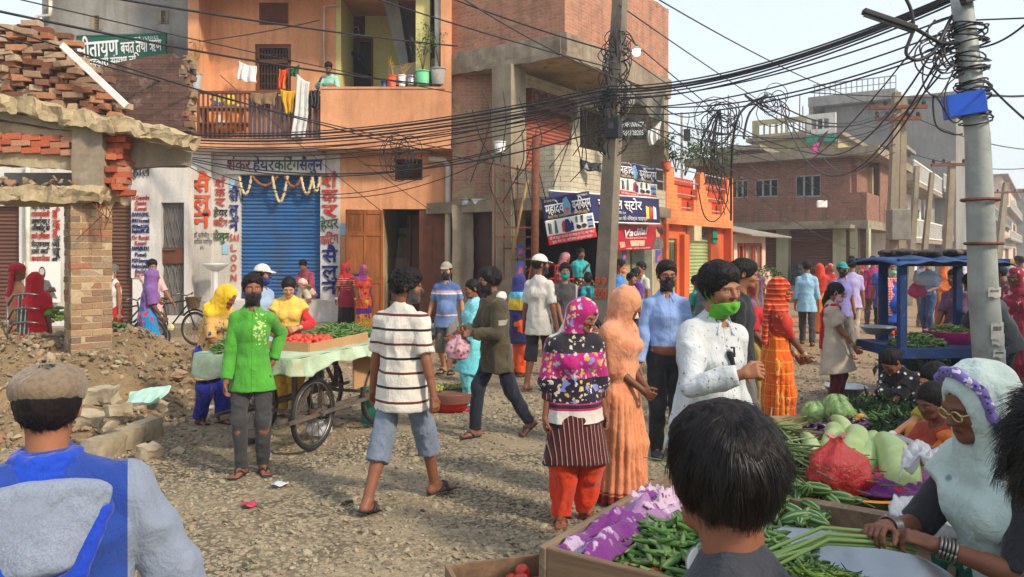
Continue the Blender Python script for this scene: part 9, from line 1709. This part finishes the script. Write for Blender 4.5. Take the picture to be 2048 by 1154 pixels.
pp('stout man in a blue shirt with a red checked towel and dark shorts', 1782, 738, 1.66, 14, skin=1, res='n', hair='thin', belly=1.2, k_w=1.1, rf=(-.1,.08), lf=(.1,-.06), wear=[('shirt', MK(36,76,170), dict(sleeve=.7, hem=.14)), ('shorts', MK(50,60,86)), ('scarf', cloth(lin(210,170,170), ('vstripe', lin(190,50,60), .04, .4), ('hstripe', lin(190,50,60), .04, .3)), dict(len=.55)), ('mask', MK(150,190,150)), ('sandals', M['black'])]); pp('man in a darker blue shirt behind the stout man', 1768, 690, 1.7, 165, skin=2, res='f', hair='short', wear=[('shirt', MK(50,84,160)), ('trousers', jeans)])
pp('man in a sky blue shirt and mask standing behind the blue stall', 1858, 672, 1.68, -70, skin=1, res='n', hair='short', rh=(-.12,-.22,1.0), lh=(.14,-.22,1.0), wear=[('shirt', MK(50,140,206), dict(sleeve=.9, hem=-.02, collar=1)), ('trousers', MK(44,64,100)), ('mask', MK(210,150,110)), ('shoes', M['black'])])
pp('vendor in a plum shirt behind the blue stall tray', 1912, 760, 1.55, -64, d=10.0, skin=3, res='n', hair='short', head=(4,4,0), rh=(-.1,-.3,.9), lh=(.15,-.3,.9), wear=[('shirt', MK(92,62,84), dict(sleeve=.9)), ('trousers', jeans)])
pp('man in a charcoal shirt bending behind the leaning pole', 2012, 800, 1.62, -100, d=8.6, skin=2, res='n', hair='short', lean=(30,0), rh=(-.2,-.5,.85), lh=(.2,-.45,.8), wear=[('shirt', cloth(lin(70,74,78)), dict(sleeve=1.2, g=.03)), ('trousers', blackc)]); pp('woman in a maroon printed shawl at the right edge', 2036, 770, 1.58, -60, d=9.6, skin=3, res='n', female=True, hair='bun', head=(0,10,0), wear=[('sari', MK(130,40,56)), ('drape', cloth(lin(140,40,60), ('flowers', lin(214,160,160), 15, .6, .4)), dict(down=.3))])
pp('man with black hair bowed at the right edge beyond the shawl', 2034, 740, 1.6, -120, d=11.5, skin=2, res='f', hair='thick', lean=(20,0), wear=[('shirt', MK(70,40,50)), ('trousers', jeans)])
for k, (px, d, f, c, c2, fem, lb) in enumerate(((1842,19,20,(100,110,124),(90,90,96),0,'man in a grey shirt far behind the blue stall'),(1888,17,160,(214,110,50),(206,110,44),1,'woman in an orange sari behind the hanging clear bag'),(1930,21,170,(196,180,190),(70,70,76),0,'man in a pale pink shirt beyond the blue stall'),(1996,27,20,(220,110,40),(210,100,40),1,'woman in orange at the far right of the street'),(2010,24,170,(50,120,150),(200,150,60),1,'woman in a blue shawl at the far right'),(2022,25,30,(214,160,60),(206,150,60),1,'woman in yellow at the far right'),(2036,23,160,(220,218,214),(120,110,100),0,'man in white at the far right'),(2044,20,190,(96,50,60),(60,50,56),0,'man in a plum shirt at the far right'),(1945,14,10,(190,180,160),(80,80,80),0,'man in a cream shirt seen beside the plum vendor'),(1722,27,30,(150,50,50),(140,50,50),1,'woman in red far down the street'),(1762,25,10,(110,90,80),(90,80,76),0,'man in brown far down the street'),(1702,24,0,(60,80,70),(60,60,64),0,'man in a dark checked shirt behind the lavender shirts'))):
 p = ((px-1024)/F*d, d)
 w = [('sari', MK(*c2)), ('hoodscarf', MK(*c), dict(back=.4))] if fem else [('shirt', MK(*c), dict(sleeve=.8)), ('trousers', MK(*c2))]
 person(lb, p[0], p[1], 1.55 if fem else 1.66, f, 0, skin=k % 4, res='f', female=bool(fem), hair='bun' if fem else 'short', wear=w, lean=(4,0))
for px, py, c, f, lb in ((1636,531,(120,40,44),-20,'person in dark clothes seated on the brick house steps'),(1656,530,(70,70,84),20,'person in a grey jacket seated on the brick house steps')): pp(lb, px, py+4, 1.62, f, d=27.8, z0=.1, skin=2, res='f', hair='short', pel=(0,.1,.45), rf=(-.12,-.32), lf=(.12,-.32), rh=(-.1,-.4,.6), lh=(.1,-.4,.6), wear=[('shirt', MK(*c)), ('trousers', jeans)])
jg = pp('girl in a black dress with white dots squatting to cut a cabbage', 1812, 845, 1.50, -62, d=7.4, z0=.02, skin=2, res='x', female=True, hair='bun', pel=(0,.10,.24), lean=(26,0), head=(-6,16,0), rf=(-.14,-.12), lf=(.14,-.14), rh=(-.02,-.56,.34), lh=(.06,-.54,.36), curl=(.6,.6), wear=[('kurta', cloth((.014,.014,.016), ('dots', lin(220,220,216), 15, .20)), dict(sleeve=.95, hem=.1, g=.02)), ('salwar', blackc), ('drape', cloth((.014,.014,.016), ('dots', lin(220,220,216), 15, .20)), dict(head=False, down=.1, armlen=.5)), ('bangles', M['brass'])], seed=5)
p = jg.world((jg.rw+jg.lw)/2); o = MB(Matrix.Rotation(rad(70), 4, 'X')).lathe([(0,-.03),(.07,-.02),(.088,.0),(0,.004)], 20).build('cut_cabbage', plain('cut_cabbage_flesh', lin(176,206,110), .6, .12, 40), None, True); o.location = p+Vector((-.07,-.06,-.02)); tag(o, 'half cabbage held in the squatting girl\'s hands', 'cabbage')
pp('dark-haired girl sitting behind the child in the green mask', 1892, 900, 1.45, -50, d=6.2, z0=.02, skin=3, res='n', female=True, hair='bun', pel=(0,.1,.22), lean=(20,0), rf=(-.14,-.14), lf=(.14,-.14), rh=(-.1,-.4,.4), lh=(.1,-.4,.4), wear=[('kurta', MK(40,36,44), dict(sleeve=.8, hem=.1)), ('salwar', blackc)])
pp('child in a mustard top with a green mask under the chin', 1892, 905, 1.34, -76, d=5.2, z0=.22, skin=4, res='x', female=True, hair='bun', pel=(0,.1,.26), lean=(16,0), head=(-4,8,0), rf=(-.14,-.16), lf=(.14,-.16), rh=(-.10,-.48,.46), lh=(.10,-.46,.48), curl=(.6,.6), wear=[('kurta', MK(170,150,50), dict(sleeve=.7, hem=.1)), ('salwar', MK(200,130,40)), ('mask', MK(60,150,120), dict(low=1)), ('bangles', M['ink_white'])])
pp('woman in a red and orange striped sari sitting behind the cut pumpkin', 1872, 960, 1.5, -70, d=4.9, z0=.05, skin=3, res='n', female=True, hair='bun', pel=(0,.14,.24), lean=(12,0), head=(0,10,0), rf=(-.16,-.2), lf=(.16,-.2), rh=(-.1,-.4,.5), lh=(.1,-.4,.5), wear=[('blouse', MK(150,60,40), dict(sleeve=.8)), ('sari', cloth(lin(206,110,40), ('ystripe', lin(180,30,36), .22, .3), ('dots', lin(140,40,40), 18, .15)), dict(knees=1, hemz=.02))])
pp('woman in a purple headscarf and blue and red sari walking along the shops', 296, 726, 1.52, 120, skin=3, res='n', female=True, hair='bun', lean=(6,0), rh=(-.18,-.22,.88), lh=(.2,-.1,.84), rf=(-.1,.06), lf=(.08,-.1), wear=[('blouse', MK(150,40,60), dict(sleeve=.9)), ('sari', cloth(lin(30,132,190), ('flowers', lin(190,50,80), 8, .72, .5), ('bands', ((.02,.12,lin(190,60,90)),))), dict(amp=.02)), ('drape', MK(124,88,150), dict(down=.18, armlen=.9)), ('bangles', M['brass'])])
p = gp(344, 722); bag('paper_bag', 'small cream bag in the hand of the woman in the purple scarf', at(341, 662, 12.9), .06, .04, .14, plain('cream_bag', lin(200,190,140)), seed=1)
pp('man in a pink shirt and teal mask holding the bicycle', 303, 705, 1.64, 50, d=14.2, skin=1, res='n', hair='short', rh=(-.05,-.42,.98), lh=(.25,-.3,.95), head=(-10,12,0), wear=[('shirt', MK(206,170,170), dict(sleeve=.9, collar=1)), ('trousers', greyp), ('mask', MK(60,150,130))])
pp('balding man in a white vest and red lungi with a pale mask', 226, 712, 1.56, -32, d=13.3, skin=1, res='n', hair='thin', haircol=(.12,.11,.10), belly=.8, rh=(-.25,-.1,.85), wear=[('vest', MK(206,202,194), dict(sleeve=0)), ('skirt', MK(170,30,40), dict(hemz=.2)), ('mask', MK(190,204,190))])
pp('man in a red turban and peach shirt raising his hand at the left edge', 34, 740, 1.60, 150, d=10.8, skin=2, res='n', hair='none', head=(20,0,0), rh=(-.38,-.25,1.36), lh=(.2,-.2,.9), wear=[('shirt', MK(200,130,90), dict(sleeve=.9)), ('trousers', greyp), ('turban', MK(170,30,40), dict(tail=1))])
pp('woman under a bright red shawl seen from behind at the left', 66, 760, 1.50, 195, d=10.2, skin=3, res='n', female=True, hair='bun', lean=(8,0), wear=[('blouse', MK(90,150,40), dict(sleeve=.9)), ('sari', cloth(lin(60,60,58), ('vstripe', lin(150,150,146), .05, .3))), ('drape', cloth(lin(176,24,34)), dict(down=.35, armlen=.6))])
FAz = FA.z(660, 272, -.2)
person('man in a mint shirt leaning on the balcony parapet', FA.x(660,-.1), 17.86, 1.66, 4, 4.52, skin=1, res='m', hair='short', lean=(20,0), head=(4,14,0), rh=(-.14,-.36,1.26), lh=(.16,-.40,1.10), curl=(.8,.4), pel=(0,.1,.9), wear=[('shirt', cloth(lin(150,206,186)), dict(sleeve=1.6, collar=1)), ('trousers', jeans)])
hz = Mt('hazy_air'); hz.nt.nodes.remove(hz.b); _v = nd(hz.nt, 'ShaderNodeVolumePrincipled', {'Color': (.86,.9,.95,1), 'Density': .0024, 'Anisotropy': .3}); hz.nt.links.new(_v.outputs[0], hz.nt.nodes['Material Output'].inputs['Volume'])
tag(MB().box(-90, 130, -12, 170, -1.2, 24).build('haze', hz, None), None, None, kind='stuff')
